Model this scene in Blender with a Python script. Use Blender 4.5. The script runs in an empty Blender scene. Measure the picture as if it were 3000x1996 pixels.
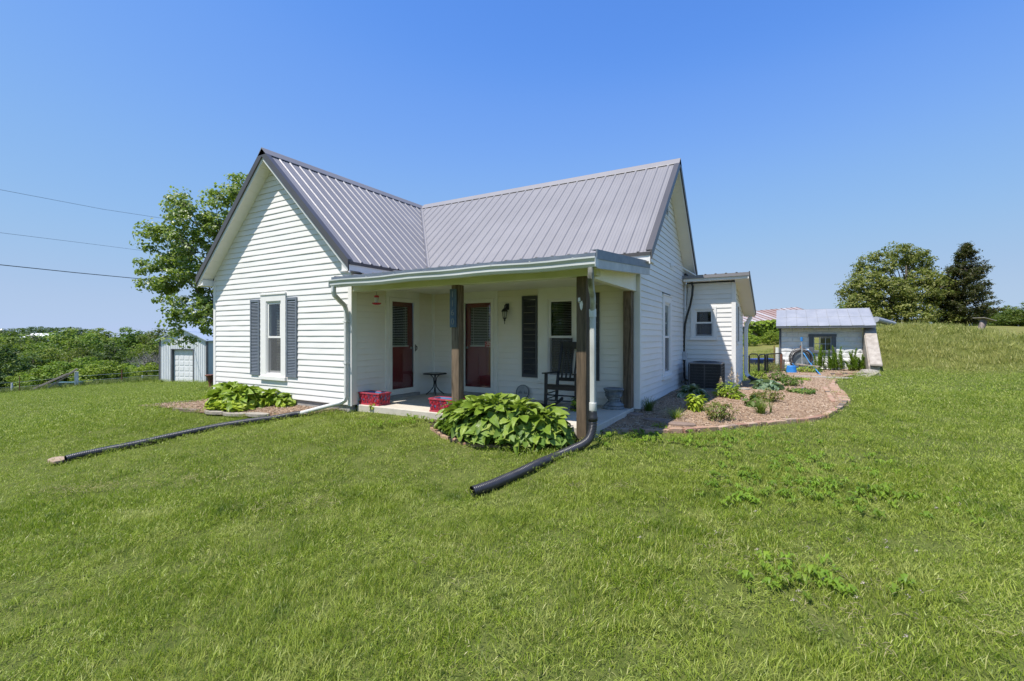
import bpy, bmesh, math, random
import numpy as np
from mathutils import Vector, Matrix, Euler

# ------------------------------------------------------------------ camera, sky, sun, exposure
scn = bpy.context.scene
COL = scn.collection
F_PX, CX, CY = 1368.0, 1500.0, 985.0            # focal length and principal point in photograph pixels
YAW = math.radians(30)
CAM = np.array([6.751, -5.877, 1.25])
cd = bpy.data.cameras.new('camera')
cd.sensor_width = 36.0
cd.lens = F_PX / 3000 * 36.0
cd.shift_y = (CY - 998.0) / 3000
cd.clip_start, cd.clip_end = 0.05, 5000
cam = bpy.data.objects.new('camera', cd)
cam.location = CAM
cam.rotation_euler = (math.pi / 2, 0, YAW)
COL.objects.link(cam)
scn.camera = cam

SUNV = Vector((-0.185, -0.47, 1.0)).normalized()
ELEV = math.asin(SUNV.z)
world = bpy.data.worlds.new('World')
scn.world = world
world.use_nodes = True
wn, wl = world.node_tree.nodes, world.node_tree.links
wn.clear()
sky = wn.new('ShaderNodeTexSky')
sky.sky_type = 'NISHITA'
sky.sun_disc = False
sky.sun_elevation = ELEV
sky.sun_rotation = math.atan2(SUNV.x, SUNV.y)
sky.altitude = 0
sky.air_density = 1.0
sky.dust_density = 0.0
sky.ozone_density = 8.0
bg = wn.new('ShaderNodeBackground')
bg.inputs['Strength'].default_value = 0.099
out = wn.new('ShaderNodeOutputWorld')
# the sky's colour response: deeper blue overhead, pale blue (not white) at the horizon
K = 0.172
dn = wn.new('ShaderNodeVectorMath'); dn.operation = 'SCALE'; dn.inputs['Scale'].default_value = K
upn = wn.new('ShaderNodeVectorMath'); upn.operation = 'SCALE'; upn.inputs['Scale'].default_value = 1 / K
crv = wn.new('ShaderNodeRGBCurve')
crv.mapping.use_clip = False
for ch, pts in ((0, ((0, 0), (.122, .105), (.153, .162), (.246, .26), (.5, .38), (1.0, .45), (1.5, .50))),
                (1, ((0, 0), (.246, .285), (.305, .36), (.47, .47), (.9, .55), (1.5, .60))),
                (2, ((0, 0), (.533, .80), (.631, .85), (.88, .83), (1.2, .78), (1.5, .76)))):
    c = crv.mapping.curves[ch]
    while len(c.points) < len(pts): c.points.new(.5, .5)
    for p, (x, y) in zip(c.points, pts): p.location = (x, y); p.handle_type = 'AUTO'
crv.mapping.extend = 'EXTRAPOLATED'
crv.mapping.update()
wl.new(sky.outputs[0], dn.inputs[0]); wl.new(dn.outputs[0], crv.inputs['Color'])
wl.new(crv.outputs['Color'], upn.inputs[0]); wl.new(upn.outputs[0], bg.inputs['Color'])
wl.new(bg.outputs[0], out.inputs['Surface'])

sl = bpy.data.lights.new('sun', 'SUN')
sl.energy = 3.6
sl.angle = math.radians(0.53)
sl.color = (1.0, 0.95, 0.88)
sun = bpy.data.objects.new('sun', sl)
sun.rotation_euler = (-SUNV).to_track_quat('-Z', 'Y').to_euler()
sun.location = (0, -20, 40)
COL.objects.link(sun)

vs = scn.view_settings
vs.view_transform = 'Standard'
vs.look = 'None'
vs.exposure = 0.85
vs.gamma = 1.0
vs.use_curve_mapping = False
scn.render.engine = 'CYCLES'
cy = scn.cycles
cy.use_denoising = True
cy.denoiser = 'OPENIMAGEDENOISE'
cy.max_bounces = 7
cy.diffuse_bounces = 3
cy.glossy_bounces = 3
cy.transmission_bounces = 4
cy.transparent_max_bounces = 12
cy.caustics_reflective = False
cy.caustics_refractive = False
cy.sample_clamp_indirect = 6

rng = random.Random(7)
nrg = np.random.default_rng(11)

# ------------------------------------------------------------------ pixels to directions
R_ = np.array([math.cos(YAW), math.sin(YAW), 0.0])
F_ = np.array([-math.sin(YAW), math.cos(YAW), 0.0])
Z_ = np.array([0, 0, 1.0])
def ray(px, py): return R_ * (px - CX) / F_PX + F_ + Z_ * (CY - py) / F_PX
def on_y(px, py, y): r = ray(px, py); return CAM + r * (y - CAM[1]) / r[1]
def on_x(px, py, x): r = ray(px, py); return CAM + r * (x - CAM[0]) / r[0]
def on_z(px, py, z): r = ray(px, py); return CAM + r * (z - CAM[2]) / r[2]
def at_d(px, py, d): return CAM + ray(px, py) * d

# ------------------------------------------------------------------ terrain height
def sstep(a, b, x):
    t = np.clip((x - a) / (b - a), 0, 1)
    return t * t * (3 - 2 * t)
_ctl = [(-4.8, -.2, -.24), (-2.2, -.3, -.19), (0, -.25, -.15), (2.3, -.35, -.17), (4.55, -.35, -.21), (4.75, 2.5, -.11),
        (5.2, 6.2, -.04), (7.9, 5.6, -.12), (6.6, 2.0, -.16), (8.1, 10.5, -.12), (6.72, 17.0, -.15), (9.52, 17.0, -.10),
        (6.75, -5.9, -.42), (3.8, -1.7, -.42), (-2.9, -3.1, -.66), (-1.0, -.5, -.22), (.5, -3, -.5), (8.5, -2, -.33),
        (12, 1.5, -.22), (13, -5, -.45), (5, -10, -.7), (-6, 4, -.45), (-2, -7, -1.0), (-3, 9, -.35), (3, 10, -.2),
        (12, 10, -.1), (17, 14, .1), (18, 5, -.2)]
for px, py, d in ((470, 1119, 31), (610, 1119, 31), (224, 1137, 32), (0, 1158, 30), (300, 1180, 17), (60, 1230, 15), (540, 1150, 19)):
    _ctl.append(tuple(at_d(px, py, d)))
for px, d, z in ((100, 52, -4.2), (450, 55, -4.2), (250, 80, -5.0), (-300, 45, -4.0), (700, 80, -3.6), (-600, 90, -5.5), (200, 140, -4.2), (600, 140, -3.5),
                 (1200, 70, -1.0), (1700, 60, .2), (2240, 21, -.18), (2240, 42, .5), (2240, 70, 1.0), (2650, 42, 1.6), (2960, 70, 2.7), (2600, 85, 2.7), (3300, 60, 1.6),
                 (3300, 100, 3.2), (2240, 130, 1.5), (1500, 150, -.5), (3000, 22, .35), (3250, 25, .4)):
    p = at_d(px, CY, d); _ctl.append((p[0], p[1], z))
_ctl = np.array(_ctl)
def _phi(r2): return 0.5 * r2 * np.log(r2 + 1e-9)
_n = len(_ctl)
_A = np.zeros((_n + 3, _n + 3))
_dd = ((_ctl[:, None, :2] - _ctl[None, :, :2]) ** 2).sum(-1)
_A[:_n, :_n] = _phi(_dd) + np.eye(_n) * 0.6
_A[:_n, _n] = 1; _A[:_n, _n + 1:] = _ctl[:, :2]
_A[_n, :_n] = 1; _A[_n + 1:, :_n] = _ctl[:, :2].T
_w = np.linalg.solve(_A, np.concatenate([_ctl[:, 2], np.zeros(3)]))
S0 = np.array([6.72, 17.0]); S1 = np.array([9.52, 17.0])        # cellar house front wall line
US = (S1 - S0) / np.linalg.norm(S1 - S0); NS = np.array([US[1], -US[0]])
def terrain(x, y):
    x = np.asarray(x, float); y = np.asarray(y, float)
    sh = np.broadcast(x, y).shape
    xf = np.broadcast_to(x, sh).ravel(); yf = np.broadcast_to(y, sh).ravel()
    r = np.hypot(xf - 4, yf - 10); k = np.minimum(1, 150 / np.maximum(r, 1e-6))
    xc = 4 + (xf - 4) * k; yc = 10 + (yf - 10) * k
    d2 = (xc[:, None] - _ctl[:, 0]) ** 2 + (yc[:, None] - _ctl[:, 1]) ** 2
    z = _phi(d2) @ _w[:_n] + _w[_n] + xc * _w[_n + 1] + yc * _w[_n + 2]
    # earth berm beside the cellar house
    u = (xf - S0[0]) * US[0] + (yf - S0[1]) * US[1]
    v = -((xf - S0[0]) * NS[0] + (yf - S0[1]) * NS[1])            # behind the front wall is positive
    fr = sstep(-2.0, 4.2, v + .3 * np.sin(u * .9)) * (1 - sstep(8.5, 15, v))
    lat = sstep(2.98, 3.5, u) * (1 - sstep(5.2, 12.5, u - .05 * v))
    top = 1.62 + .05 * np.sin(u * 1.7 + v)
    z = z + (top - z) * fr * lat * (z < top)
    # small unevenness of the lawn
    z = z + .012 * np.sin(xf * 1.9 + 1.3 * np.sin(yf * .8)) * np.sin(yf * 1.6 + .7) + .006 * np.sin(xf * 5.1 + yf * 3.3)
    return z.reshape(sh)
def tz(x, y): return float(terrain(x, y))
def ground_at(px, py, lift=0.0):
    r = ray(px, py); t = 1.0; last = 1.0
    while t < 400:
        p = CAM + r * t
        if p[2] < tz(p[0], p[1]) + lift:
            lo, hi = last, t
            for _ in range(22):
                m = (lo + hi) / 2; p = CAM + r * m
                if p[2] < tz(p[0], p[1]) + lift: hi = m
                else: lo = m
            return CAM + r * hi
        last = t; t *= 1.02
    return CAM + r * t
def on_ground_d(px, d):
    p = at_d(px, CY, d); p[2] = tz(p[0], p[1]); return p

# ------------------------------------------------------------------ objects
WORLDLOC = {}
def put(name, me, parent=None, loc=(0, 0, 0)):
    o = bpy.data.objects.new(name, me)
    COL.objects.link(o)
    o.location = loc
    if parent is not None: o.parent = parent
    return o
def tag(o, label=None, cat=None, group=None, kind=None):
    if label: o['label'] = label
    if cat: o['category'] = cat
    if group: o['group'] = group
    if kind: o['kind'] = kind
    return o
def thing(name, label, cat, loc=(0, 0, 0), group=None, rz=0.0, parent_frame=True):
    o = bpy.data.objects.new(name, None)
    o.empty_display_size = .1
    COL.objects.link(o)
    o.location = tuple(float(c) for c in loc)
    o.rotation_euler = (0, 0, rz)
    if parent_frame: WORLDLOC[o] = Vector(tuple(float(c) for c in loc))
    return tag(o, label, cat, group)
def copy_thing(root, loc, rz=0.0, sc=(1, 1, 1), label=None, group=None):
    r = root.copy(); COL.objects.link(r)
    r.location = tuple(float(c) for c in loc); r.rotation_euler = (0, 0, rz); r.scale = sc
    if label: r['label'] = label
    if group: r['group'] = group
    for ch in root.children:
        c = ch.copy(); COL.objects.link(c); c.parent = r
        for g in ch.children:
            e = g.copy(); COL.objects.link(e); e.parent = c
    return r

class MB:
    """collects shapes; build() makes one mesh object"""
    def __init__(s, fr=None): s.v = []; s.f = []; s.fr = fr
    def pt(s, p):
        p = s.fr(*p) if s.fr else p
        s.v.append((float(p[0]), float(p[1]), float(p[2]))); return len(s.v) - 1
    def face(s, pts): s.f.append([s.pt(p) for p in pts]); return s
    def box(s, a0, a1, b0, b1, c0, c1):
        i = [s.pt(p) for p in ((a0, b0, c0), (a1, b0, c0), (a1, b1, c0), (a0, b1, c0), (a0, b0, c1), (a1, b0, c1), (a1, b1, c1), (a0, b1, c1))]
        for q in ((0, 3, 2, 1), (4, 5, 6, 7), (0, 1, 5, 4), (1, 2, 6, 5), (2, 3, 7, 6), (3, 0, 4, 7)): s.f.append([i[k] for k in q])
        return s
    def hexa(s, p8):
        i = [s.pt(p) for p in p8]
        for q in ((0, 3, 2, 1), (4, 5, 6, 7), (0, 1, 5, 4), (1, 2, 6, 5), (2, 3, 7, 6), (3, 0, 4, 7)): s.f.append([i[k] for k in q])
        return s
    def bar(s, p, q, w, h=None, up=(0, 0, 1)):
        """rectangular bar between two points"""
        h = h or w
        p, q = Vector(p), Vector(q); d = (q - p).normalized(); u = Vector(up)
        if abs(d.dot(u)) > .98: u = Vector((1, 0, 0))
        a = d.cross(u).normalized() * (w / 2); b = a.cross(d).normalized() * (h / 2)
        return s.hexa([p - a - b, p + a - b, p + a + b, p - a + b, q - a - b, q + a - b, q + a + b, q - a + b])
    def tube(s, pts, r, n=8, caps=True):
        pts = [Vector(tuple(p)) for p in pts]; m = len(pts)
        rs = r if isinstance(r, (list, tuple, np.ndarray)) else [r] * m
        t0 = (pts[1] - pts[0]).normalized()
        u = t0.orthogonal().normalized(); rings = []
        for k in range(m):
            t = (pts[min(k + 1, m - 1)] - pts[max(k - 1, 0)]).normalized()
            u = (u - t * u.dot(t)).normalized(); w = t.cross(u)
            rings.append([s.pt(pts[k] + (u * math.cos(2 * math.pi * j / n) + w * math.sin(2 * math.pi * j / n)) * rs[k]) for j in range(n)])
        for k in range(m - 1):
            for j in range(n):
                s.f.append([rings[k][j], rings[k][(j + 1) % n], rings[k + 1][(j + 1) % n], rings[k + 1][j]])
        if caps: s.f.append(rings[0][::-1]); s.f.append(rings[-1])
        return s
    def lathe(s, c, prof, n=16, wob=None):
        """profile of (radius, z) about a vertical axis at c"""
        rings = []
        for k, (r, z) in enumerate(prof):
            rings.append([s.pt((c[0] + r * (1 + (wob(k, j) if wob else 0)) * math.cos(2 * math.pi * j / n), c[1] + r * (1 + (wob(k, j) if wob else 0)) * math.sin(2 * math.pi * j / n), c[2] + z)) for j in range(n)])
        for k in range(len(prof) - 1):
            for j in range(n): s.f.append([rings[k][j], rings[k][(j + 1) % n], rings[k + 1][(j + 1) % n], rings[k + 1][j]])
        s.f.append(rings[0][::-1]); s.f.append(rings[-1])
        return s
    def prism(s, poly, a, b, place):
        """2D polygon swept from a to b; place(x, y, t) gives a point"""
        n = len(poly)
        i = [s.pt(place(x, y, a)) for x, y in poly]; j = [s.pt(place(x, y, b)) for x, y in poly]
        s.f.append(i[::-1]); s.f.append(j)
        for k in range(n): s.f.append([i[k], i[(k + 1) % n], j[(k + 1) % n], j[k]])
        return s
    def build(s, name, mat, parent=None, smooth=False, bevel=0, recalc=True, kind=None):
        me = bpy.data.meshes.new(name)
        off = (0, 0, 0)
        if parent is not None and parent in WORLDLOC: off = WORLDLOC[parent]
        vv = [(v[0] - off[0], v[1] - off[1], v[2] - off[2]) for v in s.v]
        me.from_pydata(vv, [], s.f)
        if recalc or bevel:
            bm = bmesh.new(); bm.from_mesh(me)
            if recalc: bmesh.ops.recalc_face_normals(bm, faces=bm.faces)
            if bevel: bmesh.ops.bevel(bm, geom=[e for e in bm.edges], offset=bevel, segments=1, affect='EDGES', clamp_overlap=True)
            bm.to_mesh(me); bm.free()
        me.materials.append(mat)
        if smooth: me.polygons.foreach_set('use_smooth', [True] * len(me.polygons))
        o = put(name, me, parent)
        if parent is not None: WORLDLOC[o] = Vector(off)
        if kind: o['kind'] = kind
        return o

def mesh_np(name, verts, faces, mat, smooth=False):
    """faces: int array (n, k)"""
    verts = np.asarray(verts, np.float32); faces = np.asarray(faces, np.int32)
    me = bpy.data.meshes.new(name)
    me.vertices.add(len(verts)); me.vertices.foreach_set('co', verts.ravel())
    n, k = faces.shape
    me.loops.add(n * k); me.loops.foreach_set('vertex_index', faces.ravel())
    me.polygons.add(n); me.polygons.foreach_set('loop_start', np.arange(0, n * k, k, dtype=np.int32))
    me.polygons.foreach_set('loop_total', np.full(n, k, np.int32))
    if smooth: me.polygons.foreach_set('use_smooth', np.ones(n, bool))
    me.update(calc_edges=True)
    me.materials.append(mat)
    return me

# ------------------------------------------------------------------ materials
def lin(r, g, b):
    f = lambda c: (c / 255 / 12.92) if c / 255 <= .04045 else ((c / 255 + .055) / 1.055) ** 2.4
    return (f(r), f(g), f(b))
class NT:
    def __init__(s, name):
        s.m = bpy.data.materials.new(name); s.m.use_nodes = True
        s.t = s.m.node_tree; s.n = s.t.nodes; s.l = s.t.links; s.n.clear()
        s.out = s.n.new('ShaderNodeOutputMaterial')
    def add(s, typ, **kw):
        n = s.n.new(typ)
        for k, v in kw.items():
            if k.startswith('i_'):
                key = k[2:]; key = int(key) if key.isdigit() else key.replace('_', ' ')
                n.inputs[key].default_value = v
            else: setattr(n, k, v)
        return n
    def link(s, a, b): s.l.new(a, b)
    def noise(s, vec, scale, detail=4, rough=.55, dist=0):
        n = s.add('ShaderNodeTexNoise'); n.inputs['Scale'].default_value = scale; n.inputs['Detail'].default_value = detail
        n.inputs['Roughness'].default_value = rough; n.inputs['Distortion'].default_value = dist
        if vec is not None: s.link(vec, n.inputs['Vector'])
        return n.outputs['Fac']
    def ramp(s, fac, stops):
        r = s.add('ShaderNodeValToRGB'); e = r.color_ramp.elements
        while len(e) < len(stops): e.new(.5)
        for k, (p, c) in enumerate(stops):
            e[k].position = p; e[k].color = (c[0], c[1], c[2], 1) if not isinstance(c, (int, float)) else (c, c, c, 1)
        s.link(fac, r.inputs['Fac']); return r.outputs['Color']
    def mix(s, fac, a, b, blend='MIX'):
        m = s.add('ShaderNodeMix', data_type='RGBA', blend_type=blend)
        for sock, v in ((m.inputs[0], fac), (m.inputs[6], a), (m.inputs[7], b)):
            if isinstance(v, (int, float)): sock.default_value = v
            elif isinstance(v, tuple): sock.default_value = (v[0], v[1], v[2], 1)
            else: s.link(v, sock)
        return m.outputs[2]
    def math(s, op, a, b=0.0):
        m = s.add('ShaderNodeMath', operation=op)
        for sock, v in ((m.inputs[0], a), (m.inputs[1], b)):
            if isinstance(v, (int, float)): sock.default_value = v
            else: s.link(v, sock)
        return m.outputs[0]
    def coords(s, kind='Object', scale=(1, 1, 1), rot=(0, 0, 0)):
        c = s.add('ShaderNodeTexCoord'); mp = s.add('ShaderNodeMapping')
        mp.inputs['Scale'].default_value = scale; mp.inputs['Rotation'].default_value = rot
        s.link(c.outputs[kind], mp.inputs['Vector']); return mp.outputs['Vector']
    def position(s, scale=(1, 1, 1)):
        g = s.add('ShaderNodeNewGeometry'); mp = s.add('ShaderNodeMapping'); mp.inputs['Scale'].default_value = scale
        s.link(g.outputs['Position'], mp.inputs['Vector']); return mp.outputs['Vector']
    def principled(s, col, rough=.6, metal=0.0, bump=None, bstr=.3, bdist=.01, spec=.5):
        p = s.add('ShaderNodeBsdfPrincipled')
        for key, v in (('Base Color', col), ('Roughness', rough), ('Metallic', metal)):
            if isinstance(v, (int, float)): p.inputs[key].default_value = v
            elif isinstance(v, tuple): p.inputs[key].default_value = (v[0], v[1], v[2], 1)
            else: s.link(v, p.inputs[key])
        p.inputs['Specular IOR Level'].default_value = spec
        if bump is not None:
            b = s.add('ShaderNodeBump'); b.inputs['Strength'].default_value = bstr; b.inputs['Distance'].default_value = bdist
            s.link(bump, b.inputs['Height']); s.link(b.outputs[0], p.inputs['Normal'])
        return p
    def done(s, shader):
        s.link(shader.outputs[0] if hasattr(shader, 'outputs') else shader, s.out.inputs['Surface']); return s.m

def m_plain(name, c1, c2=None, scale=6, rough=.6, metal=0, bstr=.15, bscale=None, stretch=(1, 1, 1), spec=.5, lo=.3, hi=.7, world_pos=True):
    t = NT(name); v = t.position(stretch) if world_pos else t.coords('Object', stretch)
    f = t.noise(v, scale, 5, .6)
    col = t.ramp(f, [(lo, c1), (hi, c2 or c1)])
    b = t.noise(v, bscale or scale * 8, 3)
    return t.done(t.principled(col, rough, metal, b, bstr, .004, spec))

def m_siding():
    t = NT('white_vinyl_siding'); v = t.position()
    a = t.noise(v, 1.1, 4, .6); g = t.noise(t.position((1, 1, 9)), 3.0, 4, .6); d = t.noise(v, 38, 2)
    oi = t.add('ShaderNodeObjectInfo')
    col = t.mix(t.ramp(a, [(.35, 0.0), (.8, .55)]), (.825, .797, .762), (.71, .69, .645))
    col = t.mix(t.ramp(g, [(.55, 0.0), (.85, .45)]), col, (.62, .57, .47))
    col = t.mix(t.ramp(d, [(.74, 0.0), (.8, .35)]), col, (.38, .37, .33))
    col = t.mix(t.math('MULTIPLY', oi.outputs['Random'], .12), col, (.62, .62, .60))
    return t.done(t.principled(col, .42, 0, t.noise(t.position((1, 1, 14)), 5, 3), .12, .004, .4))
def m_siding_porch():
    t = NT('yellowed_vinyl_siding'); v = t.position()
    a = t.noise(v, 1.3, 4, .6); d = t.noise(v, 30, 3)
    col = t.mix(t.ramp(a, [(.35, 0.0), (.7, .7)]), (.85, .825, .77), (.78, .74, .62))
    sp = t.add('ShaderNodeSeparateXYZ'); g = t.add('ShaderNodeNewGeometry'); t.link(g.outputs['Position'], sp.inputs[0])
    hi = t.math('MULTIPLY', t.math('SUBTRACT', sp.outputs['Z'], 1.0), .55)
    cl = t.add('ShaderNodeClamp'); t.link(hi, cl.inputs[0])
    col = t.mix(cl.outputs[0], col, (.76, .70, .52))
    col = t.mix(t.ramp(d, [(.7, 0.0), (.8, .4)]), col, (.36, .33, .24))
    return t.done(t.principled(col, .45, 0, None, spec=.4))
def m_roof(name, base, rough=.42):
    t = NT(name); v = t.position()
    a = t.noise(v, .9, 4, .6); b = t.noise(v, 60, 2)
    col = t.mix(t.ramp(a, [(.35, 0.0), (.75, .5)]), base, tuple(min(1, c * 1.25 + .02) for c in base))
    r = t.ramp(b, [(.3, rough - .08), (.7, rough + .1)])
    p = t.principled(col, r, .08, b, .05, .002, .5)
    return t.done(p)
def m_wood(name, c1, c2, axis='Z', scale=9, rough=.8):
    t = NT(name)
    st = {'X': (.12, 1, 1), 'Y': (1, .12, 1), 'Z': (1, 1, .09)}[axis]
    v = t.coords('Object', st)
    n1 = t.noise(v, scale, 5, .65, 1.2)
    n2 = t.noise(v, scale * 5, 4, .7, .6)
    f = t.mix(.4, n1, n2)
    col = t.ramp(f, [(.36, c1), (.62, c2)])
    return t.done(t.principled(col, rough, 0, f, .5, .006, .25))
def m_concrete(name, c1, c2, rough=.9, scale=2.5, bstr=.4):
    t = NT(name); v = t.position()
    a = t.noise(v, scale, 6, .65); b = t.noise(v, 90, 3); c = t.noise(v, 14, 4)
    col = t.ramp(a, [(.3, c1), (.7, c2)])
    col = t.mix(t.ramp(c, [(.55, 0.0), (.8, .4)]), col, tuple(k * .6 for k in c1))
    return t.done(t.principled(col, rough, 0, b, bstr, .004, .25))
def m_leaf(name, c1, c2, c3=None, trans=.35, rough=.5, spec=.35, objvar=.25, tint=None):
    t = NT(name)
    g = t.add('ShaderNodeNewGeometry'); oi = t.add('ShaderNodeObjectInfo')
    stops = [(0.0, c1), (.7, c2)] + ([(.97, c3)] if c3 else [])
    col = t.ramp(g.outputs['Random Per Island'], stops)
    big = t.noise(t.position(), .55, 2)
    col = t.mix(t.ramp(big, [(.4, 0.0), (.65, .45)]), col, tuple(x * .62 for x in c1))
    if objvar:
        hs = t.add('ShaderNodeHueSaturation'); t.link(col, hs.inputs['Color'])
        mr = t.add('ShaderNodeMapRange'); t.link(oi.outputs['Random'], mr.inputs[0]); mr.inputs[3].default_value = .5 - .035 * objvar * 4 * .5; mr.inputs[4].default_value = .5 + .03 * objvar * 2
        t.link(mr.outputs[0], hs.inputs['Hue'])
        mv = t.add('ShaderNodeMapRange'); t.link(t.math('FRACT', t.math('MULTIPLY', oi.outputs['Random'], 7.31)), mv.inputs[0]); mv.inputs[3].default_value = 1 - objvar * 1.4; mv.inputs[4].default_value = 1 + objvar * 1.3
        t.link(mv.outputs[0], hs.inputs['Value']); col = hs.outputs[0]
    p = t.principled(col, rough, 0, None, spec=spec)
    tr = t.add('ShaderNodeBsdfTranslucent')
    tc = t.mix(.5, col, (.22, .34, .03), 'MIX') if tint is None else t.mix(.5, col, tint)
    t.link(tc, tr.inputs['Color'])
    mx = t.add('ShaderNodeMixShader'); mx.inputs[0].default_value = trans
    t.link(p.outputs[0], mx.inputs[1]); t.link(tr.outputs[0], mx.inputs[2])
    return t.done(mx)
def m_glass(name, tint=(.93, .96, .95), refl=.045):
    t = NT(name)
    gl = t.add('ShaderNodeBsdfGlossy'); gl.inputs['Roughness'].default_value = .015; gl.inputs['Color'].default_value = (1, 1, 1, 1)
    tr = t.add('ShaderNodeBsdfTransparent'); tr.inputs['Color'].default_value = (*tint, 1)
    lw = t.add('ShaderNodeLayerWeight'); lw.inputs['Blend'].default_value = .5
    f = t.math('ADD', t.math('MULTIPLY', t.math('POWER', lw.outputs['Facing'], 5.0), .9), refl)
    mx = t.add('ShaderNodeMixShader'); t.link(f, mx.inputs[0]); t.link(tr.outputs[0], mx.inputs[1]); t.link(gl.outputs[0], mx.inputs[2])
    return t.done(mx)

M = {}
M['siding'] = m_siding()
M['siding_porch'] = m_siding_porch()
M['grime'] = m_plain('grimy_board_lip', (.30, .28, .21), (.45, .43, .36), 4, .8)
M['trim'] = m_plain('white_painted_trim', (.78, .76, .73), (.82, .80, .77), 5, .5, bstr=.08)
M['trim_porch'] = m_plain('shaded_cream_trim', (.78, .765, .69), (.83, .82, .76), 4, .5, bstr=.08)
M['soffit'] = m_plain('cream_white_soffit', (.82, .79, .73), (.85, .82, .77), 3, .5, bstr=.05)
M['roof'] = m_roof('grey_metal_roof', (.215, .206, .213), .5)
M['roof_trim'] = m_roof('dark_bronze_metal_trim', (.075, .070, .070), .4)
M['flashing'] = m_plain('blue_grey_flashing', (.13, .16, .20), (.20, .23, .27), 7, .5, .3)
M['rake_grey'] = m_plain('weathered_grey_fascia', (.40, .41, .42), (.55, .55, .55), 4, .6, stretch=(1, 1, 1))
M['gutter'] = m_plain('stained_white_gutter', (.49, .515, .495), (.66, .665, .65), 3.5, .5, bstr=.1, stretch=(.5, 1, 3))
M['beam'] = m_plain('algae_stained_beam', (.56, .57, .44), (.70, .69, .60), 2.5, .7, bstr=.2, stretch=(.6, 1, 2))
M['downspout'] = m_plain('white_metal_downspout', (.56, .565, .54), (.70, .70, .67), 4, .5)
M['downspout_grey'] = m_plain('greyed_downspout', (.36, .36, .33), (.60, .60, .57), 5, .6, stretch=(1, 1, .3))
M['downspout_dirty'] = m_plain('weathered_downspout', (.13, .125, .10), (.50, .50, .46), 6, .65, stretch=(1, 1, .35), lo=.36, hi=.64)
M['post'] = m_wood('weathered_brown_post', (.045, .032, .022), (.24, .175, .12))
M['post_dark'] = m_wood('dark_weathered_post', (.035, .028, .020), (.16, .115, .075))
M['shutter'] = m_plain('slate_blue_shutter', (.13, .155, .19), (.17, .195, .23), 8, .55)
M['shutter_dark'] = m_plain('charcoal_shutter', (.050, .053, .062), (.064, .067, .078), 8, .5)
M['glass'] = m_glass('window_glass')
def m_screen():
    t = NT('insect_screen_mesh'); tr = t.add('ShaderNodeBsdfTransparent'); df = t.add('ShaderNodeBsdfDiffuse'); df.inputs['Color'].default_value = (.17, .17, .18, 1)
    mx = t.add('ShaderNodeMixShader'); mx.inputs[0].default_value = .5; t.link(tr.outputs[0], mx.inputs[1]); t.link(df.outputs[0], mx.inputs[2]); return t.done(mx)
M['mesh_screen'] = m_screen()
M['screen'] = m_plain('grey_insect_screen', (.10, .10, .11), (.13, .13, .14), 40, .8)
M['blind'] = m_plain('white_blind', (.66, .67, .64), None, 5, .5)
M['blind_dim'] = m_plain('tan_blind', (.34, .33, .30), None, 5, .6)
M['room'] = m_plain('painted_room_dark', (.012, .012, .013), (.02, .02, .02), 2, .95)  # near-black colour stands in for the darkness of the unlit interior
M['red_door'] = m_plain('dark_red_door', (.19, .014, .020), (.22, .018, .026), 4, .4)
M['black'] = m_plain('black_paint', (.012, .012, .013), (.02, .02, .021), 14, .4)
M['black_metal'] = m_plain('black_metal', (.015, .015, .016), (.03, .03, .03), 12, .45, .4)
M['steel'] = m_plain('galvanised_steel', (.42, .43, .44), (.56, .57, .57), 12, .45, .6)
M['slab'] = m_concrete('porch_concrete', (.46, .42, .35), (.58, .53, .45))
M['found'] = m_concrete('foundation_concrete', (.26, .25, .23), (.42, .40, .37))
M['stone'] = m_concrete('grey_cast_stone', (.10, .12, .14), (.30, .31, .31), scale=9, bstr=.8)
M['rock'] = m_concrete('tan_rock', (.24, .21, .17), (.42, .38, .32), scale=8, bstr=.9)
M['paver'] = m_concrete('brown_paver', (.17, .125, .10), (.30, .22, .175), scale=6)

# ------------------------------------------------------------------ setting: ground sheet
def poly_px(pts, lift=0.0): return np.array([ground_at(x, y)[:2] for x, y in pts])
def inside(px, py, poly):
    c = np.zeros(px.shape, bool); n = len(poly); j = n - 1
    for i in range(n):
        xi, yi = poly[i]; xj, yj = poly[j]
        k = ((yi > py) != (yj > py)) & (px < (xj - xi) * (py - yi) / (yj - yi + 1e-12) + xi)
        c ^= k; j = i
    return c
# outer line of the brick edging, walked from the porch to the cellar house
Z2 = lambda x, y: (1740 + x / 2.874, 1060 + y / 2.874)
EDGE_PX = [Z2(*p) for p in ((40, 612), (330, 600), (560, 598), (780, 592), (1000, 578), (1270, 545), (1560, 522), (1820, 500), (1960, 465), (2060, 408), (2118, 352), (2085, 290), (2030, 240), (2010, 195), (2035, 160))]
EDGE = poly_px(EDGE_PX)
BED_R = np.vstack([EDGE, poly_px([(2470, 1106), (2522, 1100)]), [S1 + NS * .15], [S0 + NS * .1], [[6.1, 14.5]], [[5.9, 11.5]], [[5.8, 9.0]], [[5.7, 6.4]], [[4.5, 6.4]], [[4.45, .45]]])
Z5 = lambda x, y: (140 + x / 2.562, 1080 + y / 2.562)
BED_L = np.vstack([poly_px([Z5(*p) for p in ((700, 292), (1000, 318), (1130, 330), (1330, 356), (1540, 368), (1700, 362), (1950, 352), (2180, 322))]), [[-.02, .1]], [[-4.7, .1]], poly_px([Z5(1120, 262), Z5(900, 274)])])
BED_H = poly_px([(1275, 1262), (1310, 1285), (1380, 1305), (1500, 1312), (1600, 1305), (1690, 1285), (1725, 1255)])
BED_H = np.vstack([BED_H, [[4.5, .05]], [[1.7, .05]]])
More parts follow.
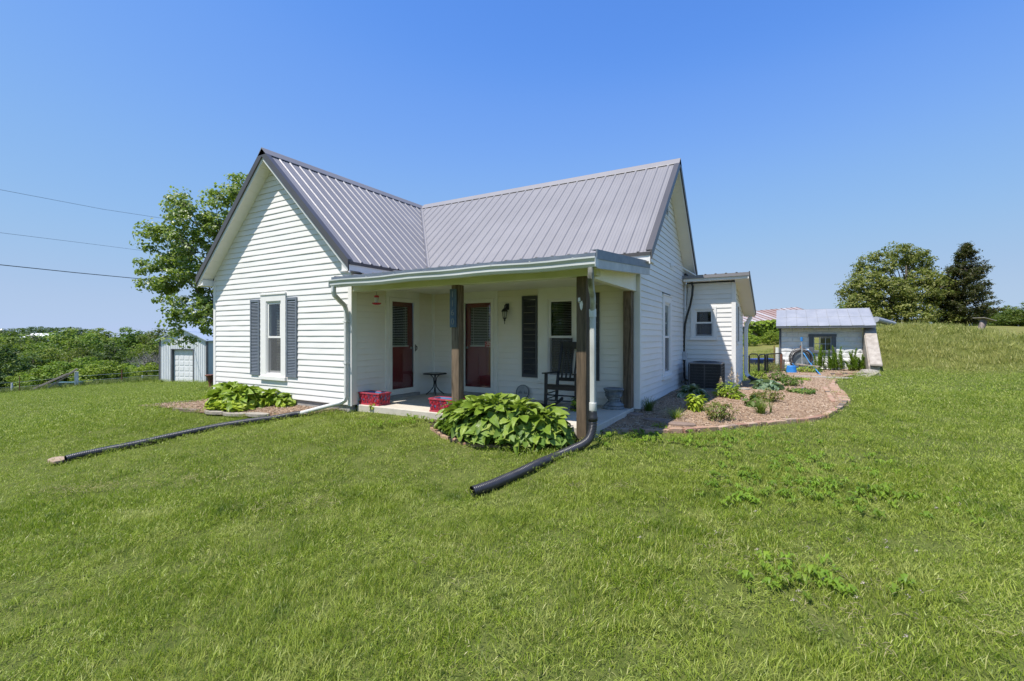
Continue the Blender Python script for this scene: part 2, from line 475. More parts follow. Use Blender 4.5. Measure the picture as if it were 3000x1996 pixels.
HOUSE = np.array([(-4.53, 0), (0.0, 0), (0.0, .06), (4.52, .06), (4.6, 2.28), (4.6, 6.59), (5.78, 6.59), (5.78, 9.1), (-4.53, 9.1)])

def lawn_lines(n, half, fine):
    t = np.linspace(-1, 1, n); k = 5.2
    return half * np.sinh(k * t) / np.sinh(k)
gx = lawn_lines(261, 1500, 1) + 4.0; gy = lawn_lines(261, 1500, 1) + 4.0
GX, GY = np.meshgrid(gx, gy, indexing='ij')
GZ = np.zeros_like(GX)
for i in range(0, GX.shape[0], 20): GZ[i:i + 20] = terrain(GX[i:i + 20], GY[i:i + 20])
nx, ny = GX.shape
gv = np.stack([GX, GY, GZ], -1).reshape(-1, 3)
ii = np.arange(nx * ny).reshape(nx, ny)
gf = np.stack([ii[:-1, :-1], ii[1:, :-1], ii[1:, 1:], ii[:-1, 1:]], -1).reshape(-1, 4)

def m_ground():
    t = NT('lawn_and_pasture'); v = t.position()
    a = t.noise(v, .35, 4, .6); b = t.noise(v, 5, 5, .7); c = t.noise(v, 45, 3, .7)
    lawn = t.ramp(b, [(.25, (.055, .075, .016)), (.55, (.115, .135, .032)), (.8, (.21, .20, .075))])
    lawn = t.mix(t.ramp(a, [(.4, 0.0), (.65, .55)]), lawn, (.14, .165, .04))
    lawn = t.mix(t.ramp(c, [(.4, 0.0), (.7, .5)]), lawn, (.04, .06, .012))
    past = t.ramp(t.noise(t.position((1, 1, 3)), .6, 5, .7), [(.3, (.135, .15, .035)), (.55, (.22, .20, .06)), (.75, (.28, .24, .095))])
    past = t.mix(t.ramp(b, [(.35, 0.0), (.75, .45)]), past, (.10, .13, .03))
    g = t.add('ShaderNodeAttribute', attribute_name='zone')
    col = t.mix(g.outputs['Fac'], lawn, past)
    return t.done(t.principled(col, .9, 0, c, .6, .03, .1))
M['ground'] = m_ground()
gme = mesh_np('ground', gv, gf, M['ground'], True)
# pasture: beyond the cellar house on the right and behind the house
uS = (GX - S0[0]) * US[0] + (GY - S0[1]) * US[1]; vS = -((GX - S0[0]) * NS[0] + (GY - S0[1]) * NS[1])
zone = sstep(-1.0, .6, vS) * sstep(-30, -12, GX) * (1 - .75 * sstep(2.9, 3.6, uS) * (1 - sstep(9, 14, vS)) )
zone = np.maximum(zone * .95, .25 * sstep(-2.0, .5, vS) * sstep(2.9, 3.6, uS))
at = gme.attributes.new('zone', 'FLOAT', 'POINT'); at.data.foreach_set('value', zone.ravel().astype(np.float32))
tag(put('ground', gme), 'mown green lawn running into pasture', None, None, 'structure')

# ------------------------------------------------------------------ farmhouse
WL, ZR = -4.53, 4.97                      # wing: left wall, ridge height
RX, RY = -2.25, 4.47                      # wing ridge line x, main ridge line y
MW, MM = .967, .92                        # roof slopes of wing and main body
OV = .27
YP, XR, YB = 2.283, 4.60, 6.59            # porch back wall, right gable wall, back wall
XA, YA = 5.775, 9.09                      # rear addition
EXW, EYM = .25, 1.95                      # eaves
EXP = .1143                               # siding exposure
house = thing('farmhouse', 'white clapboard farmhouse with grey metal roof and covered front porch', 'house', (0, 0, 0))

class Frame:
    """wall frame: u along the wall, n outward, z up"""
    def __init__(s, o, u, n): s.o, s.u, s.n = Vector(o), Vector(u), Vector(n)
    def __call__(s, u, n, z): return s.o + s.u * u + s.n * n + Vector((0, 0, z))
FW = Frame((0, 0, 0), (1, 0, 0), (0, -1, 0))            # wing front
FS = Frame((0, 0, 0), (0, 1, 0), (1, 0, 0))             # wing side on the porch
FP = Frame((0, YP, 0), (1, 0, 0), (0, -1, 0))           # porch back wall
FG = Frame((XR, 0, 0), (0, 1, 0), (1, 0, 0))            # right gable
FA = Frame((0, YB, 0), (1, 0, 0), (0, -1, 0))           # addition front
FB = Frame((XA, 0, 0), (0, 1, 0), (1, 0, 0))            # addition side
WROOF = lambda x: ZR - .10 - MW * abs(x - RX)
MROOF = lambda y: ZR - .10 - MM * abs(y - RY)

def siding_wall(fr, u0, u1, z0, ztop, mat, openings=(), gable=None, name='wall'):
    """one board per course; gable = (peak_u, peak_z, slope) clips the ends under the rake"""
    core = MB(fr)
    root = core_box(fr, u0, u1, z0, ztop, openings, gable).build(name, M['room'], house)
    z = z0; k = 0
    while z < ztop - .01:
        za, zb = z, min(z + EXP, ztop)
        def lim(zz):
            if gable is None: return u0, u1
            pu, pz, sl = gable
            h = max(0.0, (pz - zz) / sl)
            return max(u0, pu - h), min(u1, pu + h)
        la, ra = lim(za); lb, rb = lim(zb)
        if ra - la < .06: break
        cuts = sorted((o for o in openings if o[2] < (za + zb) / 2 < o[3]), key=lambda o: o[0])
        segs = []; s = None
        cur = (la, lb)
        for o in cuts:
            segs.append((cur, (o[0], o[0]))); cur = (o[1], o[1])
        segs.append((cur, (ra, rb)))
        for (sa, sb), (ea, eb) in segs:
            m = MB(fr)
            n = max(1, int((ea - sa) / .35))
            rows = []
            for i in range(n + 1):
                t = i / n; ua = sa + (ea - sa) * t; ub = sb + (eb - sb) * t
                w = .0150 + rng.uniform(-.0026, .0026); dz = rng.uniform(-.0015, .0015)
                rows.append([m.pt((ua, .0, za - .004 + dz)), m.pt((ua, w, za - .004 + dz)), m.pt((ua, w + .001, za + .008)), m.pt((ub, .0025, zb + .006))])
            for i in range(n):
                for q in range(3): m.f.append([rows[i][q], rows[i + 1][q], rows[i + 1][q + 1], rows[i][q + 1]])
            m.f.append(rows[0][::-1]); m.f.append(rows[-1])
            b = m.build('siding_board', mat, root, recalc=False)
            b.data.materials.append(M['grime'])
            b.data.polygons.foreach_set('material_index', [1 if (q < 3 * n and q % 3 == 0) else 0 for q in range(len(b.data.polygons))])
        z += EXP; k += 1
    return root
def core_box(fr, u0, u1, z0, zt, openings, gable):
    """sheathing behind the boards, as strips around the openings"""
    m = MB(fr)
    us = sorted({u0, u1, *[o[0] for o in openings], *[o[1] for o in openings], *([gable[0]] if gable and u0 < gable[0] < u1 else [])})
    top = lambda u: min(zt, gable[1] - abs(u - gable[0]) * gable[2]) if gable else zt
    for a, b in zip(us[:-1], us[1:]):
        mid = (a + b) / 2; zs = z0
        for o in sorted((o for o in openings if o[0] - 1e-6 <= mid <= o[1] + 1e-6), key=lambda o: o[2]):
            if o[2] > zs: m.hexa([(a, -.1, zs), (b, -.1, zs), (b, -.002, zs), (a, -.002, zs), (a, -.1, o[2]), (b, -.1, o[2]), (b, -.002, o[2]), (a, -.002, o[2])])
            zs = o[3]
        ta, tb = max(top(a), zs + .001), max(top(b), zs + .001)
        m.hexa([(a, -.1, zs), (b, -.1, zs), (b, -.002, zs), (a, -.002, zs), (a, -.1, ta), (b, -.1, tb), (b, -.002, tb), (a, -.002, ta)])
    return m

OPEN_W = [(-2.70, -1.90, .40, 2.09)]
siding_wall(FW, WL, 0, 0, 4.87, M['siding'], OPEN_W, (RX, ZR - .10, MW), 'wing_front_wall')
siding_wall(FS, 0, YP, 0, 2.52, M['siding_porch'], [(.83, 1.79, -.1, 2.19)], None, 'wing_porch_wall')
siding_wall(FP, 0, XR, 0, 2.60, M['siding_porch'], [(.73, 1.71, -.1, 2.19), (2.645, 3.545, .36, 2.19)], None, 'porch_back_wall')
siding_wall(FG, YP, YB, 0, 4.86, M['siding'], [(4.06, 4.92, .36, 2.13)], (RY, ZR - .10, MM), 'right_gable_wall')
siding_wall(FA, XR, XA, .0, 2.56, M['siding'], [(4.775, 5.36, 1.19, 1.98)], None, 'addition_front_wall')
siding_wall(FB, YB, YA, .0, 2.62, M['siding'], [], (YB - .05, 2.62, .25), 'addition_side_wall')
# far walls that close the volume
mb = MB(); mb.box(WL, WL + .1, .02, 8.9, 0, 2.66); mb.build('wing_left_wall', M['siding'], house)
mb = MB(); mb.box(WL + .101, XR - .1, 8.8, 8.9, 0, 2.3); mb.build('rear_wall', M['siding'], house)
mb = MB(); mb.box(XR + .01, XA - .01, YA - .1, YA - .002, 0, 1.9); mb.build('addition_rear_wall', M['siding'], house)
mb = MB(); mb.box(WL + .1, XR - .11, .11, YB - .1, -.06, -.02); mb.box(XR + .01, XA - .12, YB + .1, YA - .11, -.06, -.02); mb.build('interior_floor', M['room'], house)
mb = MB(); mb.box(WL - .01, -.03, .02, .14, -.45, -.006); mb.box(WL - .01, WL + .1, .14, 8.8, -.6, -.006); mb.box(XR - .12, XR - .006, YP, YB, -.45, -.006); mb.box(XR, XA - .006, YB + .006, YB + .1, -.4, -.006); mb.box(XA - .1, XA - .006, YB + .1, YA, -.4, -.006)
mb.build('foundation', M['found'], house)
# corner boards
def corner(name, x0, x1, y0, y1, z0, z1, mat=None):
    MB().box(x0, x1, y0, y1, z0, z1).build(name, mat or M['trim'], house, bevel=.003)
corner('corner_board', WL - .022, WL + .07, -.022, .0, -.02, 2.50); corner('corner_board', WL - .022, WL - .002, .0, .09, -.02, 2.50)
corner('corner_board', -.075, .024, -.024, .0, -.02, 2.60); corner('corner_board', .002, .024, .0, .10, 0, 2.60, M['trim_porch'])
corner('corner_board', .002, .02, YP - .06, YP - .014, 0, 2.18, M['trim_porch']); corner('corner_board', .02, .055, YP - .024, YP - .004, 0, 2.18, M['trim_porch'])
corner('corner_board', XR - .09, XR + .024, YP - .024, YP, -.02, 2.62); corner('corner_board', XR + .002, XR + .024, YP, YP + .05, -.02, 2.62)
corner('corner_board', XA - .075, XA + .022, YB - .022, YB, -.02, 2.56); corner('corner_board', XA + .002, XA + .022, YB, YB + .08, -.02, 2.54)

# ------------------------------------------------------------------ roof
def roof_slope(name, t0, t1, low, high, place, mat, pitch=.2286, per=4):
    """ribbed sheets; t runs along the eave, low(t)/high(t) end the sheet, place(t, s, h) gives the point"""
    root = None; t = t0; first = True
    while t < t1 - .02:
        te = min(t + pitch * per, t1)
        prof = []; q = t
        prof.append((t, 0))
        c = t + .06
        while c < te - .03:
            prof += [(c - .032, 0), (c - .014, .017), (c + .014, .017), (c + .032, 0)]
            for e in (.085, .145):
                if c + e + .012 < te: prof += [(c + e - .010, 0), (c + e, .0035), (c + e + .010, 0)]
            c += pitch
        prof.append((te + .004, 0.001))
        m = MB(); rows = []
        for (tt, h) in prof:
            a, b = low(tt), high(tt)
            if b - a < .02: b = a + .02
            rows.append([m.pt(place(tt, a, h)), m.pt(place(tt, (a + b) / 2, h)), m.pt(place(tt, b, h)), m.pt(place(tt, a, h - .012))])
        for i in range(len(rows) - 1):
            m.f.append([rows[i][0], rows[i + 1][0], rows[i + 1][1], rows[i][1]])
            m.f.append([rows[i][1], rows[i + 1][1], rows[i + 1][2], rows[i][2]])
            m.f.append([rows[i][3], rows[i + 1][3], rows[i + 1][0], rows[i][0]])
        if first:
            root = thing_part(name)
            first = False
        o = m.build('roof_panel', mat, root, recalc=True)
        t = te
    return root
def thing_part(name):
    o = bpy.data.objects.new(name, None); COL.objects.link(o); o.parent = house; WORLDLOC[o] = Vector((0, 0, 0)); return o
YE = 8.9 + .25
vx = lambda y: RX + (MM / MW) * abs(RY - y)
# s runs up the slope as horizontal distance from the ridge, negated
place_wr = lambda t, s, h: (RX - s, t, ZR + MW * s + h * 1.39)
place_wl = lambda t, s, h: (RX + s, t, ZR + MW * s + h * 1.39)
BACKY = 6.80
def low_wr(t):
    if t > BACKY: return -(EXW - RX)
    return -min(EXW - RX, max(.0, vx(t) - RX))
roof_slope('wing_right_roof', -OV, RY, low_wr, lambda t: -.0, place_wr, M['roof'])
roof_slope('wing_left_roof', -OV, YE, lambda t: -(EXW - RX), lambda t: -.0, place_wl, M['roof'])
place_mf = lambda t, s, h: (t, RY + s, ZR + MM * s + h * 1.36)
place_mb = lambda t, s, h: (t, RY - s, ZR + MM * s + h * 1.36)
yv = lambda x: (MW / MM) * (x - RX)
roof_slope('main_front_roof', RX, XR + OV, lambda t: -min(RY - EYM, max(0, yv(t))), lambda t: 0.0, place_mf, M['roof'])
roof_slope('main_rear_roof', RX, XR + OV, lambda t: -(BACKY - RY), lambda t: 0.0, place_mb, M['roof'])
# back of the L is closed by a low shed slope over the rear rooms
mb = MB(); mb.hexa([(RX, 6.7, 2.55), (XR, 6.7, 2.55), (XR, YE, 1.95), (RX, YE, 1.95), (RX, 6.7, 2.61), (XR, 6.7, 2.61), (XR, YE, 2.01), (RX, YE, 2.01)]); mb.build('rear_roof', M['roof'], house)
mb = MB()
def strip(m, p, q, w, up, side):
    pass
# ridge caps
def ridge_cap(p, q, sl):
    p, q = Vector(p), Vector(q); d = (q - p).normalized(); side = d.cross(Vector((0, 0, 1))).normalized()
    m = MB(); w = .13
    rows = []
    for s in (p, q):
        rows.append([m.pt(s + side * (a * w) + Vector((0, 0, b))) for a, b in ((-1, .027 - sl * w), (-.97, .040 - sl * w), (-.12, .045), (0, .054), (.12, .045), (.97, .040 - sl * w), (1, .027 - sl * w))])
    for j in range(6): m.f.append([rows[0][j], rows[0][j + 1], rows[1][j + 1], rows[1][j]])
    m.f.append(rows[0]); m.f.append(rows[1][::-1])
    m.build('ridge_cap', M['roof'], house)
ridge_cap((RX, -OV - .03, ZR), (RX, YE, ZR), MW)
ridge_cap((RX + .12, RY, ZR - .002), (XR + OV + .03, RY, ZR - .002), MM)
# valley flashing
m = MB(); a = Vector((RX + .1, RY - .1 * MW / MM, ZR - .1 * MW + .02)); b = Vector((EXW, RY - yv(EXW), ZR - MW * (EXW - RX) + .02))
m.face([a + Vector((-.05, .0, .05)), a, b, b + Vector((-.05, 0, .05))]); m.face([a, a + Vector((0, .05, .046)), b + Vector((0, .05, .046)), b])
m.build('valley_flashing', M['roof'], house)
# wing front rake: dark metal trim, white fascia board, plank soffit
def rake(apex_u, apex_z, sl, eave_l, eave_r, fr_out, ov, soffit_sides=(-1, 1)):
    """fr_out(u, n, z): n outward from the wall"""
    for sd, e in ((-1, eave_l), (1, eave_r)):
        ze = apex_z - sl * abs(e - apex_u)
        def sec(n0, n1, za, zb, nm, mat):
            m = MB(fr_out)
            m.hexa([(apex_u, n0, apex_z + za), (e, n0, ze + za), (e, n1, ze + za), (apex_u, n1, apex_z + za), (apex_u, n0, apex_z + zb), (e, n0, ze + zb), (e, n1, ze + zb), (apex_u, n1, apex_z + zb)])
            m.build(nm, mat, house)
        sec(ov + .002, ov + .03, -.125, .022, 'rake_trim', M['roof_trim'])
        sec(ov - .075, ov + .03, .0225, .032, 'rake_trim', M['roof_trim'])
        sec(ov - .022, ov + .0, -.20, -.006, 'rake_fascia', M['trim'])
        if sd in soffit_sides:
            root = thing_part('rake_soffit')
            L = abs(e - apex_u); n = int(L / .135)
            for i in range(n):
                t0, t1 = i / n, (i + 1) / n - .004 / L
                u0, u1 = apex_u + (e - apex_u) * t0, apex_u + (e - apex_u) * t1
                z0, z1 = apex_z - sl * L * t0 - .175, apex_z - sl * L * t1 - .175
                m = MB(fr_out); m.hexa([(u0, .012, z0), (u1, .012, z1), (u1, ov - .024, z1), (u0, ov - .024, z0), (u0, .012, z0 + .012), (u1, .012, z1 + .012), (u1, ov - .024, z1 + .012), (u0, ov - .024, z0 + .012)])
                m.build('soffit_plank', M['soffit'], root)
rake(RX, ZR, MW, RX - 2.5, EXW, lambda u, n, z: Vector((u, -n, z)), OV)
rake(RY, ZR, MM, EYM, BACKY, lambda u, n, z: Vector((XR + n, u, z)), OV)
# eaves: wing right, wing left, main front, main rear
def eave(p0, p1, out, z, inn):
    """fascia below the sheet edge and a soffit back to the wall"""
    p0, p1, out = Vector(p0), Vector(p1), Vector(out)
    a = lambda p, n, zz: p + out * n + Vector((0, 0, zz))
    def slab(n0, n1, za, zb, nm, mat):
        m = MB(); m.hexa([a(p0, n0, za), a(p1, n0, za), a(p1, n1, za), a(p0, n1, za), a(p0, n0, zb), a(p1, n0, zb), a(p1, n1, zb), a(p0, n1, zb)]); m.build(nm, mat, house)
    slab(-.002, .014, z - .055, z - .004, 'drip_edge', M['roof_trim'])
    slab(-.03, -.004, z - .17, z - .02, 'eave_fascia', M['trim'])
    slab(-inn, -.031, z - .165, z - .15, 'eave_soffit', M['soffit'])
zw = ZR - MW * (EXW - RX); zm = ZR - MM * (RY - EYM); zb = ZR - MM * (BACKY - RY)
eave((EXW, -OV, 0), (EXW, 1.9, 0), (1, 0, 0), zw, .225)
eave((-4.75, -OV, 0), (-4.75, YE, 0), (-1, 0, 0), zw, .2)
eave((EXW + .05, EYM, 0), (XR + OV, EYM, 0), (0, -1, 0), zm, .31)
eave((XR - .4, BACKY, 0), (XR + OV, BACKY, 0), (0, 1, 0), zb, .2)
# eave return boxes that close the soffit ends at the gable faces
MB().box(.03, EXW - .032, -OV + .024, -.002, zw - .168, zw - .03).build('eave_return', M['trim'], house)
MB().box(-4.718, WL - .03, -OV + .024, -.002, zw - .168, zw - .03).build('eave_return', M['trim'], house)
# dark flashing band between porch roof and the eaves
MB().box(.025, .034, .30, YP, 2.47, 2.60).build('flashing_band', M['flashing'], house)
MB().box(.035, .065, .12, YP, 2.44, 2.495).build('flashing_strip', M['roof_trim'], house)
MB().box(.07, XR - .1, YP - .040, YP - .026, 2.47, 2.60).build('flashing_band', M['flashing'], house)

# addition roof: low shed falling to the rear
AZ = lambda y: 2.735 - .252 * (y - 6.34)
ax0, ax1 = XR + .03, 6.09
roof_slope('addition_roof', ax0, ax1, lambda t: 6.30, lambda t: 9.42, lambda t, s, h: (t, s, AZ(s) + h), M['roof'])
m = MB(); m.box(ax0, ax1, 6.318, 6.345, 2.60, 2.728); m.build('eave_fascia', M['trim'], house)
m = MB(); m.box(ax0, ax1 + .01, 6.288, 6.314, 2.665, 2.735); m.build('drip_edge', M['roof'], house)
m = MB(); m.box(ax0, ax1 - .03, 6.346, YB - .012, 2.60, 2.612); m.build('eave_soffit', M['soffit'], house)
def shed_bar(x0, x1, za, zb, nm, mat, y0=6.30, y1=9.42):
    m = MB(); m.hexa([(x0, y0, AZ(y0) + za), (x1, y0, AZ(y0) + za), (x1, y1, AZ(y1) + za), (x0, y1, AZ(y1) + za), (x0, y0, AZ(y0) + zb), (x1, y0, AZ(y0) + zb), (x1, y1, AZ(y1) + zb), (x0, y1, AZ(y1) + zb)]); m.build(nm, mat, house)
shed_bar(ax1 + .001, ax1 + .022, -.10, .02, 'rake_trim', M['roof_trim'])
shed_bar(ax1 - .022, ax1, -.15, -.006, 'rake_fascia', M['trim'])
shed_bar(XA + .012, ax1 - .024, -.145, -.13, 'rake_soffit', M['soffit'], 6.35, 9.40)
# vents, gable louvre
m = MB(FG)
m.box(4.28, 4.62, .012, .03, 3.80, 3.84); m.box(4.28, 4.62, .012, .03, 4.16, 4.20); m.box(4.28, 4.32, .012, .03, 3.841, 4.159); m.box(4.58, 4.62, .012, .03, 3.841, 4.159)
gvent = m.build('gable_vent', M['trim'], house)
m = MB(FG)
for i in range(7):
    z = 3.85 + i * .045; m.hexa([(4.32, .012, z + .03), (4.58, .012, z + .03), (4.58, .018, z + .036), (4.32, .018, z + .036), (4.32, .03, z), (4.58, .03, z), (4.58, .034, z + .006), (4.32, .034, z + .006)])
m.build('vent_louvres', M['rake_grey'], gvent, kind='stuff')
MB(FG).box(4.32, 4.58, .011, .0125, 3.84, 4.16).build('vent_backing', M['room'], gvent)

# ------------------------------------------------------------------ windows, shutters, doors
def window(fr, u0, u1, z0, z1, su0, su1, sz0, sz1, trim, blinds=True, header=True, screen=True, slat=.033):
    cx = (u0 + u1) / 2
    m = MB(fr)
    m.box(u0, su0 - .001, .0, .034, z0 + .06, z1); m.box(su1 + .001, u1, .0, .034, z0 + .06, z1)
    m.box(su0, su1, .0, .034, sz1, z1); 
    if z0 < sz0: m.box(su0, su1, .0, .034, z0 + .06, sz0 - .001)
    w = m.build('window', trim, house)
    tz0 = sz0
    m = MB(fr); m.box(u0 - .02, u1 + .02, .0, .06, z0 - .01, z0 + .058); m.build('sill', trim, w)
    if header: MB(fr).box(u0 - .015, u1 + .015, .002, .05, z1 + .001, z1 + .03).build('head_cap', trim, w)
    mid = (sz0 + sz1) / 2 + .01
    # jamb frame
    m = MB(fr)
    for a, b, c, d in ((su0, su0 + .022, sz0, sz1), (su1 - .022, su1, sz0, sz1), (su0 + .023, su1 - .023, sz1 - .022, sz1), (su0 + .023, su1 - .023, sz0, sz0 + .022)): m.box(a, b, -.075, .02, c, d)
    m.build('jamb', M['trim'], w)
    def sash(za, zb, n):
        m = MB(fr); a, b = su0 + .024, su1 - .024; k = .04
        m.box(a, a + k, n - .022, n, za, zb); m.box(b - k, b, n - .022, n, za, zb); m.box(a + k, b - k, n - .022, n, zb - k, zb); m.box(a + k, b - k, n - .022, n, za, za + k)
        o = m.build('sash', M['trim'], w)
        MB(fr).box(a + k, b - k, n - .012, n - .008, za + k, zb - k).build('pane', M['glass'], w)
        return o
    sash(mid - .02, sz1 - .023, .005); sash(sz0 + .023, mid + .02, -.025)
    if screen:
        m = MB(fr); a, b = su0 + .03, su1 - .03
        for x in (a, b - .012): m.box(x, x + .012, .0, .006, sz0 + .03, mid - .02)
        m.build('screen_frame', M['trim'], w)
        MB(fr).face([(a + .012, .003, sz0 + .03), (b - .012, .003, sz0 + .03), (b - .012, .003, mid - .02), (a + .012, .003, mid - .02)]).build('screen_mesh', M['mesh_screen'], w, recalc=False)
    if blinds:
        m = MB(fr); z = sz0 + .05; a, b = su0 + .05, su1 - .05
        while z < sz1 - .06:
            m.hexa([(a, -.135, z), (b, -.135, z), (b, -.165, z + .012), (a, -.165, z + .012), (a, -.135, z + .002), (b, -.135, z + .002), (b, -.165, z + .014), (a, -.165, z + .014)]); z += slat
        for x in (a + .08, b - .08): m.box(x, x + .003, -.134, -.132, sz0 + .05, sz1 - .05)
        m.build('blind', M['blind_dim'], w, kind='stuff')
        MB(fr).box(u0 + .02, u1 - .02, -.30, -.29, sz0 - .05, sz1 + .05).build('room_dark_sheet', M['room'], w)  # near-black sheet painted as the unlit room's darkness
    return w
def shutter(fr, u0, u1, z0, z1, mat):
    m = MB(fr); k = .036
    m.box(u0, u0 + k, .012, .040, z0, z1); m.box(u1 - k, u1, .012, .040, z0, z1)
    m.box(u0 + k, u1 - k, .012, .038, z0, z0 + .06); m.box(u0 + k, u1 - k, .012, .038, z1 - .05, z1)
    m.box(u0 + k, u1 - k, .008, .014, z0 + .06, z1 - .05)
    s = m.build('shutter', mat, house)
    m = MB(fr); n = int((z1 - z0 - .12) / .031); z = z0 + .065
    for i in range(n):
        m.hexa([(u0 + k, .015, z + .022), (u1 - k, .015, z + .022), (u1 - k, .017, z + .028), (u0 + k, .017, z + .028), (u0 + k, .034, z), (u1 - k, .034, z), (u1 - k, .037, z + .005), (u0 + k, .037, z + .005)]); z += .031
    m.build('louvres', mat, s, kind='stuff')
window(FW, -2.716, -1.88, .36, 2.10, -2.53, -2.03, .47, 1.97, M['trim'])
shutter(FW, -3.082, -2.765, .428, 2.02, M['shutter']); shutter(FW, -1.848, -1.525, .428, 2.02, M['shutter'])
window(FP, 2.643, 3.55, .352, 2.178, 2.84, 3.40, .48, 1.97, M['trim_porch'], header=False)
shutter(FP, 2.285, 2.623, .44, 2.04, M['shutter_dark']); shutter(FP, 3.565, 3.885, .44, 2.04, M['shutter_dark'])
window(FG, 4.05, 4.93, .35, 2.10, 4.22, 4.76, .47, 1.97, M['trim'])
window(FA, 4.769, 5.363, 1.16, 1.98, 4.845, 5.305, 1.225, 1.92, M['trim'], blinds=True, header=False, slat=.3)
m = MB(FB); m.box(6.85, 7.45, .012, .04, 1.05, 1.11); m.box(6.85, 7.45, .012, .04, 1.99, 2.05); m.box(6.85, 6.91, .012, .04, 1.111, 1.989); m.box(7.39, 7.45, .012, .04, 1.111, 1.989); wb = m.build('window', M['trim'], house)
MB(FB).box(6.911, 7.389, .012, .02, 1.111, 1.989).build('pane', M['screen'], wb)

def door(fr, c0, c1, hinge, zt=2.178):
    """c0..c1 outer casing; storm door with full glass over a red half-lite door"""
    a, b = c0 + .085, c1 - .085
    m = MB(fr)
    m.box(c0, a - .001, 0, .03, .0, zt); m.box(b + .001, c1, 0, .03, .0, zt); m.box(a, b, 0, .03, 2.03, zt)
    d = m.build('door', M['trim_porch'], house)
    m = MB(fr); m.box(c0 + .02, c1 - .02, -.02, .07, -.001, .062); m.build('threshold', M['found'], d)
    m = MB(fr); k = .078
    m.box(a + .004, a + k, .0, .036, .068, 2.026); m.box(b - k, b - .004, .0, .036, .068, 2.026)
    m.box(a + k, b - k, .0, .036, 1.945, 2.026); m.box(a + k, b - k, .0, .036, .068, .178)
    m.build('storm_frame', M['trim_porch'], d)
    MB(fr).box(a + k, b - k, .014, .019, .178, 1.945).build('storm_glass', M['glass'], d)
    # red door leaf with a window opening
    l0, l1 = a + .02, b - .02
    w0, w1, y0, y1 = l0 + .13, l1 - .13, 1.04, 1.86
    m = MB(fr)
    m.box(l0, w0, -.105, -.065, .065, 2.02); m.box(w1, l1, -.105, -.065, .065, 2.02); m.box(w0, w1, -.105, -.065, .065, y0); m.box(w0, w1, -.105, -.065, y1, 2.02)
    for p0, p1 in ((w0 - .04, (w0 + w1) / 2 - .03), ((w0 + w1) / 2 + .03, w1 + .04)): m.box(p0, p1, -.064, -.055, .25, .88)
    m.build('red_leaf', M['red_door'], d)
    m = MB(fr); z = y0 + .02
    while z < y1 - .015:
        m.hexa([(w0 + .01, -.075, z), (w1 - .01, -.075, z), (w1 - .01, -.093, z + .007), (w0 + .01, -.093, z + .007), (w0 + .01, -.075, z + .003), (w1 - .01, -.075, z + .003), (w1 - .01, -.093, z + .010), (w0 + .01, -.093, z + .010)]); z += .034
    for x in (w0 + .08, w1 - .08): m.box(x, x + .004, -.074, -.071, y0, y1)
    m.box(w0 + .002, w1 - .002, -.085, -.060, y0 - .01, y0 + .012)
    m.build('blind', M['blind'], d, kind='stuff')
    MB(fr).box(c0 + .02, c1 - .02, -.30, -.29, .0, 2.1).build('room_dark_sheet', M['room'], d)  # dark sheet in place of the unlit room behind the door
    hx = b - .045 if hinge == 'l' else a + .045
    m = MB(fr); m.box(hx - .012, hx + .012, .037, .042, .93, 1.07); m.tube([(hx, .042, 1.045), (hx, .075, 1.03), (hx, .08, .99), (hx - .006, .07, .95)], [.008, .009, .009, .006], 6)
    m.build('handle', M['black'], d)
    kx = w1 + .07 if hinge == 'l' else w0 - .07
    m = MB(); p = fr(kx, -.05, 1.0); m.lathe((p.x, p.y, p.z - .025), [(.006, 0), (.022, .008), (.027, .025), (.022, .042), (.006, .05)], 10); m.build('knob', M['steel'], d, smooth=True)
    m = MB(fr); hz = a + .002 if hinge == 'l' else b - .002
    for z in (.30, 1.0, 1.72): m.box(hz - .01, hz + .01, .031, .041, z, z + .09)
    m.build('hinges', M['trim_porch'], d, kind='stuff')
    return d
door(FS, .827, 1.795, 'l'); door(FP, .73, 1.715, 'r')
# small red and white sticker on the porch door glass
def sticker():
    m = MB(FP); m.box(1.40, 1.545, .0195, .0205, 1.02, 1.145); s = m.build('door_sticker', m_plain('sticker_white', (.5, .45, .42), (.35, .05, .05), 30, .5, lo=.48, hi=.52), house)
sticker()

# ------------------------------------------------------------------ porch
def slab():
    m = MB(); xs = np.linspace(.03, 4.52, 12); top = []
    m.box(.026, 4.52, .10, YP - .012, -.38, .0)
    return m.build('porch_slab', M['slab'], house, bevel=.012)
slab()
ZC = 2.175
m = MB(); m.box(.03, 4.50, .17, YP - .012, ZC, ZC + .02)
ceil = m.build('porch_ceiling', M['soffit'], house)
m = MB()
for i in range(22):
    y = .2 + i * .095; m.box(.05, 4.48, y, y + .004, ZC - .003, ZC - .0005)
m.build('ceiling_grooves', M['trim_porch'], ceil, kind='stuff')
MB().box(.03, 4.64, .0, .165, 2.055, 2.17).build('porch_beam', M['beam'], house, bevel=.004)
m = MB(); m.hexa([(4.46, .17, 2.03), (4.56, .17, 2.03), (4.56, 2.24, 2.03), (4.46, 2.24, 2.03), (4.46, .17, 2.16), (4.56, .17, 2.16), (4.56, 2.24, 2.33), (4.46, 2.24, 2.33)]); m.build('porch_side_beam', M['trim_porch'], house)
PZ = lambda y: 2.268 + .083 * (y + .42)
px0, px1 = .03, 4.79
roof_slope('porch_roof', px0, px1, lambda t: -.44, lambda t: YP - .042, lambda t, s, h: (t, s, PZ(s) + h), M['roof'])
m = MB(); m.hexa([(px0, -.39, 2.10), (px1 - .03, -.39, 2.10), (px1 - .03, -.365, 2.10), (px0, -.365, 2.10), (px0, -.39, 2.255), (px1 - .03, -.39, 2.255), (px1 - .03, -.365, 2.255), (px0, -.365, 2.255)]); m.build('porch_fascia', M['beam'], house)
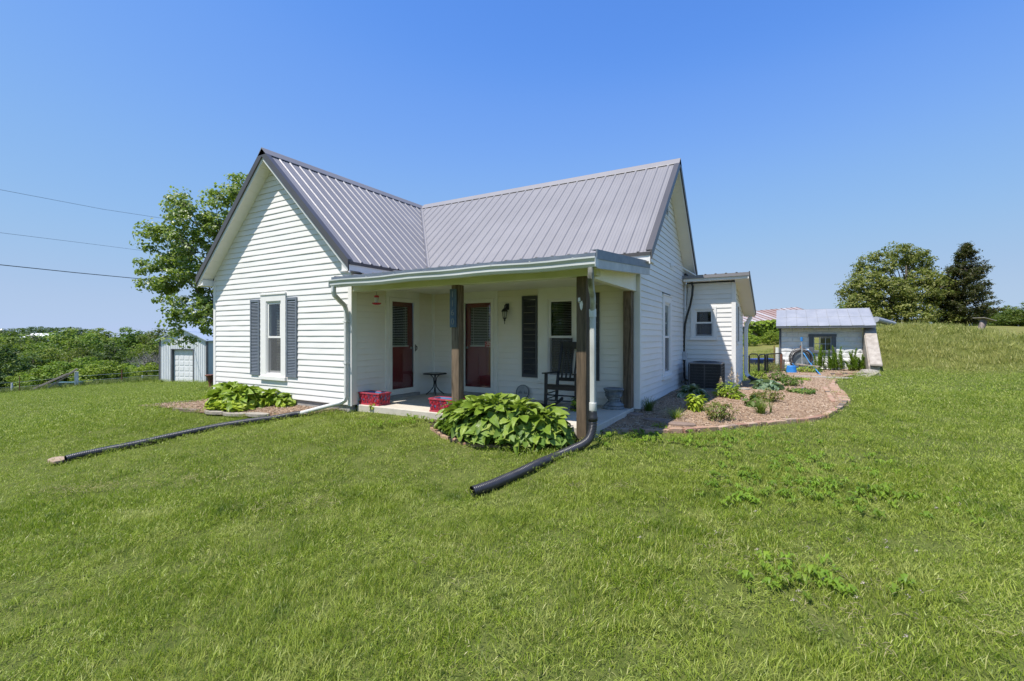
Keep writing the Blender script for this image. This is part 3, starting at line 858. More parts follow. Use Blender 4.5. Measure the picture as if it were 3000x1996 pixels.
m = MB(); m.box(px0, px1 - .03, -.364, -.001, 2.165, 2.178); m.build('porch_soffit', M['beam'], house)
m = MB(); m.box(px0 - .02, px1, -.449, -.436, 2.215, 2.268); m.build('drip_edge', M['flashing'], house)
# right rake of the porch roof
def prake(x0, x1, za, zb, nm, mat, y0=-.44, y1=2.20):
    m = MB(); m.hexa([(x0, y0, PZ(y0) + za), (x1, y0, PZ(y0) + za), (x1, y1, PZ(y1) + za), (x0, y1, PZ(y1) + za), (x0, y0, PZ(y0) + zb), (x1, y0, PZ(y0) + zb), (x1, y1, PZ(y1) + zb), (x0, y1, PZ(y1) + zb)]); return m.build(nm, mat, house)
prake(px1 + .001, px1 + .02, -.075, .034, 'rake_trim', M['flashing']); prake(px1 - .06, px1 + .02, .0345, .042, 'rake_trim', M['flashing'])
prake(px1 - .02, px1 + .012, -.19, -.076, 'rake_fascia', M['rake_grey'], -.43, 2.19)
prake(4.565, px1 - .022, -.165, -.15, 'rake_soffit', M['soffit'], -.36, 2.19)
# gutter
def gutter():
    prof = [(-.39, 2.215), (-.39, 2.09), (-.455, 2.09), (-.478, 2.125), (-.478, 2.16), (-.50, 2.195), (-.50, 2.215), (-.488, 2.215), (-.488, 2.198), (-.468, 2.162), (-.468, 2.127), (-.45, 2.10), (-.398, 2.10), (-.398, 2.215)]
    m = MB(); n = 16; rings = []
    for i in range(n + 1):
        x = .0 + 4.80 * i / n; s = .006 * math.sin(i * 1.3) - .004 * math.sin(i * .5)
        rings.append([m.pt((x, y - .002, z + s)) for y, z in prof])
    for i in range(n):
        for j in range(len(prof)): m.f.append([rings[i][j], rings[i][(j + 1) % len(prof)], rings[i + 1][(j + 1) % len(prof)], rings[i + 1][j]])
    m.f.append(rings[0]); m.f.append(rings[-1][::-1])
    g = m.build('porch_gutter', M['gutter'], house)
    m = MB(); m.box(-.006, .001, -.497, -.39, 2.092, 2.21); m.box(4.799, 4.806, -.497, -.39, 2.092, 2.21); m.build('end_cap', M['gutter'], g)
    m = MB()
    for i in range(8): x = .3 + i * .6; m.box(x, x + .022, -.504, -.38, 2.216, 2.222)
    m.build('gutter_straps', M['downspout'], g, kind='stuff')
gutter()
def square_pipe(path, w, h, name, mat, parent, wob=0):
    m = MB(); pts = [Vector(tuple(p)) for p in path]; rings = []
    ref = Vector((1, 0, 0))
    for k, p in enumerate(pts):
        t = (pts[min(k + 1, len(pts) - 1)] - pts[max(k - 1, 0)]).normalized()
        a = (ref - t * ref.dot(t)).normalized(); b = t.cross(a)
        ring = []
        for q in range(16):
            ang = 2 * math.pi * (q + .5) / 16; cx_, cy_ = math.cos(ang), math.sin(ang); s = 1 / max(abs(cx_), abs(cy_)); s = min(s, 1.28)
            rib = .93 if q % 2 else 1.0
            j = 1 + (rng.uniform(-wob, wob) if wob else 0)
            ring.append(m.pt(p + a * (cx_ * s * w / 2 * rib * j) + b * (cy_ * s * h / 2 * rib * j)))
        rings.append(ring)
    for k in range(len(rings) - 1):
        for q in range(16): m.f.append([rings[k][q], rings[k][(q + 1) % 16], rings[k + 1][(q + 1) % 16], rings[k + 1][q]])
    m.f.append(rings[0][::-1]); m.f.append(rings[-1])
    return m.build(name, mat, parent)
# left downspout: gutter end, back to the wing corner, down, and out along the bed
ds = square_pipe([(.06, -.44, 2.10), (.06, -.44, 2.02), (.055, -.42, 1.96), (-.01, -.25, 1.87), (-.05, -.11, 1.80), (-.055, -.075, 1.72), (-.055, -.07, 1.2), (-.055, -.07, .6), (-.055, -.07, .16), (-.07, -.085, .09), (-.13, -.12, .045)], .062, .078, 'downspout', M['downspout'], house)
E1 = ground_at(878, 1213, .05)
m = MB(); m.tube([Vector((-.11, -.11, .055)), Vector((-.2, -.16, .03)), Vector(tuple(E1)) + Vector((-.03, 0, .0))], .037, 12); m.build('downspout_extension', M['downspout'], house, smooth=True)
m = MB()
for z in (.75, 1.5): m.box(-.10, -.012, -.115, -.108, z, z + .025); m.box(-.10, -.094, -.108, -.02, z, z + .025); m.box(-.018, -.012, -.108, -.02, z, z + .025)
m.build('downspout_strap', M['downspout'], house, kind='stuff')
# right downspout, crumpled and weathered
square_pipe([(4.725, -.44, 2.09), (4.725, -.44, 2.03), (4.722, -.43, 1.97), (4.70, -.36, 1.90), (4.675, -.27, 1.83), (4.665, -.21, 1.77)], .068, .06, 'downspout', M['downspout_dirty'], house, .07)
square_pipe([(4.665, -.21, 1.785), (4.655, -.17, 1.71), (4.63, -.11, 1.62), (4.622, -.09, 1.57)], .066, .062, 'downspout_elbow', M['downspout_dirty'], house, .02)
square_pipe([(4.622, -.09, 1.60), (4.622, -.085, 1.50)], .080, .076, 'downspout_collar', M['downspout'], house)
square_pipe([(4.622, -.085, 1.50), (4.622, -.08, 1.0), (4.622, -.08, .5), (4.622, -.08, .27)], .070, .064, 'downspout', M['downspout_grey'], house)
# posts
def post(x, y, z0, z1, mat, w=.142): return MB().box(x, x + w, y, y + w, z0, z1).build('porch_post', mat, house, bevel=.006)
post(2.235, .03, 0, 2.054, M['post']); post(4.345, .03, -.25, 2.054, M['post_dark']); post(4.365, YP - .17, .0, 2.028, M['post'])
# metal hooks under the beam
for hx, hy, hz in ((3.02, .25, ZC), (3.47, .25, ZC), (3.93, .2, ZC), (1.32, .25, ZC)):
    p = [(hx, hy, hz), (hx, hy, hz - .03)] + [(hx + .018 * math.sin(a), hy, hz - .048 - .018 * (1 - math.cos(a)) + .018) for a in np.linspace(0, 4.3, 9)]
    m = MB(); m.tube([(hx, hy, hz), (hx, hy, hz - .035)] + [(hx + .016 * math.sin(a) , hy, hz - .051 + .016 * math.cos(a)) for a in np.linspace(.2, 4.4, 9)], .0035, 6); m.build('ceiling_hook', M['black_metal'], house)
# right wall service parts
m = MB(FG); m.box(6.28, 6.42, .014, .09, .66, .86); m.box(6.275, 6.425, .091, .096, .655, .865); m.build('electric_box', M['rake_grey'], house)
m = MB(); m.tube([(4.66, 6.35, .66), (4.66, 6.35, .3), (4.67, 6.35, .06), (4.75, 6.30, .03), (4.95, 6.25, .05)], .013, 8); m.build('conduit', M['black_metal'], house, smooth=True)
m = MB(); m.tube([(4.645, 6.50, 2.75), (4.645, 6.50, 1.5), (4.645, 6.50, .05)], .022, 8); m.build('conduit', M['trim'], house, smooth=True)
Z6 = lambda x, y: (1700 + x / 3.409, 780 + y / 3.409)
cab = [on_y(*Z6(x, y), 6.46) for x, y in ((1046, 80), (1075, 100), (1108, 150), (1124, 205), (1118, 290), (1098, 390), (1065, 500), (1046, 580), (1040, 700), (1036, 850), (1033, 1000), (1036, 1090), (1050, 1135), (1085, 1142))]
cab = [Vector(tuple(c)) for c in cab]
m = MB(); m.tube(cab, .026, 10); m.build('insulated_line', M['black'], house, smooth=True)
m = MB(); m.tube([on_y(*Z6(x, y), 6.50) for x, y in ((1060, 130), (1072, 230), (1062, 360), (1048, 480))], .006, 6); m.build('thin_cable', M['black'], house)
Zv = lambda x, y: (1700 + x / 3.409, 440 + y / 3.409)
m = MB(); p0 = on_x(*Zv(905, 1150), XR + .02); p2 = on_x(*Zv(1155, 1252), XR + .45)
m.tube([p0, Vector(tuple(p0)) + Vector((.12, .5, .02))], .016, 6); m.tube([Vector(tuple(p0)) + Vector((.12, .5, .02)), p2], .013, 6); m.box(XR + .012, XR + .03, p0[1] - .04, p0[1] + .04, p0[2] - .05, p0[2] + .05); m.build('service_bracket', M['trim'], house)
# rear downspout of the addition
q = [(5.98, 9.36, 1.86), (5.96, 9.34, 1.78), (5.88, 9.22, 1.6), (5.86, 9.18, 1.45), (5.86, 9.18, .8), (5.86, 9.18, .25), (5.88, 9.15, .14), (5.98, 9.05, .06)]
square_pipe(q, .10, .08, 'downspout', M['trim'], house)
m = MB(); m.tube([(5.96, 9.06, .08), (6.1, 8.9, .02), (6.35, 8.75, -.03)], .05, 10); m.build('drain_stub', M['black'], house)

# ------------------------------------------------------------------ mulch beds
def m_mulch(name):
    t = NT(name); v = t.position()
    a = t.noise(v, 26, 6, .75); b = t.noise(v, 110, 3, .7); c = t.noise(v, 2.2, 3)
    col = t.ramp(a, [(.28, (.14, .088, .054)), (.5, (.33, .22, .14)), (.72, (.50, .37, .26))])
    col = t.mix(t.ramp(c, [(.4, 0.0), (.65, .35)]), col, (.20, .14, .095))
    return t.done(t.principled(col, .9, 0, b, .8, .02, .15))
M['mulch'] = m_mulch('wood_chip_mulch'); M['soil_dark'] = m_concrete('dark_bed_soil', (.045, .033, .024), (.09, .065, .045), bstr=1)
def sheet_from_poly(name, poly, lift, mat, step=.12):
    x0, y0 = poly.min(0); x1, y1 = poly.max(0)
    xs = np.arange(x0, x1 + step, step); ys = np.arange(y0, y1 + step, step)
    X, Y = np.meshgrid(xs, ys, indexing='ij'); Z = terrain(X, Y) + lift
    Z = Z + .010 * np.sin(X * 7 + Y * 3) * np.sin(Y * 6 - X * 2)
    n, k = X.shape; idx = np.arange(n * k).reshape(n, k)
    cx = (X[:-1, :-1] + X[1:, 1:]) / 2; cyy = (Y[:-1, :-1] + Y[1:, 1:]) / 2
    ok = inside(cx, cyy, poly)
    q = np.stack([idx[:-1, :-1], idx[1:, :-1], idx[1:, 1:], idx[:-1, 1:]], -1)[ok]
    used = np.unique(q); rm = -np.ones(n * k, int); rm[used] = np.arange(len(used))
    v = np.stack([X, Y, Z], -1).reshape(-1, 3)[used]
    return put(name, mesh_np(name, v, rm[q], mat, True))
tag(sheet_from_poly('mulch_bed', BED_R, .035, M['mulch']), 'wood chip mulch bed along the right side of the house', None, None, 'structure')
tag(sheet_from_poly('mulch_bed', BED_L, .03, M['mulch']), 'wood chip bed below the front gable window', None, None, 'structure')
tag(sheet_from_poly('soil_bed', BED_H, .03, M['soil_dark']), 'dark bed under the hostas at the porch', None, None, 'structure')

# scatter: points with variant, rotation and scale, instanced by geometry nodes
def scatter(name, pts, variants, rot, scl, label):
    coll = bpy.data.collections.new(name + '_sources')
    for o in variants: coll.objects.link(o)
    me = bpy.data.meshes.new(name)
    n = len(pts); me.vertices.add(n); me.vertices.foreach_set('co', np.asarray(pts, np.float32).ravel())
    a = me.attributes.new('rot', 'FLOAT_VECTOR', 'POINT'); a.data.foreach_set('vector', np.asarray(rot, np.float32).ravel())
    a = me.attributes.new('scl', 'FLOAT_VECTOR', 'POINT'); a.data.foreach_set('vector', np.asarray(scl, np.float32).ravel())
    a = me.attributes.new('pick', 'INT', 'POINT'); a.data.foreach_set('value', nrg.integers(0, len(variants), n).astype(np.int32))
    o = put(name, me)
    g = bpy.data.node_groups.new(name + '_nodes', 'GeometryNodeTree')
    g.interface.new_socket('Geometry', in_out='INPUT', socket_type='NodeSocketGeometry')
    g.interface.new_socket('Geometry', in_out='OUTPUT', socket_type='NodeSocketGeometry')
    N = g.nodes; L = g.links
    gi, go = N.new('NodeGroupInput'), N.new('NodeGroupOutput')
    ci = N.new('GeometryNodeCollectionInfo'); ci.inputs['Collection'].default_value = coll
    ci.inputs['Separate Children'].default_value = True; ci.inputs['Reset Children'].default_value = True
    ip = N.new('GeometryNodeInstanceOnPoints'); ip.inputs['Pick Instance'].default_value = True
    def attr(nm, typ):
        x = N.new('GeometryNodeInputNamedAttribute'); x.data_type = typ; x.inputs['Name'].default_value = nm; return x.outputs['Attribute']
    L.new(gi.outputs[0], ip.inputs['Points']); L.new(ci.outputs[0], ip.inputs['Instance'])
    L.new(attr('pick', 'INT'), ip.inputs['Instance Index'])
    L.new(attr('rot', 'FLOAT_VECTOR'), ip.inputs['Rotation']); L.new(attr('scl', 'FLOAT_VECTOR'), ip.inputs['Scale'])
    L.new(ip.outputs[0], go.inputs[0])
    md = o.modifiers.new('scatter', 'NODES'); md.node_group = g
    return tag(o, label, None, None, 'stuff')
def source(name, verts, faces, mat, smooth=False):
    return bpy.data.objects.new(name, mesh_np(name, verts, faces, mat, smooth))

def chip_source(k):
    n = 14; V = []; Fc = []
    for i in range(n):
        c = nrg.uniform(-.09, .09, 3) * (1, 1, .06); L, w, h = nrg.uniform(.018, .05), nrg.uniform(.004, .011), nrg.uniform(.002, .006)
        e = Euler((nrg.uniform(-.5, .5), nrg.uniform(-.5, .5), nrg.uniform(0, 6.3))).to_matrix()
        b = len(V)
        for p in ((-L, -w, -h), (L, -w * .6, -h), (L, w * .6, -h), (-L, w, -h), (-L, -w, h), (L, -w * .6, h), (L, w * .6, h), (-L, w, h)):
            q = e @ Vector(p); V.append((q.x / 2 + c[0], q.y / 2 + c[1], q.z / 2 + c[2] + .006))
        for q in ((4, 5, 6, 7), (0, 1, 5, 4), (1, 2, 6, 5), (2, 3, 7, 6), (3, 0, 4, 7)): Fc.append([b + j for j in q])
    return source('mulch_chip', V, Fc, M['chip'])
def m_chip():
    t = NT('wood_chips'); g = t.add('ShaderNodeNewGeometry')
    col = t.ramp(g.outputs['Random Per Island'], [(0.0, (.15, .095, .06)), (.45, (.38, .26, .17)), (.8, (.54, .41, .30)), (1.0, (.64, .53, .42))])
    return t.done(t.principled(col, .85, 0, None, spec=.2))
M['chip'] = m_chip()
chips = [chip_source(i) for i in range(5)]
def poly_points(poly, n, lift):
    x0, y0 = poly.min(0); x1, y1 = poly.max(0)
    p = np.stack([nrg.uniform(x0, x1, n), nrg.uniform(y0, y1, n)], -1); p = p[inside(p[:, 0], p[:, 1], poly)]
    return np.column_stack([p, terrain(p[:, 0], p[:, 1]) + lift])
for poly, n, lab in ((BED_R, 9000, 'loose wood chips covering the right garden bed'), (BED_L, 1500, 'loose wood chips covering the bed under the gable window')):
    p = poly_points(poly, n, .035)
    scatter('mulch_chips', p, [o.copy() for o in chips], np.column_stack([np.zeros((len(p), 2)), nrg.uniform(0, 6.3, len(p))]), np.ones((len(p), 3)) * nrg.uniform(.7, 1.2, (len(p), 1)), lab)

# ------------------------------------------------------------------ brick edging
def m_brick(name):
    t = NT(name); oi = t.add('ShaderNodeObjectInfo'); v = t.position()
    col = t.ramp(oi.outputs['Random'], [(0, (.30, .165, .115)), (.3, (.40, .245, .175)), (.55, (.38, .25, .16)), (.8, (.46, .33, .245)), (.95, (.15, .12, .105))])
    n = t.noise(v, 18, 5, .7); col = t.mix(t.ramp(n, [(.45, 0.0), (.75, .55)]), col, (.36, .30, .23))
    return t.done(t.principled(col, .9, 0, t.noise(v, 70, 4), .6, .006, .2))
M['brick'] = m_brick('weathered_brick')
edging = thing('brick_edging', 'curved row of weathered tan and red bricks edging the right mulch bed', 'garden edging', (EDGE[5][0], EDGE[5][1], 0))
def brick_mesh(L, w, h):
    m = MB(); m.box(-L / 2, L / 2, -w / 2, w / 2, -h, 0)
    o = m.build('brick', M['brick'], None, bevel=.006); me = o.data; bpy.data.objects.remove(o); return me
BR = [brick_mesh(.195, .092, .12), brick_mesh(.185, .095, .12), brick_mesh(.10, .20, .12)]
def walk(path, step):
    seg = np.diff(path, axis=0); L = np.hypot(seg[:, 0], seg[:, 1]); tot = L.sum(); s = np.concatenate([[0], np.cumsum(L)])
    q = np.arange(0, tot, step); x = np.interp(q, s, path[:, 0]); y = np.interp(q, s, path[:, 1]); return x, y, q
ew = thing('edging', '', '') if False else None
s_path = np.array(EDGE); L_ = np.concatenate([[0], np.cumsum(np.hypot(*np.diff(s_path, axis=0).T))]); tot = L_[-1]; q = .05; k = 0
while q < tot:
    frac = q / tot
    along = frac < .52 or frac > .82
    Lb = .197 if along else .106
    x = np.interp(q + Lb / 2, L_, s_path[:, 0]); y = np.interp(q + Lb / 2, L_, s_path[:, 1])
    x2 = np.interp(q + Lb / 2 + .05, L_, s_path[:, 0]); y2 = np.interp(q + Lb / 2 + .05, L_, s_path[:, 1])
    o = bpy.data.objects.new('brick', BR[k % 2] if along else BR[2]); COL.objects.link(o); o.parent = edging
    o.location = Vector((x, y, tz(x, y) + .058 + rng.uniform(-.008, .008))) - WORLDLOC[edging]
    o.rotation_euler = (rng.uniform(-.07, .07), rng.uniform(-.05, .05), math.atan2(y2 - y, x2 - x) + rng.uniform(-.05, .05))
    q += Lb + .006; k += 1
# second broken course on the far bend
fp = np.array([EDGE[10] + (-.22, -.1), EDGE[11] + (-.24, 0), EDGE[12] + (-.22, 0)])
x_, y_, _ = walk(fp, .21)
for x, y in zip(x_, y_):
    o = bpy.data.objects.new('brick', BR[0]); COL.objects.link(o); o.parent = edging
    o.location = Vector((x, y, tz(x, y) + .06)) - WORLDLOC[edging]; o.rotation_euler = (0, 0, 1.5 + rng.uniform(-.2, .2))
# bricks half hidden in front of the big hostas and along the left bed
hed = thing('brick_edging', 'low brick edge half hidden under the large porch hostas', 'garden edging', (2.2, -.4, 0))
hp = np.array(BED_H[:7]); x_, y_, _ = walk(hp, .21)
for i, (x, y) in enumerate(zip(x_, y_)):
    o = bpy.data.objects.new('brick', BR[i % 2]); COL.objects.link(o); o.parent = hed
    j = min(i + 1, len(x_) - 1); a = math.atan2(y_[j] - y_[max(j - 1, 0)], x_[j] - x_[max(j - 1, 0)])
    o.location = Vector((x, y, tz(x, y) + .03 + rng.uniform(-.01, .01))) - WORLDLOC[hed]; o.rotation_euler = (rng.uniform(-.1, .1), 0, a)
# stone pavers
def paver(px, py, L, w, rz, label, h=.05, mat='paver', lift=.045):
    p = ground_at(px, py); m = MB(); n = 9
    a = [(math.cos(2 * math.pi * i / 8 + .39), math.sin(2 * math.pi * i / 8 + .39)) for i in range(8)]
    pts = []
    for c, s in a:
        k = min(1 / max(abs(c), abs(s)), 1.32) * rng.uniform(.92, 1.05); pts.append((c * k * L / 2, s * k * w / 2))
    R2 = lambda x, y: (x * math.cos(rz) - y * math.sin(rz), x * math.sin(rz) + y * math.cos(rz))
    m.prism([R2(x, y) for x, y in pts], 0, h, lambda x, y, t: (p[0] + x, p[1] + y, tz(p[0], p[1]) + lift - h * .6 + t))
    return tag(m.build('paver_stone', M[mat], None, bevel=.006), label, 'paver', 'flat stones set in the mulch')
paver(1846, 1222, .42, .26, .2, 'dark flat paver in the shade beside the porch corner')
paver(1922, 1240, .42, .24, .15, 'dark flat paver at the shade edge nearest the brick edging')
paver(1994, 1252, .44, .24, .15, 'sunlit brown paver beside the front brick edging')
paver(1822 + 350, 1146, .36, .26, .3, 'pale flat stone right of the white flower spike', mat='rock')
paver(2012 - 10, 1142, .55, .3, .1, 'grey slab in front of the air conditioner', mat='found')
for i, (px, py, L) in enumerate(((2352, 1107, .5), (2400, 1109, .5), (2440, 1111, .55), (2470, 1112, .5))):
    paver(px, py, L, .3, .45, ['thin stone left of the blue hose end', 'thin stone under the blue hose end', 'thin stone right of the blue hose end', 'thin stone nearest the far end of the brick edging'][i], .04, 'rock')
def timber(px0, py0, px1, py1, w, h, label):
    a, b = ground_at(px0, py0), ground_at(px1, py1)
    m = MB(); m.bar(Vector(tuple(a)) + Vector((0, 0, .03)), Vector(tuple(b)) + Vector((0, 0, .03)), w, h)
    tag(m.build('landscape_timber', M['timber'], None, bevel=.008), label, 'timber', 'edging of the bed under the gable window')
M['tanstone'] = m_concrete('pinkish_flat_stone', (.30, .21, .15), (.42, .32, .24), scale=8)
M['timber'] = m_wood('grey_brown_timber', (.09, .07, .05), (.26, .21, .16), 'X')
timber(*Z5(690, 292), *Z5(870, 276), .08, .07, 'thin timber at the far left tip of the front bed')
timber(*Z5(880, 272), *Z5(1090, 260), .08, .07, 'thin timber along the back of the front bed, left of the hosta')
timber(*Z5(950, 318), *Z5(1130, 330), .1, .07, 'short timber at the front edge of the bed, left of the hosta')
for a, b, lab in (((1190, 340), (1330, 352), 'flat edging stone in front of the left hosta'), ((1330, 356), (1480, 366), 'flat edging stone right of the left hosta'), ((1490, 366), (1660, 364), 'flat edging stone nearest the left black pipe')):
    mx = ((a[0] + b[0]) / 2, (a[1] + b[1]) / 2)
    o = paver(*Z5(*mx), .5, .2, .2, lab, .06, 'rock', .05)
timber(*Z5(1930, 350), *Z5(2200, 318), .09, .07, 'dark timber under the white downspout extension')
flat = paver(168, 1358, .34, .2, -.2, 'flat tan stone in the lawn under the mouth of the left pipe', .04, 'tanstone', .055)

# ------------------------------------------------------------------ drain pipes
def corrugated(name, path, r, label, mat, rib=.021, n=16):
    pts = [Vector(tuple(p)) for p in path]
    # smooth spline
    dense = []
    for i in range(len(pts) - 1):
        p0, p1, p2, p3 = pts[max(i - 1, 0)], pts[i], pts[i + 1], pts[min(i + 2, len(pts) - 1)]
        for k in range(24):
            t = k / 24; dense.append(.5 * ((2 * p1) + (-p0 + p2) * t + (2 * p0 - 5 * p1 + 4 * p2 - p3) * t * t + (-p0 + 3 * p1 - 3 * p2 + p3) * t ** 3))
    dense.append(pts[-1])
    L = [0]
    for a, b in zip(dense[:-1], dense[1:]): L.append(L[-1] + (b - a).length)
    tot = L[-1]; ns = int(tot / (rib / 4)); arr = np.array([tuple(p) for p in dense])
    s = np.linspace(0, tot, ns); P = np.stack([np.interp(s, L, arr[:, k]) for k in range(3)], -1)
    prof = (.0, .6, 1.0, .6)
    rs = [r * (.87 + .13 * (0, .8, 1, .8)[i % 4]) for i in range(ns)]
    root = thing(name, label, 'drain pipe', pts[-1])
    m = MB(); m.tube([Vector(tuple(p)) for p in P], rs, n, caps=False); m.build('corrugated_wall', mat, root, smooth=True)
    m = MB(); m.tube([Vector(tuple(p)) for p in P[::-1][:60]], [r * .84] * 60, n, caps=False); m.build('inner_wall', M['black'], root, smooth=True)
    return root
M['pipe'] = m_plain('black_corrugated_plastic', (.024, .024, .030), (.045, .045, .052), 9, .34, bstr=.1)
G = lambda px, py, up: tuple(ground_at(px, py, up))
p1 = [(-.045 + E1[0] + .05, E1[1] + .02, E1[2] + .0), tuple(E1 + np.array([-.1, -.04, -.012]))] + [G(*Z5(*q), .062) for q in ((1700, 372), (1500, 398), (1250, 440), (1000, 492), (800, 536), (620, 575), (430, 612), (250, 650), (135, 680))]
corrugated('drain_pipe', p1, .054, 'long straight black corrugated pipe running left from the white downspout', M['pipe'])
Zh = lambda x, y: (1240 + x / 4.356, 1120 + y / 4.356)
gp = [G(*Zh(*q), .066) for q in ((1450, 1050), (1200, 1170), (950, 1280), (780, 1345), (625, 1395))]
p2 = [(4.622, -.08, .20), (4.622, -.085, .08), tuple(on_y(1733, 1268, -.11)), tuple(on_y(1724, 1288, -.17)), tuple(on_y(1706, 1303, -.26)), tuple(on_y(1676, 1317, -.40)), tuple(on_y(1630, 1337, -.62))] + gp
corrugated('drain_pipe', p2, .056, 'curved black corrugated pipe below the right downspout, open end on the lawn', M['pipe'])
ad = thing('pipe_adapter', 'black adapter with clear sleeve joining the right downspout to its pipe', 'pipe fitting', (4.622, -.08, .2))
m = MB(); m.lathe((4.622, -.08, .14), [(.052, 0), (.062, .01), (.062, .055), (.055, .065), (.05, .12), (.045, .14)], 16); m.build('black_cup', M['black'], ad, smooth=True)
m = MB(); m.lathe((4.622, -.08, .275), [(.047, 0), (.049, .01), (.049, .10), (.047, .11)], 16); m.build('sleeve', M['downspout_grey'], ad, smooth=True)

# ------------------------------------------------------------------ things on the porch
def m_mosaic(name):
    t = NT(name); v = t.coords('Object', (1, 1, .45))
    vo = t.add('ShaderNodeTexVoronoi', feature='F1'); vo.inputs['Scale'].default_value = 52; t.link(v, vo.inputs['Vector'])
    sp = t.add('ShaderNodeSeparateColor'); t.link(vo.outputs['Color'], sp.inputs[0])
    col = t.ramp(sp.outputs[0], [(0, (.48, .008, .02)), (.35, (.68, .02, .045)), (.6, (.74, .08, .13)), (.74, (.42, .01, .018)), (.86, (.10, .22, .42)), (.93, (.03, .04, .09))])
    dk = t.ramp(vo.outputs['Distance'], [(.25, 0.0), (.75, .8)])
    col = t.mix(dk, col, (.12, .012, .03))
    return t.done(t.principled(col, .45, 0, vo.outputs['Distance'], .8, .012, .5))
M['mosaic'] = m_mosaic('red_textured_planter'); M['red_rim'] = m_plain('red_rim_paint', (.50, .02, .045), (.42, .10, .14), 30, .45)
M['blue_in'] = m_plain('blue_planter_inside', (.07, .20, .38), (.12, .27, .45), 12, .5); M['soil'] = m_concrete('potting_soil', (.03, .022, .016), (.07, .05, .035), bstr=1)
def planter(x0, y0, label, rz=0.0):
    L, W, H = .50, .30, .225
    root = thing('planter_box', label, 'planter', (x0 + L / 2, y0 + W / 2, 0), 'red planter boxes on the porch edge')
    lx = lambda x, y, z, g=0: (x0 + L / 2 + x * (1 + g * z), y0 + W / 2 + y * (1 + g * z), z)
    m = MB(); a, b, g = L / 2 - .02, W / 2 - .02, .35
    # four tapering walls with vertical ribs
    def wall(p, q, n):
        k = 26
        for i in range(k):
            t0, t1 = i / k, (i + .82) / k
            c0 = [p[j] + (q[j] - p[j]) * t0 for j in (0, 1)]; c1 = [p[j] + (q[j] - p[j]) * t1 for j in (0, 1)]
            d = rng.uniform(.004, .009)
            lo, hi = .028, H - .022
            f = lambda c, z, e: lx(c[0] + n[0] * e, c[1] + n[1] * e, z, g)
            m.hexa([f(c0, lo, -.006), f(c1, lo, -.006), f(c1, lo, d), f(c0, lo, d), f(c0, hi, -.006), f(c1, hi, -.006), f(c1, hi, d), f(c0, hi, d)])
    wall((-a, -b), (a, -b), (0, -1)); wall((a, -b), (a, b), (1, 0)); wall((a, b), (-a, b), (0, 1)); wall((-a, b), (-a, -b), (-1, 0))
    m.build('ribbed_side', M['mosaic'], root, kind='stuff')
    m = MB(); f = lambda sx, sy, k, z: lx(sx * (a - k), sy * (b - k), z, g)
    for s0, s1 in (((-1, -1), (1, -1)), ((1, -1), (1, 1)), ((1, 1), (-1, 1)), ((-1, 1), (-1, -1))):
        m.hexa([f(*s0, .008, 0), f(*s1, .008, 0), f(*s1, .03, 0), f(*s0, .03, 0), f(*s0, .008, H - .012), f(*s1, .008, H - .012), f(*s1, .03, H - .012), f(*s0, .03, H - .012)])
    m.build('inner_box', M['blue_in'], root)
    m = MB()
    for z0, z1, k0 in ((0.0, .03, -.014), (H - .024, H, -.014)):
        for s0, s1 in (((-1, -1), (1, -1)), ((1, -1), (1, 1)), ((1, 1), (-1, 1)), ((-1, 1), (-1, -1))):
            m.hexa([f(*s0, k0, z0), f(*s1, k0, z0), f(*s1, .012, z0), f(*s0, .012, z0), f(*s0, k0, z1), f(*s1, k0, z1), f(*s1, .012, z1), f(*s0, .012, z1)])
    m.build('rim', M['red_rim'], root)
    m = MB(); m.hexa([f(-1, -1, .03, .12), f(1, -1, .03, .12), f(1, 1, .03, .12), f(-1, 1, .03, .12), f(-1, -1, .03, .15), f(1, -1, .03, .155), f(1, 1, .03, .15), f(-1, 1, .03, .145)]); m.build('soil', M['soil'], root)
planter(.035, .135, 'red textured planter box beside the white wing corner'); planter(1.70, .125, 'red textured planter box beside the post with the house number')

# side table
def side_table(x, y):
    r = thing('side_table', 'small black metal side table in the inner corner of the porch', 'table', (x, y, 0), None)
    m = MB(); pts = []
    for i in range(24):
        a = 2 * math.pi * i / 24; k = (abs(math.cos(a)) ** 5 + abs(math.sin(a)) ** 5) ** (-1 / 5); pts.append((.205 * k * math.cos(a), .205 * k * math.sin(a)))
    m.prism(pts, .432, .458, lambda px, py, t: (x + px, y + py, t)); m.build('tabletop', M['black_metal'], r)
    m = MB(); m.prism([(px * .93, py * .93) for px, py in pts], .4585, .464, lambda px, py, t: (x + px, y + py, t)); m.build('glass_inset', m_plain('dull_glass_top', (.10, .10, .085), (.14, .14, .12), 8, .25), r)
    for k in range(4):
        a = math.pi / 4 + k * math.pi / 2; c, s = math.cos(a), math.sin(a)
        m = MB(); m.tube([(x + c * .10, y + s * .10, .43), (x + c * .035, y + s * .035, .36), (x + c * .02, y + s * .02, .25), (x + c * .035, y + s * .035, .16), (x + c * .10, y + s * .10, .08), (x + c * .19, y + s * .19, .008)], .010, 8); m.build('leg', M['black_metal'], r, smooth=True)
    m = MB(); m.lathe((x, y, .27), [(.03, 0), (.034, .01), (.03, .03)], 12); m.build('leg_collar', M['black_metal'], r)
side_table(.33, 1.95)

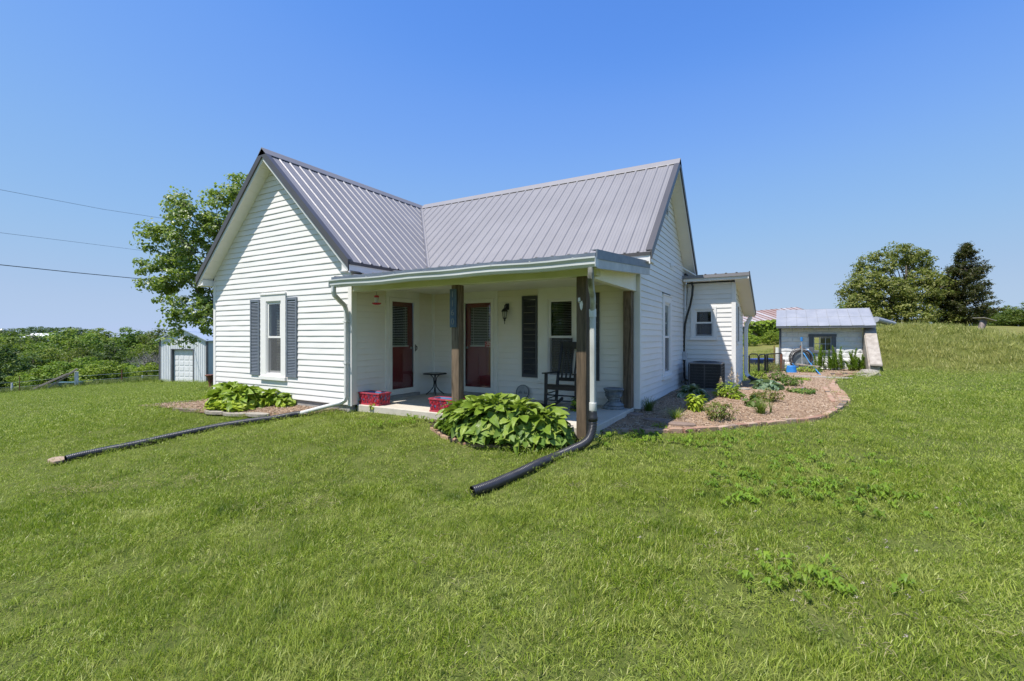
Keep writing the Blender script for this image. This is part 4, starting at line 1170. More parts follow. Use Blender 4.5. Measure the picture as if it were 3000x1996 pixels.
# rocking chair facing the lawn
def rocking_chair(x, y):
    r = thing('rocking_chair', 'black slatted wooden rocking chair behind the right porch post', 'chair', (x + .28, y + .3, 0))
    B = lambda: MB()
    w = .56
    for s in (0, 1):
        xx = x + s * w
        B().bar((xx, y, .06), (xx + 0, y + .02, .60), .045, .05).build('front_leg', M['black'], r, bevel=.006)
        B().bar((xx, y + .44, .07), (xx, y + .50, .45), .042, .05).build('rear_leg', M['black'], r, bevel=.006)
        B().bar((xx, y + .48, .40), (xx, y + .70, 1.15), .042, .045).build('back_post', M['black'], r, bevel=.006)
        m = B(); m.hexa([(xx - .045, y - .06, .60), (xx + .045, y - .06, .60), (xx + .035, y + .55, .585), (xx - .035, y + .55, .585), (xx - .045, y - .06, .622), (xx + .045, y - .06, .622), (xx + .035, y + .55, .607), (xx - .035, y + .55, .607)]); m.build('arm', M['black'], r)
        m = B(); pts = [(xx, y - .20 + .115 * i, .022 + .085 * ((i - 4) / 4) ** 2 * .9) for i in range(9)]
        for p, q in zip(pts[:-1], pts[1:]): m.bar(p, q, .035, .04)
        m.build('rocker', M['black'], r)
        for z in (.16, .25): B().tube([(xx, y, z), (xx, y + .46, z + .01)], .011, 8).build('side_rung', M['black'], r)
    for z in (.15, .24): B().tube([(x, y, z), (x + w, y, z)], .012, 8).build('front_rung', M['black'], r)
    m = B(); m.box(x + .02, x + w - .02, y - .012, y + .012, .33, .40); m.build('seat_rail', M['black'], r)
    for i in range(11):
        yy = y + .0 + i * .044; dz = .42 - .05 * math.sin(i / 10 * 2.4) - .012 * i / 10
        B().box(x + .01, x + w - .01, yy, yy + .034, dz - .016, dz).build('seat_slat', M['black'], r)
    for i in range(6):
        xx = x + .075 + i * (w - .15) / 5
        B().bar((xx, y + .50, .46), (xx, y + .685, 1.08), .032, .012).build('back_slat', M['black'], r)
    B().bar((x, y + .688, 1.08), (x + w, y + .688, 1.08), .03, .13).build('crest_rail', M['black'], r, bevel=.006)
    B().bar((x, y + .51, .47), (x + w, y + .51, .47), .03, .06).build('lower_back_rail', M['black'], r)
rocking_chair(3.22, 1.40)

# wall lantern
def lantern(x, y, z):
    r = thing('wall_lantern', 'black wall lantern between the porch door and the dark shutter', 'lamp', (x, y, z))
    m = MB(); m.lathe((x, y - .018, z + .30), [(.052, -.06), (.056, 0), (.052, .06)], 14)
    mb2 = MB(); mb2.tube([(x, y - .02, z + .30), (x, y - .09, z + .33), (x, y - .12, z + .31), (x, y - .12, z + .27)], .009, 8)
    mb2.build('arm', M['black_metal'], r, smooth=True)
    b = MB(); b.box(x - .045, x + .045, y - .026, y - .008, z + .23, z + .36); b.build('wall_plate', M['black_metal'], r, bevel=.008)
    c = (x, y - .12, z)
    m = MB(); m.lathe(c, [(.004, .285), (.012, .275), (.02, .255), (.045, .235), (.066, .20), (.068, .19), (.055, .187)], 8); m.build('roof_cap', M['black_metal'], r)
    for k in range(6):
        a = 2 * math.pi * k / 6; MB().tube([(c[0] + .056 * math.cos(a), c[1] + .056 * math.sin(a), z + .19), (c[0] + .036 * math.cos(a), c[1] + .036 * math.sin(a), z + .065)], .0045, 5).build('cage_bar', M['black_metal'], r)
    m = MB(); m.lathe(c, [(.034, .067), (.053, .188)], 12); m.build('lamp_glass', M['lampglass'], r)
    m = MB(); m.lathe(c, [(.004, -.06), (.008, -.045), (.005, -.02), (.012, .0), (.02, .02), (.014, .035), (.038, .058), (.04, .067)], 12); m.build('finial', M['black_metal'], r, smooth=True)
M['lampglass'] = m_plain('seeded_lamp_glass', (.36, .36, .33), (.46, .46, .42), 20, .2)
lantern(1.945, YP - .012, 1.55)

# hummingbird feeder
def feeder(x, y):
    r = thing('bird_feeder', 'red and clear hummingbird feeder hanging at the left end of the porch', 'bird feeder', (x, y, 1.83))
    M['red_plastic'] = m_plain('red_plastic', (.42, .012, .02), (.5, .02, .03), 10, .35)
    M['clear_plastic'] = m_plain('cloudy_bottle', (.48, .50, .48), (.56, .57, .55), 10, .2)
    MB().tube([(x, y, 2.055), (x, y, 1.985)], .003, 5).build('hanger', M['black_metal'], r)
    m = MB(); m.lathe((x, y, 1.945), [(.035, 0), (.042, .008), (.046, .03), (.03, .042), (.006, .046)], 14); m.build('cap', M['red_plastic'], r, smooth=True)
    m = MB(); m.lathe((x, y, 1.85), [(.03, 0), (.026, .02), (.028, .05), (.04, .085), (.04, .096)], 14); m.build('bottle', M['clear_plastic'], r, smooth=True)
    m = MB(); m.lathe((x, y, 1.815), [(.03, 0), (.06, .008), (.085, .028), (.08, .036), (.03, .04)], 18); m.build('dish', M['red_plastic'], r, smooth=True)
feeder(.40, .22)

# stacked stone pedestal
def pedestal(x, y):
    r = thing('stone_pedestal', 'grey cast stone pedestal standing by the rear porch post', 'pedestal', (x, y, 0))
    def lump(z0, z1, r0, r1, name, sd, n=14):
        q = random.Random(sd); off = [[q.uniform(-.07, .07) for _ in range(n)] for _ in range(4)]
        m = MB(); m.lathe((x + q.uniform(-.01, .01), y, z0), [(r0 * .93, 0), (r0, .012), (r1, z1 - z0 - .012), (r1 * .93, z1 - z0)], n, lambda k, j: off[k % 4][j] * .8); m.build(name, M['stone'], r)
    lump(0, .055, .19, .175, 'base', 1); lump(.055, .12, .165, .125, 'base_step', 2); lump(.12, .165, .10, .10, 'stone_block', 3)
    lump(.165, .205, .12, .118, 'stone_block', 4); lump(.205, .262, .142, .15, 'stone_block', 5); lump(.262, .30, .155, .14, 'stone_block', 6); lump(.30, .352, .165, .178, 'top_slab', 8, 18)
pedestal(4.24, 1.98)

# round plaque leaning on the wall
def plaque():
    x, y, R = 2.32, YP - .06, .145
    r = thing('round_plaque', 'round grey stone plaque leaning on the wall behind the hostas', 'plaque', (x, y, 0))
    m = MB(); F2 = lambda a, b, t: (x + a, y + .03 * (b / R) + t, R + b * .98)
    pts = [(R * math.cos(2 * math.pi * i / 28), R * math.sin(2 * math.pi * i / 28)) for i in range(28)]
    m.prism(pts, -.012, .0, F2); m.build('disc', M['stone_light'], r)
    m = MB(); n = 28
    for i in range(n):
        a, b = 2 * math.pi * i / n, 2 * math.pi * (i + 1) / n
        q = lambda ang, k, t: F2(k * R * math.cos(ang), k * R * math.sin(ang), t)
        m.hexa([q(a, 1.0, -.012), q(b, 1.0, -.012), q(b, .9, -.012), q(a, .9, -.012), q(a, 1.0, -.02), q(b, 1.0, -.02), q(b, .9, -.018), q(a, .9, -.018)])
    m.build('raised_rim', M['stone'], r)
    for cx_, h in ((-.075, .06), (-.05, .085), (-.02, .05), (.05, .07), (.085, .05)):
        m = MB(); m.prism([(cx_ - .018, -.03), (cx_ + .018, -.03), (cx_, -.03 + h)], -.013, -.017, F2); m.build('pine_relief', M['stone'], r)
M['stone_light'] = m_concrete('pale_cast_stone', (.34, .36, .36), (.44, .45, .44), scale=12)
plaque()
# mats
tag(MB().box(.92, 1.62, 1.62, 2.14, .002, .012).build('door_mat', m_plain('charcoal_mat', (.03, .03, .03), (.055, .05, .048), 40, .95, bstr=.6), None), 'thin charcoal mat on the concrete in front of the right red door', 'door mat')
# white metal ornament on the corner post
def ornament():
    x, y = 4.40, .03; r = thing('post_ornament', 'small white metal butterfly bracket on the dark corner post', 'ornament', (x, y, 1.6))
    P = lambda pts, nm: MB().prism(pts, 0, .006, lambda a, b, t: (x + a, y - .0015 - t, 1.68 + b)).build(nm, M['trim'], r)
    P([(-.028, .085), (.0, .09), (.008, .05), (-.012, .03), (-.028, .04)], 'upper_wing'); P([(-.002, .028), (.03, .045), (.042, .0), (.036, -.05), (.02, -.085), (.004, -.06), (-.004, -.01)], 'lower_wing')
    MB().tube([(x - .008, y - .012, 1.71), (x - .008, y - .02, 1.70)], .014, 10).build('boss', M['steel'], r)
ornament()
# house number board on the front post
def number_board():
    x0, y0 = 2.232, .03; r = thing('house_number_board', 'blue grey weathered board reading 1160 nailed high on the front porch post', 'house number', (x0 + .06, y0, 1.4))
    M['blue_board'] = m_plain('weathered_blue_board', (.045, .075, .115), (.10, .14, .18), 9, .75, stretch=(1, 1, .25)); 
    MB().box(x0 - .012, x0 + .112, y0 - .026, y0 - .0015, 1.385, 1.99).build('board', M['blue_board'], r, bevel=.004)
    for i, ch in enumerate('1160'):
        cu = bpy.data.curves.new('digit', 'FONT'); cu.body = ch; cu.size = .135; cu.extrude = .004; cu.align_x = 'CENTER'; cu.align_y = 'CENTER'
        tmp = bpy.data.objects.new('digit', cu); COL.objects.link(tmp)
        dg = bpy.context.evaluated_depsgraph_get(); me = bpy.data.meshes.new_from_object(tmp.evaluated_get(dg)); bpy.data.objects.remove(tmp)
        me.materials.clear(); me.materials.append(M['digit'])
        o = put('digit', me, r); o.rotation_euler = (math.pi / 2, 0, 0); o.location = Vector((x0 + .05, y0 - .031, 1.90 - i * .142)) - WORLDLOC[r]
M['digit'] = m_plain('tarnished_digits', (.15, .16, .15), (.24, .25, .24), 20, .4, .5)
number_board()

# ------------------------------------------------------------------ air conditioner
def ac_unit():
    x0, x1, y0, y1, H = 4.865, 5.555, 5.68, 6.37, .615
    r = thing('air_conditioner', 'dark grey outdoor air conditioner unit beside the rear addition', 'air conditioner', ((x0 + x1) / 2, (y0 + y1) / 2, 0))
    M['ac_dark'] = m_plain('charcoal_coil', (.012, .012, .014), (.022, .022, .024), 30, .6); M['ac_cab'] = m_plain('dark_grey_cabinet', (.055, .055, .06), (.075, .075, .08), 10, .45, .3); M['ac_wire'] = m_plain('coated_wire', (.09, .09, .095), (.13, .13, .13), 10, .4, .5)
    M['ac_top'] = m_plain('grey_top_pan', (.18, .18, .185), (.24, .24, .24), 8, .45, .4)
    MB().box(x0 - .09, x1 + .09, y0 - .06, y1 + .06, -.12, .006).build('pad', M['found'], r, bevel=.01)
    MB().box(x0 + .02, x1 - .02, y0 + .02, y1 - .02, .03, H - .02).build('coil', M['ac_dark'], r)
    MB().box(x0 - .012, x1 + .012, y0 - .012, y1 + .012, .008, .045).build('base_pan', M['ac_top'], r, bevel=.01)
    MB().box(x0 - .015, x1 + .015, y0 - .015, y1 + .015, H - .02, H + .018).build('top_pan', M['ac_top'], r, bevel=.012)
    for cx_, cy_ in ((x0, y0), (x1, y0), (x1, y1), (x0, y1)):
        MB().box(cx_ - .016, cx_ + .016, cy_ - .016, cy_ + .016, .046, H - .021).build('corner_post', M['ac_cab'], r, bevel=.008)
    m = MB(); n = 28
    for i in range(1, n):
        t = i / n
        m.box(x0 + (x1 - x0) * t - .002, x0 + (x1 - x0) * t + .002, y0 - .002, y0 + .002, .046, H - .021); m.box(x1 - .002, x1 + .002, y0 + (y1 - y0) * t - .002, y0 + (y1 - y0) * t + .002, .046, H - .021)
    m.build('vertical_wires', M['ac_wire'], r, kind='stuff')
    for i in range(1, 8):
        z = .046 + (H - .067) * i / 8; m = MB(); m.box(x0 + .017, x1 - .017, y0 - .007, y0 - .003, z - .003, z + .003); m.build('guard_bar', M['ac_wire'], r)
        m = MB(); m.box(x1 + .003, x1 + .007, y0 + .017, y1 - .017, z - .003, z + .003); m.build('guard_bar', M['ac_wire'], r)
    MB().box((x0 + x1) / 2 - .012, (x0 + x1) / 2 + .012, y0 - .012, y0 - .008, .05, H - .022).build('centre_strap', M['ac_wire'], r)
    m = MB(); cx_, cy_ = (x0 + x1) / 2, (y0 + y1) / 2
    for k in range(9):
        rr = .05 + k * .03; pts = [(cx_ + rr * math.cos(a), cy_ + rr * math.sin(a), H + .045 - .02 * (k / 8) ** 2) for a in np.linspace(0, 2 * math.pi, 25)]
        m.tube(pts, .003, 4, caps=False)
    for k in range(10):
        a = 2 * math.pi * k / 10; m.tube([(cx_ + .04 * math.cos(a), cy_ + .04 * math.sin(a), H + .047), (cx_ + .2 * math.cos(a), cy_ + .2 * math.sin(a), H + .04), (cx_ + .31 * math.cos(a), cy_ + .31 * math.sin(a), H + .018)], .003, 4)
    m.build('fan_guard', M['ac_wire'], r, kind='stuff')
    m = MB(); m.lathe((cx_, cy_, H + .018), [(.30, 0), (.29, .004), (.02, .006)], 20); m.build('fan_well', M['ac_dark'], r)
ac_unit()

# ------------------------------------------------------------------ hostas: every leaf is its own part
def leaf_mesh(name, mat, L=1.0, W=.62, droop=.25, fold=.18, wav=.03, nl=8, nw=2, point=1.0, sd=0):
    q = random.Random(sd); V = []; Fc = []
    cols = nw * 2 + 1
    for i in range(nl + 1):
        t = i / nl
        wd = W / 2 * (math.sin(math.pi * min(1, t * 1.0) ** .62) ** .75 if 0 < t < 1 else 0) * (1 - .25 * t * point)
        for j in range(-nw, nw + 1):
            s = j / nw
            x = L * t - (.05 * L * (abs(s)) * (1 - t) if t < .35 else 0)
            y = wd * s
            z = -droop * L * t * t + fold * wd * abs(s) * 2 + wav * L * math.sin(t * 9 + s * 2 + sd) * abs(s)
            V.append((x, y, z))
    for i in range(nl):
        for j in range(cols - 1): Fc.append([i * cols + j, (i + 1) * cols + j, (i + 1) * cols + j + 1, i * cols + j + 1])
    return mesh_np(name, V, Fc, mat, True)
def m_hosta(name, c1, c2, edge=None, trans=.28):
    t = NT(name); v = t.coords('Object'); oi = t.add('ShaderNodeObjectInfo')
    col = t.mix(oi.outputs['Random'], c1, c2)
    n = t.noise(v, 3.0, 3); col = t.mix(t.ramp(n, [(.45, 0.0), (.8, .45)]), col, tuple(k * .65 for k in c1))
    sx = t.add('ShaderNodeSeparateXYZ'); t.link(v, sx.inputs[0])
    ay = t.math('ABSOLUTE', sx.outputs['Y'])
    veins = t.math('SINE', t.math('MULTIPLY', t.math('DIVIDE', ay, t.math('ADD', t.math('MULTIPLY', t.math('SINE', t.math('MULTIPLY', sx.outputs['X'], 3.0)), .34), .05)), 34.0))
    if edge: col = t.mix(t.ramp(ay, [(.13, 0.0), (.22, 1.0)]), col, edge)
    p = t.principled(col, .36, 0, veins, .35, .012, .5)
    tr = t.add('ShaderNodeBsdfTranslucent'); t.link(t.mix(.5, col, (.30, .42, .04)), tr.inputs['Color'])
    mx = t.add('ShaderNodeMixShader'); mx.inputs[0].default_value = trans; t.link(p.outputs[0], mx.inputs[1]); t.link(tr.outputs[0], mx.inputs[2])
    return t.done(mx)
M['hosta'] = m_hosta('hosta_leaf', (.18, .28, .03), (.31, .41, .06)); M['hosta_lime'] = m_hosta('lime_hosta_leaf', (.22, .34, .03), (.33, .44, .05))
M['hosta_blue'] = m_hosta('blue_hosta_leaf', (.14, .24, .13), (.20, .30, .18)); M['hosta_var'] = m_hosta('variegated_hosta_leaf', (.06, .12, .05), (.09, .16, .06), (.42, .46, .34))
M['stalk'] = m_plain('green_stalk', (.10, .17, .03), (.16, .24, .05), 8, .6)
def leaf_set(key): return [leaf_mesh('leaf', M[key], 1, .66 + .05 * (i % 3), .18 + .11 * (i % 4), .10 + .06 * (i % 3), .035, sd=i * 3 + 1) for i in range(6)]
HL = {k: leaf_set(k) for k in ('hosta', 'hosta_lime', 'hosta_blue', 'hosta_var')}
M['lf_green'] = m_leaf('bed_plant_green', (.08, .16, .022), (.19, .29, .045), (.28, .34, .07), objvar=.15)
M['lf_yellow'] = m_leaf('bed_plant_yellow_green', (.20, .29, .02), (.34, .43, .04), objvar=.1)
M['lf_lime'] = m_leaf('bed_plant_lime', (.32, .44, .02), (.44, .54, .05), objvar=.05)
M['lf_brown'] = m_leaf('bed_plant_bronze', (.10, .14, .026), (.22, .25, .05), (.32, .20, .07), objvar=.1)
M['lf_dark'] = m_leaf('dark_blades', (.04, .085, .015), (.08, .14, .028), objvar=.1)
M['plume'] = m_leaf('cream_plume', (.55, .42, .30), (.68, .56, .42), trans=.2, objvar=0)
M['purple'] = m_leaf('purple_petals', (.28, .14, .38), (.40, .22, .50), trans=.2, objvar=0)
M['twig'] = m_plain('brown_twig', (.07, .05, .03), (.13, .10, .06), 20, .8)
def leaf_cards(centers, normals, size, asp=.5, sd=0, bend=.25):
    """pointed two-panel leaves at given centres"""
    g = np.random.default_rng(sd); n = len(centers)
    nrm = normals / (np.linalg.norm(normals, axis=1, keepdims=True) + 1e-9)
    t = g.normal(size=(n, 3)); t -= nrm * (t * nrm).sum(1, keepdims=True); t /= np.linalg.norm(t, axis=1, keepdims=True) + 1e-9
    b = np.cross(nrm, t); s = (np.asarray(size) * g.uniform(.65, 1.3, n))[:, None]
    a0 = centers - t * s * .5; a1 = centers + t * s * .5 - nrm * s * bend * .5
    l = centers + b * s * asp * .5 + nrm * s * bend * .25; r = centers - b * s * asp * .5 + nrm * s * bend * .25
    V = np.stack([a0, r, a1, l], 1).reshape(-1, 3); k = np.arange(n)[:, None] * 4
    Fc = np.concatenate([k + [0, 1, 2], k + [0, 2, 3]], 1).reshape(-1, 3)
    return V, Fc
def hosta(name, label, crowns, key, size, root_loc, sd=1, group=None):
    """crowns: (x, y, radius, height, leaves)"""
    q = random.Random(sd); r = thing(name, label, 'hosta', root_loc, group); st = MB(); k = 0
    for cx_, cy_, R, Hh, n in crowns:
        z0 = tz(cx_, cy_) + .02
        for i in range(n):
            f = (i + .5) / n; a = i * 2.39996 + q.uniform(-.35, .35)
            rad = R * math.sqrt(f) * q.uniform(.8, 1.08); h = Hh * (1 - .93 * f ** 2.0) * q.uniform(.86, 1.08)
            L = size * q.uniform(.72, 1.15) * (1 - .12 * f)
            px, py = cx_ + math.cos(a) * rad, cy_ + math.sin(a) * rad
            pitch = math.radians(42 - 85 * f + q.uniform(-16, 16)); yaw = a + q.uniform(-.5, .5); roll = q.uniform(-.8, .8)
            o = bpy.data.objects.new('leaf', HL[key][q.randrange(6)]); COL.objects.link(o); o.parent = r
            bx, by, bz = px - math.cos(yaw) * L * .4, py - math.sin(yaw) * L * .4, z0 + h - math.sin(pitch) * L * .35
            mt = Matrix.Translation(Vector((bx, by, max(bz, z0 + .03))) - WORLDLOC[r]) @ Matrix.Rotation(yaw, 4, 'Z') @ Matrix.Rotation(-pitch, 4, 'Y') @ Matrix.Rotation(roll, 4, 'X') @ Matrix.Diagonal((L, L * q.uniform(.85, 1.15), L, 1))
            o.matrix_local = mt
            if i % 2 == 0: st.tube([(cx_ + math.cos(a) * .04, cy_ + math.sin(a) * .04, z0), ((cx_ + bx) / 2, (cy_ + by) / 2, (z0 + max(bz, z0 + .05)) / 2 + .06), (bx, by, max(bz, z0 + .03))], .006, 5, caps=False)
    st.build('stalks', M['stalk'], r, kind='stuff')
    g = np.random.default_rng(sd); C = []; Nn = []
    for cx_, cy_, R, Hh, n in crowns:
        k = n * 5; a = g.uniform(0, 6.283, k); f = np.sqrt(g.uniform(0, 1, k)) * .92; zt = Hh * (1 - .85 * f ** 2) * g.uniform(.25, .92, k)
        C.append(np.column_stack([cx_ + np.cos(a) * f * R, cy_ + np.sin(a) * f * R, tz(cx_, cy_) + .02 + zt])); Nn.append(np.column_stack([np.cos(a) * .6, np.sin(a) * .6, np.full(k, .8)]) + g.normal(size=(k, 3)) * .35)
    C = np.vstack(C); V, Fc = leaf_cards(C - np.array(WORLDLOC[r]), np.vstack(Nn), np.full(len(C), size * .8), .6, sd)
    put('inner_leaves', mesh_np('inner_leaves', V, Fc, M['lf_' + ('lime' if 'lime' in key else 'green')] if key in ('hosta', 'hosta_lime') else M[key]), r)['kind'] = 'stuff'
    return r
hosta('hosta', 'broad clump of glossy green hostas in front of the porch', [(2.60, -.20, .36, .40, 50), (2.92, -.30, .44, .52, 60), (3.28, -.34, .48, .58, 72), (3.66, -.28, .47, .54, 66), (4.00, -.20, .40, .42, 50)], 'hosta', .205, (3.2, -.3, -.2), 4)
def gpos(px, py): return ground_at(px, py)
h1 = gpos(655, 1203); h2 = gpos(762, 1196); h3 = gpos(812, 1192)
hosta('hosta', 'large lime green hosta under the left shutter of the gable window', [(h1[0], h1[1] + .15, .46, .46, 78), (h1[0] + .42, h1[1] + .18, .42, .42, 62)], 'hosta_lime', .23, h1, 6)
hosta('hosta', 'small lime green hosta between the large one and its smallest neighbour', [(h2[0] + .12, h2[1] + .12, .24, .31, 32)], 'hosta_lime', .18, h2, 7)
hosta('hosta', 'smallest lime green hosta, nearest the white downspout extension', [(h3[0] + .2, h3[1] + .08, .22, .24, 30)], 'hosta_lime', .165, h3, 8)
hb = gpos(*Z2(1455, 245)); hosta('hosta', 'pale blue green hosta in the middle of the mulch bed', [(hb[0], hb[1], .36, .20, 20)], 'hosta_blue', .26, hb, 9)
hv = gpos(*Z2(835, 320)); hosta('hosta', 'white edged hosta in the shade before the air conditioner', [(hv[0], hv[1], .32, .24, 24)], 'hosta_var', .22, hv, 10)

# ------------------------------------------------------------------ small bed plants
def blades(cx_, cy_, z0, n, h, spread, w, sd, lean=.5):
    g = np.random.default_rng(sd); V = []; Fc = []
    for i in range(n):
        a = g.uniform(0, 6.283); r0 = g.uniform(0, spread * .25); hh = h * g.uniform(.6, 1.1); le = g.uniform(.15, 1) * spread
        x, y = cx_ + math.cos(a) * r0, cy_ + math.sin(a) * r0; dx, dy = math.cos(a + g.uniform(-.5, .5)), math.sin(a + g.uniform(-.5, .5)); b = len(V)
        for k in range(4):
            t = k / 3; px = x + dx * le * t ** 1.7; py = y + dy * le * t ** 1.7; pz = z0 + hh * (t - lean * .45 * t ** 3); ww = w * (1 - t) * .5 + .0006
            V += [(px - dy * ww, py + dx * ww, pz), (px + dy * ww, py - dx * ww, pz)]
        for k in range(3): Fc += [[b + 2 * k, b + 2 * k + 1, b + 2 * k + 3], [b + 2 * k, b + 2 * k + 3, b + 2 * k + 2]]
    return V, Fc
def bush(px, py, w, h, n, size, mat, label, cat='plant', sd=1, asp=.5, name='garden_plant', flat=False, twigs=True, group=None):
    n = int(n * 1.6); w *= .86; h *= .86; size *= .9; p = gpos(px, py); g = np.random.default_rng(sd); r = thing(name, label, cat, p, group)
    d = g.normal(size=(n, 3)); d /= np.linalg.norm(d, axis=1, keepdims=True); rad = g.uniform(.25, 1, n) ** .5
    lob = 1 + .22 * np.sin(np.arctan2(d[:, 1], d[:, 0]) * 3 + sd) + .15 * np.sin(d[:, 2] * 5 + sd)
    c = np.array([0, 0, h * .48]) + d * (rad * lob)[:, None] * np.array([w / 2, w / 2, h * .52]); c[:, 2] = np.maximum(c[:, 2], .015)
    nr = d * .6 + np.array([0, 0, .8]) + g.normal(size=(n, 3)) * .45
    V, Fc = leaf_cards(c, nr, np.full(n, size), asp, sd)
    put('foliage', mesh_np('foliage', V, Fc, M[mat]), r)['kind'] = 'stuff'
    if twigs:
        m = MB()
        for i in range(9):
            a = g.uniform(0, 6.28); e = Vector((math.cos(a) * w * .33, math.sin(a) * w * .33, h * g.uniform(.5, .85))); m.tube([(0, 0, 0), e * .5 + Vector((0, 0, h * .12)), e], [.006, .004, .002], 5)
        me = m.build('stems', M['twig'], None); me.parent = r; me['kind'] = 'stuff'
    return r, p
def tuft(px, py, n, h, spread, w, mat, label, sd, cat='grass clump'):
    p = gpos(px, py); r = thing('grass_clump', label, cat, p); V, Fc = blades(0, 0, .01, n, h, spread, w, sd)
    put('blades', mesh_np('blades', V, Fc, M[mat]), r)['kind'] = 'stuff'
    m = MB(); m.lathe((0, 0, -.03), [(.02, 0), (.05, .02), (.045, .05), (.015, .07)], 8); o = m.build('crown', M['soil'], None); o.parent = r
    return r
tuft(*Z2(460, 432), 130, .34, .26, .009, 'lf_dark', 'dark grass clump by the white corner board in the shade', 21)
tuft(*Z2(690, 492), 110, .24, .34, .006, 'lf_yellow', 'wispy yellow green grass clump at the edge of the shade', 22)
tuft(*Z2(1400, 455), 120, .36, .26, .011, 'lf_green', 'upright green bladed clump in the middle of the bed', 23)
tuft(*Z2(1487, 450), 14, .36, .09, .008, 'lf_green', 'thin few stemmed plant right of the upright bladed clump', 24)
bush(*Z2(1335, 395), .34, .30, 60, .12, 'lf_green', 'leafy pale green plant left of the upright bladed clump', sd=30, asp=.7)
bush(*Z2(855, 430), .34, .38, 90, .15, 'lf_lime', 'bright lime leafed plant standing in the sunlit mulch', sd=31, asp=.36)
bush(*Z2(1050, 503), .58, .40, 420, .05, 'lf_brown', 'low bronze green shrub nearest the front brick edging', 'shrub', 32, .6, 'shrub')
bush(*Z2(1485, 350), .48, .36, 380, .045, 'lf_brown', 'rust tinged small shrub in the centre of the bed', 'shrub', 33, .6, 'shrub')
bush(*Z2(1380, 295), .30, .14, 110, .045, 'lf_brown', 'flat reddish sprawling plant beside the blue green hosta', sd=34, asp=.6)
a6, p6 = bush(*Z2(1135, 312), .62, .36, 420, .075, 'lf_yellow', 'astilbe with a tall cream plume by the air conditioner', 'astilbe', 35, .45, 'astilbe')
bush(*Z2(1190, 330), .22, .14, 70, .06, 'lf_lime', 'tiny lime seedling at the foot of the astilbe', sd=36, asp=.5)
for (ox, oy, hh, w) in ((.05, .08, .68, .1), (.16, .12, .54, .09), (-.16, .05, .46, .06)):
    g = np.random.default_rng(int(hh * 100)); n = 150; t = g.uniform(0, 1, n)
    c = np.stack([ox + g.normal(size=n) * w * (1 - t) * .5, oy + g.normal(size=n) * w * (1 - t) * .5, hh * (.55 + .45 * t)], -1)
    V, Fc = leaf_cards(c, g.normal(size=(n, 3)), np.full(n, .03), .5, 5); o = put('plume', mesh_np('plume', V, Fc, M['plume']), a6); o['kind'] = 'stuff'
bush(*Z2(1755, 278), .66, .17, 320, .06, 'lf_green', 'low mat of leaves with small purple flowers', sd=37, asp=.8)
pm, _p = bush(*Z2(1735, 262), .40, .22, 26, .03, 'purple', 'few purple blossoms over the leafy mat', 'flowers', 38, .9, 'blossoms')
bush(*Z2(1655, 215), .56, .36, 330, .06, 'lf_green', 'small green shrub left of the purple flowered mat', 'shrub', 39, .6, 'shrub')
bush(*Z2(1560, 178), .60, .46, 330, .07, 'lf_green', 'taller green shrub behind the blue green hosta', 'shrub', 40, .55, 'shrub')
bush(*Z2(1400, 158), .70, .34, 420, .06, 'lf_yellow', 'yellow green mounded plant at the rear downspout', sd=41, asp=.6)
bush(*Z2(1330, 188), .10, .26, 24, .06, 'lf_yellow', 'single small upright weed by the addition slab', sd=42)
bush(*Z2(1760, 163), .62, .12, 160, .07, 'lf_yellow', 'low leafy patch of mulch bed weeds before the blue bucket', sd=43, asp=.7)
bush(1688, 1222, .22, .42, 80, .09, 'lf_yellow', 'leafy weed growing beside the base of the right downspout', 'weed', 44, .5, 'weed')
bush(1062, 1200, .26, .2, 90, .07, 'lf_green', 'weed at the slab end under the left planter', 'weed', 45, .5, 'weed')
bush(1092, 1206, .16, .16, 50, .06, 'lf_yellow', 'small weed in the grass before the left planter', 'weed', 46, .5, 'weed')
bush(1300, 1262, .3, .2, 110, .06, 'lf_green', 'weeds filling the left end of the porch hostas', 'weed', 47, .5, 'weed')
bush(*Z2(560, 570), .3, .1, 60, .05, 'lf_yellow', 'sparse weed between pavers and brick edging', 'weed', 48, .5, 'weed')
bush(1600, 1292, .5, .26, 160, .08, 'lf_green', 'dark weeds under the front of the porch hostas', 'weed', 49, .6, 'weed')

# ------------------------------------------------------------------ trees
M['bark'] = m_wood('grey_bark', (.045, .038, .03), (.15, .125, .10), 'Z', 5); M['bark_dead'] = m_plain('pale_dead_wood', (.20, .185, .165), (.32, .30, .27), 6, .85)
M['lf_maple'] = m_leaf('silver_maple_leaves', (.15, .24, .03), (.29, .38, .06), (.62, .64, .46), trans=.5, rough=.38, spec=.55, objvar=.0, tint=(.30, .42, .05))
M['lf_oak'] = m_leaf('yellow_green_tree_leaves', (.13, .16, .028), (.26, .275, .06), (.42, .40, .14), trans=.42, objvar=.0)
M['lf_cedar'] = m_leaf('cedar_sprays', (.040, .050, .020), (.085, .088, .034), (.16, .12, .05), trans=.2, objvar=0)
M['lf_wood'] = m_leaf('woodland_leaves', (.075, .14, .018), (.19, .275, .038), (.30, .37, .06), trans=.4, objvar=.38)
M['lf_bright'] = m_leaf('bright_shrub_leaves', (.13, .215, .02), (.25, .35, .034), (.36, .43, .05), trans=.42, objvar=.22)
M['lf_deep'] = m_leaf('deep_green_leaves', (.032, .068, .014), (.078, .135, .028), trans=.3, objvar=.2)
M['lf_far'] = m_leaf('distant_leaves', (.045, .085, .035), (.085, .135, .050), trans=.25, objvar=.15)
